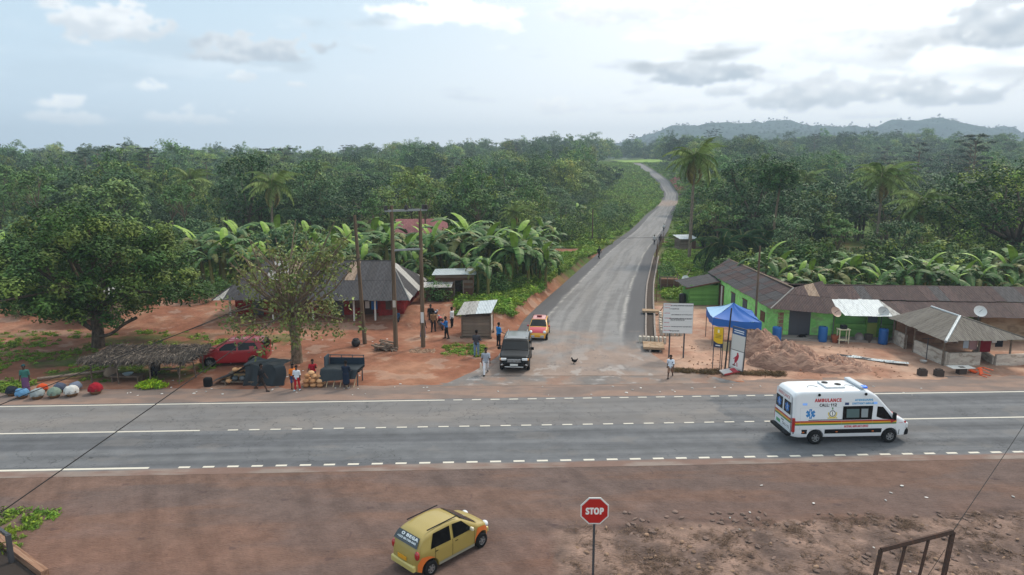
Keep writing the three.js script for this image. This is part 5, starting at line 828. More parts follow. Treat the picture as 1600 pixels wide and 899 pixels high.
function hatch(t, color, fender, o = {}) { // a small five-door hatchback taxi, nose to +x
  const c = carShape({ x0: -1.73, x1: 1.74, wr: .27, axles: [-1.15, 1.18], hw0: .74, belt: .88, tumble: .3, round: .17, top: [[-1.74, .6], [-1.71, .9], [-1.64, 1.03], [-1.45, 1.33], [-1.25, 1.43], [-.8, 1.5], [-.35, 1.52], [0, 1.49], [.35, 1.38], [.7, 1.17], [1.05, .96], [1.3, .89], [1.5, .8], [1.66, .66], [1.74, .48]], bot: [[-1.73, .34], [-1.5, .22], [1.5, .2], [1.74, .28]], plan: [[-1.73, .5], [-1.66, .6], [-1.5, .69], [-1.1, .745], [1.0, .745], [1.35, .7], [1.55, .6], [1.68, .48], [1.74, .38]] });
  c.paint('body', paint(color), t); c.wheels(t);
  for (const s of [1, -1]) {
    c.side('window', [[-1.15, .95], [-.28, .93], [-.24, 1.38], [-.95, 1.38]], s, GLASS, t, .014); c.side('window', [[-.16, .93], [.72, .93], [.3, 1.34], [-.12, 1.38]], s, GLASS, t, .014);
    if (fender) { c.wing('fender', .84, 1.6, [[.84, .5], [.95, .86], [1.3, .8], [1.6, .62]], s, paint(fender), t); c.wing('fender', -1.62, -1.0, [[-1.62, .56], [-1.5, .78], [-1.2, .74], [-1.0, .62]], s, paint(fender), t); }
    part('mirror', new GB().rbox(.62, .98, s * .82, .1, .13, .16, .04), o.mirror || paint(color), t); for (const x of [-.1, -.98]) c.side('handle', [[x, .8], [x + .13, .8], [x + .13, .83], [x, .83]], s, BLACKP, t, .016);
    for (const [x0, x1] of [[-.21, -.195], [.8, .815], [-.97, -.955]]) c.wing('door_seam', x0, x1, [[-2, .93], [2, .93]], s, BLACKP, t, .005); part('tail_lamp', new GB().ball(-1.62, .86, s * .6, .08, .16, .1), TAIL, t); part('headlamp', new GB().ball(1.53, .7, s * .52, .12, .12, .14), LAMP, t);
    part('roof_rail', new GB().rbox(-.45, 1.53, s * .52, 1.35, .035, .035, .012), BLACKP, t); c.side('sill', [[-.8, .24], [.82, .22], [.82, .32], [-.8, .34]], s, std(0x8d8a7c, .5), t, .014);
  }
  c.over('windscreen', .32, .98, .97, 1, GLASS, t);
  const rg = part('rear_window', gridGeo(6, 6, (u, v) => { const x = lerp(-1.6, -1.39, v), T = c.top(x); return [x - .03, T + .005, (u * 2 - 1) * lerp(.6, .53, v)]; }), o.glass || GLASS, t); void rg;
  part('rear_bumper', new GB().rbox(-1.72, .42, 0, .14, .24, 1.2, .06), paint(o.bumper || color), t); part('front_bumper', new GB().rbox(1.7, .38, 0, .14, .22, 1.0, .06), paint(o.bumper || color), t); part('number_plate', new GB().box(-1.765, .67, 0, .02, .13, .44), o.plate || std(0xd89a1f, .5), t); part('front_plate', new GB().box(1.785, .42, 0, .02, .13, .44), o.plate || std(0xd89a1f, .5), t);
  return c;
}
{
  const t = thing('yellow_taxi', 'gold hatchback taxi with orange fenders and lettered rear window', 'taxi', [-2.4, 0, -21.75], 47 * PI / 180);
  const gl = canvasTex(256, 128, (g) => { g.fillStyle = '#141a1d'; g.fillRect(0, 0, 256, 128); g.fillStyle = '#d8dcdc'; g.font = 'bold 54px sans-serif'; g.textAlign = 'center'; g.fillText('O BEGA', 146, 58); g.strokeStyle = '#d8dcdc'; g.lineWidth = 3; g.strokeText('O BEGA', 146, 58); g.font = 'bold 28px sans-serif'; g.fillText('+233 00-700-045', 128, 98); g.lineWidth = 1.5; g.strokeText('+233 00-700-045', 128, 98); }); gl.wrapS = THREE.RepeatWrapping; gl.repeat.x = 1;
  hatch(t, 0xa08c48, 0xd8702a, { glass: new THREE.MeshPhysicalMaterial({ map: gl, roughness: .12, clearcoat: 1 }), bumper: 0xc2b36a, mirror: paint(0xd8cdb0) });
}
{
  const t = thing('red_taxi', 'small red and yellow taxi following the black car on the side road', 'taxi', [2.15, 0, -52.4], -97 * PI / 180), c = hatch(t, 0xd79a25, null, { bumper: 0x9c9d9e, mirror: paint(0xb3323c) });
  c.over('bonnet', 1.05, 1.66, 1, 1, paint(0xb92f3e), t, .012); c.over('roof_panel', -1.3, .24, 1, 1, paint(0xc98d8a), t, .012); part('roof_sign', new GB().rbox(-.1, 1.6, 0, .14, .12, .4, .03), std(0x7c2a2f, .5), t);
}
{ // black off-roader coming towards the main road
  const t = thing('black_car', 'black off-road car with silver grille and roof rails at the junction', 'car', [.3, 0, -44.9], -94 * PI / 180);
  const c = carShape({ x0: -2.45, x1: 2.47, wr: .39, axles: [-1.42, 1.43], hw0: .97, belt: 1.12, tumble: .2, round: .13, top: [[-2.45, .95], [-2.4, 1.3], [-2.2, 1.7], [-1.9, 1.79], [.1, 1.83], [.45, 1.75], [1.22, 1.22], [2.2, 1.13], [2.4, 1.02], [2.47, .7]], bot: [[-2.45, .5], [-2.1, .42], [2.1, .42], [2.47, .38]], plan: [[-2.45, .82], [-2.3, .93], [-1.5, .985], [1.6, .985], [2.2, .92], [2.4, .82], [2.47, .74]] });
  c.paint('body', phys(0x08090a, .35, { specularIntensity: .4 }), t); c.wheels(t); c.over('windscreen', .62, 1.2, .98, 1, GLASS, t); c.over('roof_panel', -2.0, .3, 1, 1, paint(0x6e7274, .3), t, .012);  // grey roof panel: sky reflection on the black roof, painted as colour
  for (const s of [1, -1]) { c.side('window', [[-2.05, 1.2], [-1.35, 1.18], [-1.3, 1.68], [-1.9, 1.68]], s, GLASS, t, .014); c.side('window', [[-1.25, 1.18], [-.3, 1.18], [-.28, 1.7], [-1.2, 1.7]], s, GLASS, t, .014); c.side('window', [[-.2, 1.18], [.92, 1.2], [.5, 1.68], [-.18, 1.7]], s, GLASS, t, .014); part('mirror', new GB().rbox(.82, 1.28, s * 1.1, .12, .2, .24, .05), BLACKP, t); part('roof_rail', new GB().rbox(-.9, 1.88, s * .66, 2.0, .05, .05, .02), CHROME, t); part('headlamp', new GB().rbox(2.36, .95, s * .68, .16, .16, .38, .05), LAMP, t); part('indicator', new GB().rbox(2.32, .94, s * .89, .16, .12, .1, .03), std(0xd08a3a, .4), t); part('fog_lamp', new GB().rbox(2.43, .62, s * .7, .1, .12, .2, .04), CHROME, t); part('tail_lamp', new GB().rbox(-2.42, 1.1, s * .82, .1, .3, .16, .04), TAIL, t); }
  const gr = part('grille', new GB().rbox(2.46, .9, 0, .08, .3, .92, .04), BLACKP, t); for (const y of [.82, .9, .98]) part('grille_bar', new GB().rbox(2.5, y, 0, .04, .04, .88, .015), CHROME, gr); part('number_plate', new GB().box(2.54, .63, 0, .02, .13, .5), std(0xd6d6d2, .5), t); part('lower_trim', new GB().rbox(2.46, .47, 0, .1, .07, 1.2, .03).bar(V(2.45, .48, .58), V(2.38, .6, .86), .04, .04, 6).bar(V(2.45, .48, -.58), V(2.38, .6, -.86), .04, .04, 6), CHROME, t); part('front_bumper', new GB().rbox(2.4, .6, 0, .16, .4, 1.6, .08), phys(0x08090a, .35, { specularIntensity: .4 }), t);
}
{ // red people carrier parked behind the tarpaulins
  const t = thing('red_car', 'dark red hatchback parked on the red earth behind the tarpaulin stall', 'car', [-18.8, 0, -44.9], 180 * PI / 180 + .12); t.scale.setScalar(1.1);
  const c = carShape({ x0: -2, x1: 2.02, wr: .31, axles: [-1.28, 1.32], hw0: .84, belt: .98, tumble: .24, round: .13, top: [[-2, .7], [-1.97, 1.05], [-1.8, 1.45], [-1.55, 1.58], [-.3, 1.63], [.25, 1.57], [1.1, 1.08], [1.7, .92], [1.95, .72], [2.02, .55]], bot: [[-2, .36], [-1.8, .26], [1.8, .24], [2.02, .3]], plan: [[-2, .66], [-1.85, .79], [-1.3, .845], [1.3, .845], [1.75, .76], [1.95, .62], [2.02, .5]] });
  c.paint('body', paint(0x9c1420), t); c.wheels(t); c.over('windscreen', .32, 1.06, .97, 1, GLASS, t);
  for (const s of [1, -1]) { c.side('window', [[-1.55, 1.08], [-.4, 1.03], [-.36, 1.48], [-1.35, 1.46]], s, GLASS, t, .014); c.side('window', [[-.28, 1.03], [.85, 1.04], [.36, 1.42], [-.26, 1.49]], s, GLASS, t, .014); part('mirror', new GB().rbox(.72, 1.08, s * .93, .1, .14, .18, .04), paint(0x9c1420), t); part('headlamp', new GB().ball(1.78, .78, s * .6, .16, .1, .16), LAMP, t); part('tail_lamp', new GB().rbox(-1.94, 1.1, s * .7, .1, .4, .12, .04), TAIL, t); for (const x of [-.12, -1.1]) c.side('handle', [[x, .88], [x + .16, .88], [x + .16, .91], [x, .91]], s, CHROME, t, .016); part('roof_rail', new GB().rbox(-.6, 1.66, s * .6, 1.5, .035, .035, .012), paint(0x9c1420), t); }
  part('rear_window', gridGeo(6, 6, (u, v) => { const x = lerp(-1.95, -1.72, v), T = c.top(x); return [x - .04, T + .01, (u * 2 - 1) * .64]; }), GLASS, t);
}
function motorbike(label, pos, turn, tank) {
  const t = thing('motorbike', label, 'motorbike', pos, turn, 'motorbikes outside the plank shack');
  for (const x of [-.62, .66]) { const w = part('wheel', new THREE.TorusGeometry(.27, .05, 8, 22), TYRE, t); w.position.set(x, .32, 0); const s = new GB(); for (let k = 0; k < 5; k++) s.box(0, 0, 0, .5, .015, .02, undefined, 0, 0, k * PI / 5); part('spokes', s, RIM, w); }
  part('frame', new GB().bar(V(-.62, .32, .07), V(-.1, .5, .07), .03).bar(V(-.1, .5, 0), V(.42, .85, 0), .035).bar(V(-.62, .75, 0), V(.3, .78, 0), .03).bar(V(.66, .32, .07), V(.42, .98, .05), .028).bar(V(.66, .32, -.07), V(.42, .98, -.05), .028), STEEL, t); part('engine', new GB().rbox(.05, .42, 0, .42, .34, .26, .05), std(0x6f7072, .5, { metalness: .5 }), t); part('tank', new GB().ball(.18, .86, 0, .27, .15, .15), tank, t); part('seat', new GB().rbox(-.38, .84, 0, .68, .12, .24, .05), BLACKP, t); part('handlebar', new GB().bar(V(.36, 1.05, -.36), V(.36, 1.05, .36), .02).bar(V(.36, 1.05, .36), V(.34, 1.25, .4), .012), STEEL, t); part('headlamp', new GB().ball(.55, .95, 0, .1, .1, .1), LAMP, t); part('mudguard', new GB().add(new THREE.TorusGeometry(.34, .05, 6, 14, PI * .7), undefined, new THREE.Matrix4().makeRotationZ(.5).setPosition(-.62, .32, 0)), tank, t); part('exhaust', new GB().bar(V(.1, .28, .16), V(-.75, .36, .18), .045, .05, 8), CHROME, t);
}
motorbike('black motorbike parked by the banana plant beside the shack', [-3.9, 0, -57.6], .5, paint(0x1d2024)); motorbike('motorbike with red tank among the standing men', [-5.9, 0, -54.9], 1.9, paint(0xb0262c)); motorbike('dark blue motorbike behind the men at the shack door', [-6.6, 0, -57], 1.3, paint(0x23304a));
// ---------------------------------------------------------------- people
function surfaceNet(bones, cell) { // a closed skin round tapered capsules joined smoothly; returns vertices, normals, triangles, nearest bone
  const lo = V(9, 9, 9), hi = V(-9, -9, -9); for (const b of bones) for (const [p, r] of [[b.a, b.r0], [b.b, b.r1]]) { lo.min(p.clone().subScalar(r + .05)); hi.max(p.clone().addScalar(r + .05)); }
  const nx = Math.ceil((hi.x - lo.x) / cell) + 1, ny = Math.ceil((hi.y - lo.y) / cell) + 1, nz = Math.ceil((hi.z - lo.z) / cell) + 1, F = new Float32Array(nx * ny * nz).fill(1), K = .05;
  for (const b of bones) { const d = b.b.clone().sub(b.a), L2 = d.lengthSq() || 1e-9, R = max(b.r0, b.r1) + .12, mn = b.a.clone().min(b.b).subScalar(R).sub(lo), mx = b.a.clone().max(b.b).addScalar(R).sub(lo), sc = b.sz || 1, sx = b.sx || 1;
    for (let k = max(0, floor(mn.z / cell)); k <= min(nz - 1, Math.ceil(mx.z / cell)); k++) for (let j = max(0, floor(mn.y / cell)); j <= min(ny - 1, Math.ceil(mx.y / cell)); j++) for (let i = max(0, floor(mn.x / cell)); i <= min(nx - 1, Math.ceil(mx.x / cell)); i++) {
      const x = lo.x + i * cell - b.a.x, y = lo.y + j * cell - b.a.y, z = lo.z + k * cell - b.a.z, t = clamp((x * d.x + y * d.y + z * d.z) / L2), q = hypot((x - d.x * t) / sx, y - d.y * t, (z - d.z * t) / sc) - lerp(b.r0, b.r1, t), o = (k * ny + j) * nx + i, f = F[o];
      if (f > .9) { F[o] = min(f, q); continue; } const h = clamp(.5 + .5 * (f - q) / K); F[o] = lerp(f, q, h) - K * h * (1 - h) * (b.hard ? .2 : 1);
    } }
  const id = new Int32Array(nx * ny * nz).fill(-1), P = [], T = [], at = (i, j, k) => F[(k * ny + j) * nx + i];
  for (let k = 0; k < nz - 1; k++) for (let j = 0; j < ny - 1; j++) for (let i = 0; i < nx - 1; i++) {
    let n = 0, x = 0, y = 0, z = 0, m = 0; const o = (k * ny + j) * nx + i; if (F[o] > .2) continue; for (let c = 0; c < 8; c++) if (F[o + (c & 1) + (c >> 1 & 1) * nx + (c >> 2) * nx * ny] < 0) m++; if (!m || m === 8) continue;
    for (let e = 0; e < 12; e++) { const ax = e >> 2, u = e & 1, v = e >> 1 & 1, A = ax === 0 ? [0, u, v] : ax === 1 ? [u, 0, v] : [u, v, 0], B = [...A]; B[ax] = 1; const f0 = at(i + A[0], j + A[1], k + A[2]), f1 = at(i + B[0], j + B[1], k + B[2]); if (f0 < 0 === f1 < 0) continue; const t = f0 / (f0 - f1); n++; x += A[0] + (B[0] - A[0]) * t; y += A[1] + (B[1] - A[1]) * t; z += A[2] + (B[2] - A[2]) * t; }
    id[(k * ny + j) * nx + i] = P.length; P.push(V(lo.x + (i + x / n) * cell, lo.y + (j + y / n) * cell, lo.z + (k + z / n) * cell));
  }
  const ID = (i, j, k) => id[(k * ny + j) * nx + i];
  for (let k = 1; k < nz - 1; k++) for (let j = 1; j < ny - 1; j++) for (let i = 1; i < nx - 1; i++) { const o = (k * ny + j) * nx + i, s = F[o] < 0; if (s === F[o + 1] < 0 && s === F[o + nx] < 0 && s === F[o + nx * ny] < 0) continue; [[[1, 0, 0], [0, -1, -1], [0, 0, -1], [0, 0, 0], [0, -1, 0]], [[0, 1, 0], [-1, 0, -1], [-1, 0, 0], [0, 0, 0], [0, 0, -1]], [[0, 0, 1], [-1, -1, 0], [0, -1, 0], [0, 0, 0], [-1, 0, 0]]].forEach(([d, ...q]) => { if (s === at(i + d[0], j + d[1], k + d[2]) < 0) return; const [a, b, c, e] = q.map((o) => ID(i + o[0], j + o[1], k + o[2])); if (min(a, b, c, e) < 0) return; s ? T.push([a, b, c], [a, c, e]) : T.push([a, c, b], [a, e, c]); }); }
  const N = P.map(() => V(0, 0, 0)), e1 = V(), e2 = V(); for (const [a, b, c] of T) { e1.subVectors(P[b], P[a]); e2.subVectors(P[c], P[a]); e1.cross(e2); N[a].add(e1); N[b].add(e1); N[c].add(e1); } N.forEach((n) => n.normalize());
  const BB = bones.map((b) => { const dx = b.b.x - b.a.x, dy = b.b.y - b.a.y, dz = b.b.z - b.a.z; return [b.a.x, b.a.y, b.a.z, dx, dy, dz, dx * dx + dy * dy + dz * dz || 1e-9, b.r0, b.r1, max(b.sx || 1, b.sz || 1)]; });
  const near = P.map((p) => { let best = 0, bd = 9; for (let i = 0; i < BB.length; i++) { const q = BB[i], x = p.x - q[0], y = p.y - q[1], z = p.z - q[2], t = clamp((x * q[3] + y * q[4] + z * q[5]) / q[6]), e = hypot(x - q[3] * t, y - q[4] * t, z - q[5] * t) - lerp(q[7], q[8], t) * q[9]; if (e < bd) { bd = e; best = i; } } return bones[best].id; });
  return { P, N, T, near };
}
const garment = (net, test, off) => { const m = new Map(), p = [], n = [], ix = []; for (const t of net.T) { if (!t.every(test)) continue; for (const v of t) { if (!m.has(v)) { m.set(v, p.length / 3); const q = net.P[v].clone().addScaledVector(net.N[v], off); p.push(q.x, q.y, q.z); n.push(net.N[v].x, net.N[v].y, net.N[v].z); } ix.push(m.get(v)); } } if (!ix.length) return null; const g = new THREE.BufferGeometry(); g.setAttribute('position', new THREE.Float32BufferAttribute(p, 3)); g.setAttribute('normal', new THREE.Float32BufferAttribute(n, 3)); g.setIndex(ix); return g; };
const skinMat = VC(.6);
// facing +z; angles in radians, forward positive
function person(label, [x, z], turn, o = {}) {
  const y0 = o.y || 0, t = thing('person', label, 'person', [x, y0, z], turn, o.group), k = (o.h || 1.72) / 1.72, skin = lin(o.skin || 0x4a3227), B = [];
  const bone = (id, a, b, r0, r1, ex) => B.push({ id, a, b, r0, r1, ...ex }), dir = (fwd, out) => V(sin(out), -cos(fwd) * cos(out), sin(fwd) * cos(out));
  const sit = o.sit ? .5 : 0, hipY = o.sit ? .5 : .9 - (o.drop || 0), lean = o.lean || 0, hip = V(0, hipY, 0), up = V(0, cos(lean), sin(lean)), chest = hip.clone().addScaledVector(up, .36), neck = hip.clone().addScaledVector(up, .53), head = neck.clone().add(V(0, .2, .03 + sin(o.nod || 0) * .06));
  bone('hip', hip.clone().add(V(-.06, .02, 0)), hip.clone().add(V(.06, .02, 0)), .125, .125, { sz: .85 }); bone('torso', hip, chest, .125, .145, { sx: 1.15, sz: .8 }); bone('torso', chest.clone().add(V(-.1, .06, 0)), chest.clone().add(V(.1, .06, 0)), .1, .1, { sz: .9 }); bone('neck', neck.clone().addScaledVector(up, -.06), head.clone().add(V(0, -.06, -.02)), .058, .052);
  bone('head', head.clone().add(V(0, .03, -.012)), head.clone().add(V(0, -.045, .015)), .1, .078, { sx: .88 }); bone('head', head.clone().add(V(0, -.01, .09)), head.clone().add(V(0, -.03, .1)), .014, .018, { hard: 1 });
  const L = o.legs || [[.05, .05], [-.05, .05]], feet = [];
  L.forEach(([f, bend], i) => { const s = i ? 1 : -1, h = hip.clone().add(V(s * .095, -.03, 0)), th = o.sit ? 1.4 : f, kn = h.clone().addScaledVector(dir(th, s * .04), .42), an = kn.clone().addScaledVector(dir(o.sit ? -.1 : th - bend, s * .02), .41); bone('thigh', h, kn, .095, .062); bone('shin', kn, an, .06, .042); const toe = an.clone().add(V(s * .03, -.035, .15)); bone('foot', an.clone().add(V(0, -.03, -.03)), toe, .042, .032); feet.push(an.y - .08); });
  const low = min(...feet), hands = [];
  (o.arms || [[.1, .12, .25], [-.1, .12, .25]]).forEach(([f, out, bend], i) => { const s = i ? 1 : -1, sh = chest.clone().add(V(s * .2, .09, 0)), el = sh.clone().addScaledVector(dir(f, s * out), .28), wr = el.clone().addScaledVector(dir(f + bend, s * out * .5), .25); bone('upper', sh, el, .056, .042); bone('fore', el, wr, .042, .03); hands.push([wr, wr.clone().sub(el).normalize(), s]); });
  if (o.skirt) bone('skirt', hip.clone().add(V(0, .02, 0)), hip.clone().add(V(0, -o.skirt, .02)), .15, .21, { sz: .85 });
  const net = surfaceNet(B, o.cell || .019), gb = new GB(), body = garment(net, () => true, 0); gb.add(body, skin);
  for (const [w, d, s] of hands) { const px = d.clone().cross(V(0, 0, 1)).normalize(); gb.bar(w.clone().addScaledVector(d, -.02), w.clone().addScaledVector(d, .08), .028, .036, 6, skin); for (let q = 0; q < 4; q++) { const a = w.clone().addScaledVector(d, .075).addScaledVector(px, (q - 1.5) * .019), len = [.034, .042, .045, .04][q], m = a.clone().addScaledVector(d, len); gb.bar(a, m, .0095, .009, 5, skin).bar(m, m.clone().addScaledVector(d, len * .6).add(V(0, 0, .015)), .009, .007, 5, skin); } const th = w.clone().addScaledVector(d, .03).addScaledVector(px, -s * .03); gb.bar(th, th.clone().addScaledVector(d, .04).addScaledVector(px, -s * .025), .011, .01, 5, skin).bar(th.clone().addScaledVector(d, .04).addScaledVector(px, -s * .025), th.clone().addScaledVector(d, .07).addScaledVector(px, -s * .025), .01, .008, 5, skin); }
  for (const s of [-1, 1]) { gb.ball(head.x + s * .034, head.y + .012, head.z + .083, .013, .008, .008, 0xd8d2cb, 4).ball(head.x + s * .034, head.y + .012, head.z + .09, .006, .006, .004, 0x120d0b, 4).ball(head.x + s * .09, head.y - .005, head.z - .005, .014, .028, .02, skin, 5); } gb.box(head.x, head.y - .065, head.z + .092, .042, .009, .008, mul3(skin, .6));
  const g = new THREE.Group(); g.scale.setScalar(k); g.position.y = -low * k; const add = (name, geo, m) => { if (!geo) return; geo.scale(k, k, k); geo.translate(0, -low * k, 0); part(name, geo, m, t); };
  add('body', gb.geo(), skinMat); const is = (...ids) => (v) => ids.includes(net.near[v]), cl = (c) => std(c, .92), hairY = head.y + .015;
  add('hair', garment(net, (v) => net.near[v] === 'head' && (net.P[v].y > hairY + .03 || (net.P[v].z < head.z - .01 && net.P[v].y > head.y - .05)), o.wrap ? .03 : .014), cl(o.hair || 0x15110f));
  const slv = o.sleeves === undefined ? 1 : o.sleeves, midY = (ids, f) => (v) => f(v); void midY;
  add('shirt', garment(net, (v) => ['torso'].includes(net.near[v]) || (slv > 0 && net.near[v] === 'upper') || (slv > 1 && net.near[v] === 'fore') || (net.near[v] === 'hip' && net.P[v].y > hipY + .02), .014), cl(o.shirt || 0x8a8a8a));
  if (o.skirt) add('skirt', garment(net, is('skirt', 'hip', 'thigh'), .012), cl(o.legsCol || 0x333333)); else add('trousers', garment(net, (v) => ['hip', 'thigh'].includes(net.near[v]) || (!o.shorts && net.near[v] === 'shin'), .011), cl(o.legsCol || 0x2a2c33));
  add('shoes', garment(net, is('foot'), .008), cl(o.shoes || 0x1f1d1c)); return t;
}
const walk = { legs: [[.42, .12], [-.38, .35]], arms: [[-.35, .1, .2], [.4, .1, .35]], drop: .045 }, stand = { legs: [[.04, .03], [-.02, .03]] }, wide = { legs: [[.1, .05], [-.16, .05]] };
person('child in white shirt and brown shorts with backpack walking along the road', [10.03, -41.6], -.35, { ...walk, h: 1.5, shirt: 0xd4dbe6, legsCol: 0x8a6a58, shorts: 1, shoes: 0x26201f });
{ const b = thing('backpack', 'dark backpack worn by the walking child', 'backpack', [10.03, 0, -41.6], -.35); part('pack', new GB().rbox(0, 1.06, -.19, .26, .34, .14, .05), std(0x23262e, .8), b); part('strap', new GB().bar(V(.1, 1.2, -.14), V(.12, 1.05, .13), .016, .016, 5), std(0x23262e, .8), b); part('strap', new GB().bar(V(-.1, 1.2, -.14), V(-.12, 1.05, .13), .016, .016, 5), std(0x23262e, .8), b); }
person('man in grey shirt and white trousers walking beside the black car', [-1.68, -42.3], .1, { ...walk, h: 1.78, shirt: 0x9aa0ab, legsCol: 0xd5d5da, sleeves: 1 });
single('plastic_bag', 'pale bag carried by the man in white trousers', 'bag', new GB().rbox(0, .25, 0, .1, .48, .26, .05), std(0xd9c7b4, .7), [-2.0, .32, -42.25], .2);
person('man in dark grey shirt and light jeans standing by the drain slab', [-2.5, -46.5], 2.9, { ...stand, h: 1.85, shirt: 0x45454b, legsCol: 0x6f8aa5, sleeves: 2, arms: [[.3, .1, 1.1], [.3, .1, 1.1]] });
person('person in bright blue shirt beside the kiosk', [-1.0, -49.3], 2.2, { ...stand, h: 1.75, shirt: 0x2a7dc0, legsCol: 0x23242b, arms: [[.2, .1, .9], [.1, .1, .4]] });
person('man in blue shirt and black trousers looking at his phone in the yard', [-5.1, -51.5], -1.2, { ...wide, h: 1.72, shirt: 0x2d6aa8, legsCol: 0x17181c, sleeves: 2, arms: [[.5, .05, 1.5], [.5, .05, 1.5]], nod: .6 });
person('man in white shirt and dark trousers facing the motorbikes', [-4.95, -54.9], -2, { ...stand, h: 1.75, shirt: 0xd6d8da, legsCol: 0x1d1d22, sleeves: 2 });
person('man in brown shirt standing with his back to the road', [-6.35, -53.8], 3, { ...wide, h: 1.72, shirt: 0x8d6a4b, legsCol: 0x1a1a1d });
person('man in dark shirt and blue jeans half hidden by the power pole', [-6.95, -51.9], 2.4, { ...wide, h: 1.75, shirt: 0x24262c, legsCol: 0x33507c, shoes: 0xb9b6b2 });
person('person in black standing in the shack doorway', [-6.85, -56.2], 0, { ...stand, h: 1.7, shirt: 0x202124, legsCol: 0x25252a });
person('person in patterned yellow brown dress beside the red house', [-8.1, -60.5], .6, { ...stand, h: 1.6, shirt: 0x8d7038, legsCol: 0x6d5530, skirt: .55 });
person('person in blue top sitting on the red house veranda', [-9.7, -56.2], .2, { sit: 1, h: 1.6, shirt: 0x35506f, legsCol: 0x2c2c33 });
person('dark clad person striding past the black tarpaulin', [-14.95, -39.1], 1.5, { legs: [[.5, .1], [-.5, .25]], arms: [[-.3, .1, .2], [.3, .1, .3]], drop: .07, h: 1.7, shirt: 0x1d1e22, legsCol: 0x2a201c, shorts: 1 });
person('child in orange shirt behind the red aproned child', [-13.2, -39.5], .7, { ...stand, h: 1.5, shirt: 0xd9772b, legsCol: 0x2d4a86, shorts: 1 });
person('child in white and red clothes with white shoes at the stall', [-12.85, -39.15], -.2, { ...wide, h: 1.5, shirt: 0xcfd3da, legsCol: 0xb0222b, shoes: 0xbfd3da });
person('seller in red top sitting behind the stacked tan bundles', [-12.4, -40.9], .1, { sit: 1, y: .1, h: 1.6, shirt: 0xa51f2e, legsCol: 0x2c2c33, arms: [[.6, .1, .8], [1.2, .2, 1.2]] });
person('person in dark blue dress standing at the cart', [-10.0, -39.5], 3.1, { ...stand, h: 1.68, shirt: 0x1f2a3c, legsCol: 0x1f2a3c, skirt: .48, arms: [[.5, .1, .7], [.5, .1, .7]], shoes: 0xa8a29c });
person('woman in green top and purple skirt behind the baskets', [-28.9, -38.9], .3, { ...stand, h: 1.62, shirt: 0x3f6f66, legsCol: 0x6e4a6e, skirt: .75, hair: 0x24474a, wrap: 1 });
person('person in dark clothes sitting under the thatched shelter', [-22.8, -41.8], .5, { sit: 1, h: 1.6, shirt: 0x26262b, legsCol: 0x222226 });
person('man in black shirt walking down the left edge of the side road', [12.6, -98], .4, { ...walk, h: 1.75, shirt: 0x1e1f23, legsCol: 0x222329, y: roadLevel(12.6, -98), cell: .026 });
person('person in pale top standing in the bank bushes', [2.9, -83], .3, { ...stand, h: 1.6, shirt: 0xb9b4b0, legsCol: 0x4a3f3d, y: level(2.9, -83), cell: .026 });
person('walker in white shirt far along the side road', [24.5, -117], .2, { ...walk, h: 1.7, shirt: 0xcfcfcf, legsCol: 0x2a2a30, y: roadLevel(24.5, -117), cell: .03 });
person('walker in dark clothes beside the one in white far up the road', [25.6, -117.5], .2, { ...walk, h: 1.7, shirt: 0x2a2a2e, legsCol: 0x2a2a30, y: roadLevel(25.6, -117.5), cell: .03 });
person('person in white shirt walking farthest up the side road', [32.5, -146], .2, { ...walk, h: 1.7, shirt: 0xd8dadd, legsCol: 0x3a3a40, y: roadLevel(32.5, -146), cell: .03 });
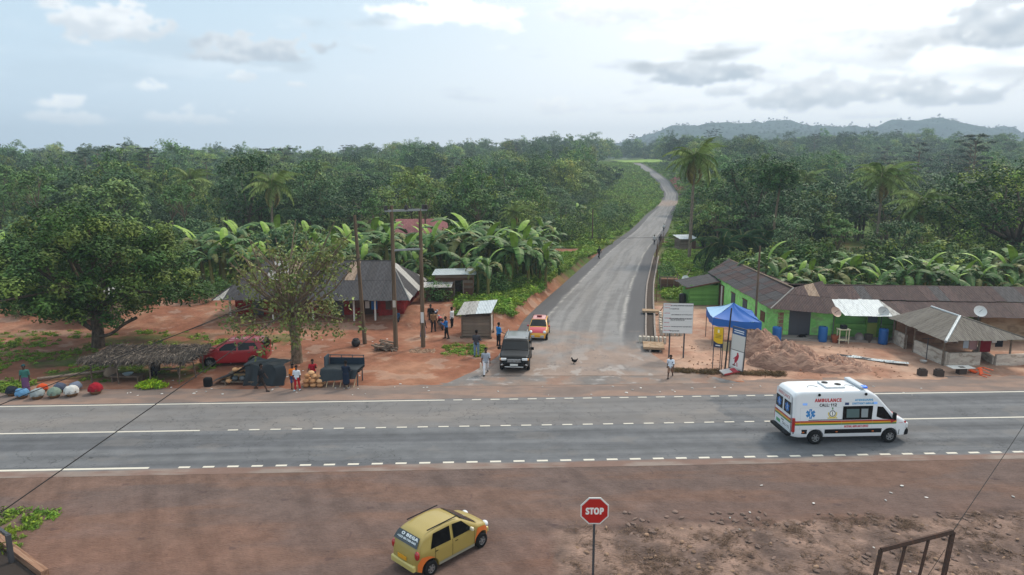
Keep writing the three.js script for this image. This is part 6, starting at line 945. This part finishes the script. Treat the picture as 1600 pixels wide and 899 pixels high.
// ---------------------------------------------------------------- the market on the left
const cloth = (name, label, f, m, nu = 26, nv = 16) => single(name, label, 'tarpaulin', gridGeo(nu, nv, f), m);
const TARP = MAT({ color: 0x20282d, roughness: .55 });
{ // thatched shelter
  rand = RNG(301); const s = thing('thatched_shelter', 'low market shelter of dry palm thatch on crooked poles', 'shelter', [0, 0, 0]);
  for (const [x, z, h, l] of [[-25.9, -40.4, 1.7, .02], [-24.2, -40.3, 1.6, -.03], [-22.2, -40.25, 1.65, .02], [-20.5, -40.3, 1.75, .2], [-20, -41.6, 1.7, -.2], [-26.3, -43.6, 1.8, .05], [-23.4, -43.6, 1.8, 0], [-20.4, -43.4, 1.8, .05]]) part('post', new GB().bar(V(x, -.1, z), V(x + l, h, z), .05, .04, 6), WOOD[1], s);
  const lv = new Leaves(), G = [lin(0x5d564f), lin(0x423d3a), lin(0x786e64), lin(0x4e4742)]; part('rafters', new GB().bar(V(-26.5, 1.7, -40.4), V(-19.4, 1.72, -40.5), .04).bar(V(-26.5, 1.85, -43.5), V(-19.4, 1.85, -43.4), .04).bar(V(-26.5, 1.78, -42), V(-19.4, 1.8, -42), .04), WOOD[1], s);
  for (let i = 0; i < 5200; i++) { const x = rr(-26.6, -19.9), z = rr(-43.9, -40.1), y = 1.82 + .14 * sin((z + 40) * .8) + rr(-.05, .14) + .12 * noise(x * .2, z * .2), c = pick(G), v = rr(.6, 1.3), e = z > -40.7 || x > -20.4; let d = V(rr(-.35, .35), e ? rr(-.9, -.1) : rr(-.15, .12), rr(.4, 1)).normalize(); if (rand() < .25) d = V(rr(.4, 1), e ? -.4 : 0, rr(-.4, .4)).normalize(); lv.leaf(x, y - (e ? .08 : 0), z, d.x, d.y, d.z, d.z, 0, -d.x, rr(.5, 1.1), rr(.04, .09), mul3(c, v)); }
  const th = part('thatch', lv, MAT({ color: 0xffffff, vertexColors: true, roughness: 1, side: THREE.DoubleSide }), s); th.userData.kind = 'stuff'; s.scale.set(1, .8, 1);
  const tb = thing('market_table', 'rough wooden table under the thatched shelter', 'table', [-24, 0, -40.9]); part('table_top', new GB().box(0, .4, 0, 1.9, .06, .7), WOOD[1], tb); for (const x of [-.8, .8]) part('trestle', new GB().box(x, .19, 0, .08, .38, .6), WOOD[1], tb);
  single('enamel_basin', 'pale blue enamel basin on the shelter table', 'basin', new THREE.LatheGeometry([[.02, 0], [.2, 0], [.3, .12], [.32, .13], [.28, .11], [.18, .02], [.02, .02]].map(([a, b]) => new THREE.Vector2(a, b)), 18), std(0xa9bcc4, .4), [-23.9, .43, -40.85]);
  single('hanging_bucket', 'black bucket hanging under the thatch', 'bucket', new GB().add(new THREE.CylinderGeometry(.19, .15, .42, 14)).bar(V(0, .2, 0), V(0, .5, 0), .01, .01, 4), std(0x1e1f22, .6), [-21.9, 1.0, -40.6]);
  single('wooden_bench', 'low wooden bench under the thatched shelter', 'bench', new GB().box(0, .38, 0, 1.7, .06, .3).box(-.7, .18, 0, .07, .36, .26).box(.7, .18, 0, .07, .36, .26), WOOD[0], [-22.2, 0, -42.3], .1);
}
{ // plantain pile
  const lv = new Leaves(), a = lin(0xa4c02e), b = lin(0x86ab2a); rand = RNG(303); for (let i = 0; i < 60; i++) { const th = rr(0, 6.28), R = sqrt(rand()); lv.clump(cos(th) * R * .95, .1 + .3 * (1 - R) + rr(0, .08), sin(th) * R * .45, .16, 16, .25, .06, rand() < .6 ? a : b, .6, 0); }
  single('plantain_pile', 'bright yellow-green heap of plantains at the roadside', 'plantains', lv, leafMat, [-21.9, 0, -39.75]);
}
{ // bundled baskets
  const bas = new THREE.LatheGeometry([[.01, 0], [.3, 0], [.42, .2], [.45, .34], [.42, .34]].map(([a, b]) => new THREE.Vector2(a, b)), 22), weave = MAT({ map: tex(128, 64, (u, v) => mul3(mix3(lin(0x8a6a4c), lin(0x6b5138), .5 + .5 * sin(u * 200) * sin(v * 80)), .8 + .4 * noise(u * 4, v * 2))), roughness: .95 });
  for (const [x, z, c, s, n] of [[-29.3, -38.3, 0x232834, 1, 'navy'], [-28.4, -37.85, 0x5f8cb0, 1.05, 'sky blue'], [-27.45, -37.75, 0x8f9798, 1.1, 'grey'], [-26.6, -37.95, 0x748578, 1.05, 'grey green'], [-25.75, -38.2, 0xc2c2be, 1.15, 'white'], [-24.6, -38.6, 0x8f1a28, 1.15, 'red'], [-26.9, -38.9, 0x4b5264, 1, 'slate'], [-26.1, -39.1, 0x6b7486, 1, 'striped grey'], [-28, -39, 0xc8502a, .85, 'orange']]) { const b = thing('bundled_basket', `round market basket covered with ${n} cloth`, 'basket', [x, 0, z], x, 'covered baskets at the roadside'); b.scale.set(s * .72, s * .86, s * .72); part('basket', bas, weave, b); part('cover', gridGeo(28, 9, (u, v) => { const a = u * 2 * PI, R = .47 * pow(cos(v * PI / 2), .8) * (1 + .07 * sin(a * 7 + x + v * 3) * (1 - v) + .12 * (noise(cos(a) * .3 + x, sin(a) * .3 + v) - .5)), y = .3 + .34 * sin(v * PI / 2) + .12 * (noise(cos(a) * .4 * (1 - v) + x, sin(a) * .4 * (1 - v)) - .5) * (v > .05 ? 1 : 0); return [R * cos(a), v < .05 ? y - .08 : y, R * sin(a)]; }), std(c, .9), b); part('cord', new THREE.TorusGeometry(.455, .014, 5, 26).rotateX(PI / 2).translate(0, .27, 0), std(0x4a3b30, .9), b); }
}
single('felled_log', 'long pale log lying in the grass beside the shelter', 'log', new GB().bar(V(-2.1, .16, .3), V(1.5, .35, -.8), .1, .08, 8), WOOD[2], [-27.5, 0, -41.2]);
single('grey_boulder', 'pale stone at the end of the log', 'stone', new THREE.IcosahedronGeometry(.4, 2), std(0xa48f7c, .95), [-25.8, .15, -42.2]);
cloth('stall_tarpaulin', 'black tarpaulin sheet stretched low from the ground to a pole', (u, v) => { const x = lerp(-18.4, -15.9, u), z = lerp(-39.9, -41.6, v), y = .12 + 1.25 * u * (1 - .2 * v) + .14 * sin(u * 9 + v * 4) * .4 - .25 * sin(PI * v) * u; return [x, y + .03, z]; }, TARP);
cloth('stall_tarpaulin', 'black tarpaulin draped over the stall frame beside the tree', (u, v) => { const x = lerp(-16.3, -13.9, u) + .08 * sin(v * 11), top = 1.35 - .12 * u + .05 * sin(u * 13), q = v * 2.1; return q < 1.1 ? [x, top + .04 * sin(u * 17 + q * 5), lerp(-41.6, -40.1, q / 1.1)] : [x + .06 * sin(u * 21), top * (1 - (q - 1.1)) + .04, -40.1 + .22 * (q - 1.1) + .07 * sin(u * 16 + q)]; }, TARP, 40, 24);
for (const [x, z, h] of [[-16.2, -41.6, 1.4], [-13.95, -41.5, 1.3], [-15.9, -40.2, 1.38], [-14, -40.2, 1.25]]) single('stall_pole', 'crooked stick holding up the black tarpaulin', 'pole', new GB().bar(V(0, -.1, 0), V(.03, h, 0), .04, .035, 6), WOOD[1], [x, 0, z], 0, 'sticks under the tarpaulin');
single('black_sack', 'black sack weighing down the tarpaulin corner', 'sack', new GB().rbox(0, .3, 0, .5, .6, .4, .14), std(0x161719, .7), [-18.5, 0, -39.85]);
single('stall_plank', 'rough plank bench in front of the tarpaulin stall', 'bench', new GB().box(0, .28, 0, 2.1, .06, .35).box(-.8, .13, 0, .08, .26, .3).box(.8, .13, 0, .08, .26, .3), WOOD[1], [-16.7, 0, -40.1]);
const loafMat = [std(0xc2946a, .8), std(0xb3845c, .8), std(0xcfa47a, .8)], loafGeo = new GB().ball(0, .13, 0, .2, .14, .17, undefined, 8).add(new THREE.TorusGeometry(.18, .02, 5, 16).rotateX(PI / 2).translate(0, .13, 0)).geo();
rand = RNG(305); for (let r = 0; r < 4; r++) for (let c = 0; c < 3 - (r === 3 ? 2 : 0); c++) for (let b = 0; b < (r < 2 ? 2 : 1); b++) single('wrapped_bundle', 'tan wrapped bundle in the roadside stack beside the seller', 'bundle', loafGeo, pick(loafMat), [-12.5 + c * .42 + rr(-.03, .03) + (r === 3 ? .35 : 0), .01 + r * .26, -39.75 - b * .4 + (r === 2 ? -.2 : 0)], rr(0, 3), 'tan bundles stacked at the roadside');
for (const [x, y, z] of [[-17.1, .85, -40.6], [-16.75, .85, -40.6], [-16.4, .85, -40.6], [-17.3, .31, -40.05]]) single('wrapped_bundle', 'tan wrapped bundle under the black tarpaulin', 'bundle', loafGeo, loafMat[0], [x, y - .12, z], 0, 'tan bundles under the tarpaulin'); single('stall_shelf', 'shelf board holding bundles under the tarpaulin', 'shelf', new GB().box(0, .68, 0, 1.4, .05, .5).box(-.6, .33, 0, .06, .68, .4).box(.6, .33, 0, .06, .68, .4), WOOD[1], [-16.75, 0, -40.65]);
for (const [x, c] of [[-16.9, 0x4c5358], [-16.45, 0x5a6166]]) single('cooking_pot', 'grey cooking pot on the plank under the tarpaulin', 'pot', new GB().ball(0, .17, 0, .2, .17, .2, undefined, 8).add(new THREE.TorusGeometry(.17, .02, 5, 16).rotateX(PI / 2).translate(0, .27, 0)), std(c, .5, { metalness: .4 }), [x, .31, -40.05], 0, 'pots under the tarpaulin');
{ // cart with tarpaulin
  const c = thing('flat_cart', 'dark flat cart with railed side under a black sheet', 'cart', [-10.35, 0, -40.6], -.05); part('bed', new GB().box(0, .95, 0, 2.2, .1, 1.3), BLACKP, c); part('side_board', new GB().box(0, 1.25, -.62, 2.2, .42, .06), std(0x27333f, .7), c); part('rail', new GB().box(0, 1.62, -.62, 2.2, .05, .05).box(-1.05, 1.5, -.62, .04, .3, .04).box(-.35, 1.5, -.62, .04, .3, .04).box(.35, 1.5, -.62, .04, .3, .04).box(1.05, 1.5, -.62, .04, .3, .04), STEEL, c); part('tail_board', new GB().box(-1.15, 1.25, -.2, .08, .9, .8), std(0x3c4750, .7), c);
  for (const [x, z] of [[-.95, .55], [.95, .55], [.95, -.55], [-.95, -.55]]) part('leg', new GB().bar(V(x, 0, z), V(x, .95, z), .04, .04, 6), STEEL, c); part('sheet', gridGeo(24, 14, (u, v) => [lerp(-1.15, 1.15, u) - v * .2, v < .5 ? 1.08 + .1 * sin(u * 9) * v : lerp(1.1, .35 + .25 * u, (v - .5) * 2), lerp(-.5, .72, min(1, v * 2)) + (v > .5 ? (v - .5) * .5 : 0) + .04 * sin(u * 15)]), TARP, c);
  for (let i = 0; i < 5; i++) single('peeled_stick', 'pale peeled stick leaning under the cart sheet', 'stick', new GB().bar(V(0, 0, 0), V(.12, .6, -.25), .03, .025, 6), std(0xcbb594, .9), [-11.3 + i * .42, 0, -39.75], 0, 'pale sticks under the cart');
}
rand = RNG(307); { const f = thing('firewood_pile', 'heap of split firewood at the foot of the twin poles', 'firewood', [-9.3, 0, -48.2]); for (let i = 0; i < 40; i++) { const a = rr(0, 3.14), L = rr(.6, 1.3), y = .1 + .6 * rand() * (1 - i / 60), p = V(rr(-.75, .75) * (1 - y * .7), y, rr(-.45, .45)), d = V(cos(a), rr(-.35, .45), sin(a)).multiplyScalar(L / 2); part('log', barGeo(p.clone().sub(d), p.clone().add(d), rr(.04, .08), rr(.04, .07), 6), pick(WOOD), f); } }
single('round_pot', 'round black pot standing beside the leaning pole', 'pot', new GB().ball(0, .3, 0, .33, .31, .33, undefined, 12).add(new THREE.TorusGeometry(.2, .04, 6, 18).rotateX(PI / 2).translate(0, .58, 0)), std(0x202022, .6), [-11.6, 0, -49.2]);
{ const lv = []; rand = RNG(309); for (let i = 0; i < 420; i++) { const z = rand() < .5; const x = z ? rr(-7.4, -5.6) : rr(1.8, 20), zz = z ? rr(-48.4, -47.4) : -rr(14, 23.6); lv.push([x, z ? .02 : .05, zz, rr(0, 6), [rr(.03, z ? .1 : .12), rr(.02, .07), rr(.03, .11)], mul3([1, .92, .85], rr(.6, 1.4))]); } for (let i = 0; i < 260; i++) lv.push([rr(12, 26), .02, -rr(41.6, 50), rr(0, 6), [rr(.03, .1), rr(.02, .06), rr(.03, .1)], mul3([1, .8, .68], rr(.6, 1.3))]); stuff('loose_stones', 'loose stones and rubble scattered over the bare earth', 'stones', scatter(new THREE.IcosahedronGeometry(1, 1), std(0x8d7868, 1), lv)); }
{ // embedded stones of the rough ground
  rand = RNG(311); const l = []; for (let i = 0; i < 900; i++) { const x = rr(4, 21), z = -rr(15, 24.6), b = noise(x * .05, z * .05) + x * .012; if (b < .55) continue; l.push([x, .03, z, rr(0, 6), [rr(.05, .17), rr(.02, .06), rr(.04, .14)], mul3([1, .96, .93], rr(.7, 1.15))]); } stuff('paving_stones', 'grey stones set in the rough earth bank', 'stones', scatter(new THREE.DodecahedronGeometry(1, 0), std(0x7b6a62, 1), l));
}
{ rand = RNG(312); const lv = new Leaves(), l = []; for (let i = 0; i < 26; i++) { const a = rr(0, 6.28); lv.leaf(rr(-.4, .4), rr(.02, .07), rr(-.4, .4), cos(a), rr(-.15, .3), sin(a), -sin(a), 0, cos(a), rr(.15, .4), rr(.015, .035), mul3(lin(0x806a5a), rr(.5, 1.2))); } for (let i = 0; i < 600; i++) { const x = rr(2, 21.5), z = -rr(14, 23.2 + x * .07); l.push([x, .04, z, rr(0, 6), rr(.5, 1.1)]); } stuff('dry_straw', 'dry straw and stalks strewn over the stony earth', 'straw', scatter(lv.geo(), MAT({ vertexColors: true, roughness: 1, side: THREE.DoubleSide }), l)); }
{ const l = []; rand = RNG(313); for (let i = 0; i < 150; i++) { const a = rand(), x = a < .4 ? rr(-30, 25) : a < .7 ? rr(-26, -8) : rr(8, 24), z = a < .4 ? -rr(38.2, 40.4) : a < .7 ? -rr(41, 52) : -rr(15, 27); l.push([x, .025, z, rr(0, 6), [rr(.03, .1), rr(.008, .03), rr(.03, .08)], mul3([1, 1, 1], rr(.5, 1.1))]); } stuff('litter', 'scraps of pale litter on the road edges', 'litter', scatter(new THREE.IcosahedronGeometry(1, 1), std(0xd6d2cc, .8), l)); }
// ---------------------------------------------------------------- the yard on the right
const soilMat = MAT({ map: tex(512, 512, (u, v) => mul3(mix3(lin(0xa58472), lin(0x8a6c5e), ss(.3, .7, noise(u * 2, v * 2))), .65 + .7 * noise(u * 9, v * 9))), roughness: 1 });
const mound = (label, x, z, rx, rz, h, s) => single('earth_mound', label, 'earth mound', gridGeo(56, 24, (u, v) => { const a = u * 2 * PI, R = v; const k = 1 + .22 * (noise(cos(a) * .2 + s, sin(a) * .2 + s) - .5), X = cos(a) * R * rx * k, Z = sin(a) * R * rz * k, e = pow(max(0, 1 - R * R), .85); return [X, e * h * (.75 + .5 * noise(X * .2 + s, Z * .2)) + (noise(X * .8 + s, Z * .8) - .5) * .28 * min(1, e * 4) - .03, Z]; }), soilMat, [x, 0, z]);
mound('tall heap of red soil beside the blue canopy', 17.6, -47.4, 2.0, 1.6, 1.75, .1); mound('broad heap of red soil in front of the blue canopy', 18.6, -44.6, 2.8, 1.7, 1.4, .4); mound('low heap of red soil stretching towards the scrap sheets', 21.4, -43.9, 2.5, 1.5, .7, .7);
rand = RNG(321); { const l = []; for (const [cx, cz, rx, rz, h] of [[17.6, -47.4, 1.8, 1.4, 1.2], [18.6, -44.6, 2.6, 1.6, 1], [21.4, -43.9, 2.4, 1.4, .6]]) for (let i = 0; i < 120; i++) { const a = rr(0, 6.28), R = sqrt(rand()); l.push([cx + cos(a) * R * rx, h * (1 - R * R) * .95 + .02, cz + sin(a) * R * rz, rr(0, 6), [rr(.04, .15), rr(.04, .11), rr(.04, .14)], mul3([1, .85, .75], rr(.7, 1.3))]); } stuff('soil_clods', 'clods of red earth lying on the mounds', 'soil', scatter(new THREE.IcosahedronGeometry(1, 1), std(0x967565, 1), l)); }
{ // blue canopy
  const t = thing('blue_canopy', 'blue and white pyramid canopy tent on thin legs by the green house', 'canopy', [16.75, 0, -50.6], -.1), T = V(0, 3.05, 0), cs = [V(-1.75, 2.2, 1.5), V(1.75, 1.95, 1.6), V(1.75, 2.2, -1.5), V(-1.7, 2.35, -1.5)], blue = MAT({ color: 0x1d5fae, roughness: .6 }), pale = MAT({ color: 0x9dbfdc, roughness: .6 });
  cs.forEach((a, i) => { const b = cs[(i + 1) % 4]; part('roof_panel', gridGeo(12, 10, (u, v) => { const p = a.clone().lerp(b, u).lerp(T, v); return [p.x, p.y - .12 * sin(PI * u) * (1 - v) - .1 * sin(PI * v) + .03 * sin(u * 17 + v * 6), p.z]; }), i === 3 || i === 2 ? pale : blue, t); part('valance', gridGeo(14, 3, (u, v) => { const p = a.clone().lerp(b, u); return [p.x, p.y - .12 * sin(PI * u) - v * (.55 + .05 * sin(u * 14)), p.z + .02 * sin(u * 20) * v]; }), blue, t); part('leg', new GB().bar(V(a.x * .98, 0, a.z * .98), V(a.x * .98, a.y, a.z * .98), .028, .028, 6), STEEL, t); });
}
const barrelGeo = new THREE.LatheGeometry([[.01, 0], [.28, 0], [.3, .05], [.3, .28], [.31, .3], [.3, .32], [.3, .58], [.31, .6], [.3, .62], [.3, .85], [.27, .9], [.01, .9]].map(([a, b]) => new THREE.Vector2(a, b)), 22);
for (const [x, z, c, l] of [[23.75, -50.7, 0x1f5f9e, 'blue plastic barrel beside the clay pot on the porch edge'], [28.0, -50.0, 0x1d5796, 'blue plastic barrel beside the cook shelter wall'], [20.2, -50.6, 0x1f62a6, 'blue barrel half hidden behind the soil heap'], [16.6, -65.2, 0x1d1e20, 'black drum standing before the green board shed']]) { const b = thing('water_barrel', l, 'barrel', [x, 0, z]); b.scale.set(1.1, x < 17 ? 1.1 : 1.3, 1.1); part('drum', barrelGeo, std(c, .45), b); part('bung', new GB().bar(V(.12, .9, 0), V(.12, .93, 0), .04, .04, 8), BLACKP, b); }
const potGeo = (r, h) => new THREE.LatheGeometry([[.01, 0], [r * .75, 0], [r, h * .9], [r * 1.06, h], [r * .95, h], [r * .8, h * .2], [.01, h * .15]].map(([a, b]) => new THREE.Vector2(a, b)), 20);
single('clay_pot', 'terracotta pot beside the blue barrel', 'pot', potGeo(.28, .6), std(0x9a5a43, .9), [24.55, 0, -50.4]); single('grey_bucket', 'dark grey tub against the green boards', 'tub', potGeo(.3, .62), std(0x4b4441, .8), [27.15, 0, -50.5]); single('metal_basin', 'shallow metal basin leaning on the green boards', 'basin', potGeo(.33, .16), std(0x7d7672, .5, { metalness: .4 }), [26.5, .33, -50.75]).rotation.x = 1.25;
{ const t = thing('tall_stand', 'pale wooden stand with a dark box before the green boards', 'table', [25.0, 0, -50.1]); for (const [x, z] of [[-.35, .2], [.35, .2], [.35, -.2], [-.35, -.2]]) part('leg', new GB().box(x, .55, z, .06, 1.1, .06), std(0xc9c1a6, .9), t); part('top', new GB().box(0, 1.12, 0, .85, .06, .55), std(0xc9c1a6, .9), t); part('shelf', new GB().box(0, .3, 0, .7, .05, .4), std(0xc9c1a6, .9), t); single('dark_box', 'dark box standing on the pale wooden stand', 'box', new GB().rbox(0, .15, 0, .42, .3, .36, .04), std(0x25282b, .7), [25.0, 1.15, -50.1]); }
const dish = (label, [x, y, z], r, turn, tilt, c, post) => { const t = thing('satellite_dish', label, 'satellite dish', [x, y, z], turn); const g = new THREE.SphereGeometry(r * 1.5, 24, 8, 0, 6.283, 0, .73); g.rotateX(PI); g.translate(0, r * 1.5, 0); g.rotateX(tilt); const d = part('reflector', g, std(c, .5, { side: THREE.DoubleSide }), t); d.position.y = 0; part('feed_arm', new GB().bar(V(0, 0, 0), V(0, r * 1.1 * cos(tilt), r * 1.1 * sin(tilt)), .015, .015, 5), STEEL, t); part('mast', new GB().bar(V(0, -post, -.06), V(0, .02, -.06), .035, .035, 6), STEEL, t); };
dish('rust-stained satellite dish at the edge of the white roof sheets', [24.35, 2.35, -50.3], .42, .3, .95, 0xb79a8a, 2.35); dish('pale satellite dish between the white sheets and the cook shelter', [28.0, 2.35, -50.4], .42, 0, 1.0, 0xb9b8b5, 2.35); dish('white satellite dish rising behind the cook shelter roof', [34.6, 2.6, -49.4], .44, -.2, 1.0, 0xd6d5d2, 2.6); dish('white satellite dish above the wooden pen', [18.6, 1.3, -72.2], .36, -.5, .9, 0xdad9d5, 1.3);
rand = RNG(325); for (let i = 0; i < 8; i++) { const o = single('scrap_sheet', 'bent strip of scrap roofing iron lying in the yard', 'scrap metal', new GB().box(0, 0, 0, rr(.9, 1.7), .015, rr(.18, .5), undefined, 0, rr(-.06, .06), rr(-.08, .08)), i % 3 ? WHITEIRON[i % 2] : GREYIRON[0], [23.6 + i * .38 + rr(-.2, .2), .05 + i * .012, -46.6 + i * .28 + rr(-.2, .2)], rr(-.9, -.3), 'scrap roofing strips in the yard'); void o; }
{ // orange plastic chair lying on its side, white table board, blocks
  const c = thing('plastic_chair', 'orange plastic chair tipped over in front of the cook shelter', 'chair', [30.1, .28, -42.2], .6), m = std(0xe2591c, .5); const g = new THREE.Group(); void g; part('seat', new GB().rbox(0, 0, 0, .45, .05, .45, .02, undefined, 0, 1.2), m, c); part('backrest', new GB().rbox(.02, -.12, -.42, .44, .05, .45, .02, undefined, 0, .15), m, c); for (const [a, b] of [[V(-.2, .2, .1), V(-.25, .1, .6)], [V(.2, .2, .1), V(.28, .15, .6)], [V(-.2, -.2, .0), V(-.28, -.24, .5)], [V(.2, -.2, 0), V(.3, -.24, .5)]]) part('leg', barGeo(a, b, .03, .025, 6), m, c); part('armrest', new GB().bar(V(-.25, .1, -.3), V(-.25, .22, .1), .025, .025, 6), m, c); part('armrest', new GB().bar(V(.25, .1, -.3), V(.25, .22, .1), .025, .025, 6), m, c);
  single('table_board', 'white table board laid over concrete blocks', 'table top', new GB().rbox(0, .45, 0, 1.5, .05, .7, .02), std(0xcfccc6, .6), [29.0, 0, -42.5], .05); for (const [x, z, l] of [[29.0, -42.4, 'concrete block under the white board'], [26.3, -42.1, 'square concrete block by the road'], [27.3, -42.0, 'second dark concrete block by the road, beside the white board']]) single('concrete_block', l, 'block', new GB().rbox(0, .2, 0, .5, .4, .4, .03).rbox(0, .44, 0, .36, .1, .3, .03), std(0x4a403b, .95), [x, 0, z]);
  const st = thing('tap_stand', 'thin standpipe with crossbar before the cook shelter', 'pipe', [28.4, 0, -45.2]); part('pipe', new GB().bar(V(0, 0, 0), V(0, 1.7, 0), .03, .03, 6), STEEL, st); part('crossbar', new GB().bar(V(-.4, 1.65, 0), V(.4, 1.65, 0), .02, .02, 5), STEEL, st); single('wash_bowl', 'small pale bowl at the foot of the standpipe', 'bowl', potGeo(.22, .16), std(0xb9b4ae, .5), [28.1, 0, -45.0]);
}
single('sleeping_dog', 'small black dog lying on the porch by the dark doors', 'dog', (() => { const b = [['a', [0, .12, 0], [.36, .13, .02], .1, .09], ['a', [.36, .13, .02], [.5, .2, .08], .07, .05], ['a', [.5, .2, .08], [.58, .19, .12], .055, .03], ['a', [.3, .06, .05], [.48, .04, .14], .035, .025], ['a', [-.02, .07, .06], [.14, .04, .16], .05, .025], ['a', [-.08, .1, -.02], [-.3, .05, .06], .025, .015], ['a', [.5, .25, .04], [.49, .29, .03], .025, .012], ['a', [.5, .25, .11], [.49, .29, .12], .025, .012]].map(([id, a, c, r0, r1]) => ({ id, a: V(...a), b: V(...c), r0, r1 })); return garment(surfaceNet(b, .014), () => true, 0); })(), std(0x1b1918, .9), [22.3, .16, -51.4], .2);
single('hen', 'black hen walking on the junction', 'hen', (() => { const b = [[[-.08, .22, 0], [.08, .24, 0], .1, .085], [[.08, .26, 0], [.15, .38, 0], .05, .03], [[.15, .39, 0], [.17, .4, 0], .035, .032], [[.18, .39, 0], [.23, .385, 0], .014, .006], [[-.14, .26, 0], [-.26, .4, 0], .06, .025], [[0, .16, .04], [.01, .03, .04], .018, .012], [[0, .16, -.04], [.03, .03, -.04], .018, .012], [[.01, .015, .04], [.07, .012, .04], .012, .008], [[.03, .015, -.04], [.09, .012, -.04], .012, .008], [[.15, .43, 0], [.18, .44, 0], .014, .01]].map(([a, c, r0, r1]) => ({ id: 'a', a: V(...a), b: V(...c), r0, r1 })); return garment(surfaceNet(b, .011), () => true, 0); })(), std(0x191614, .8), [4.21, 0, -44.7], 2.8);
renderer.render(scene, camera);
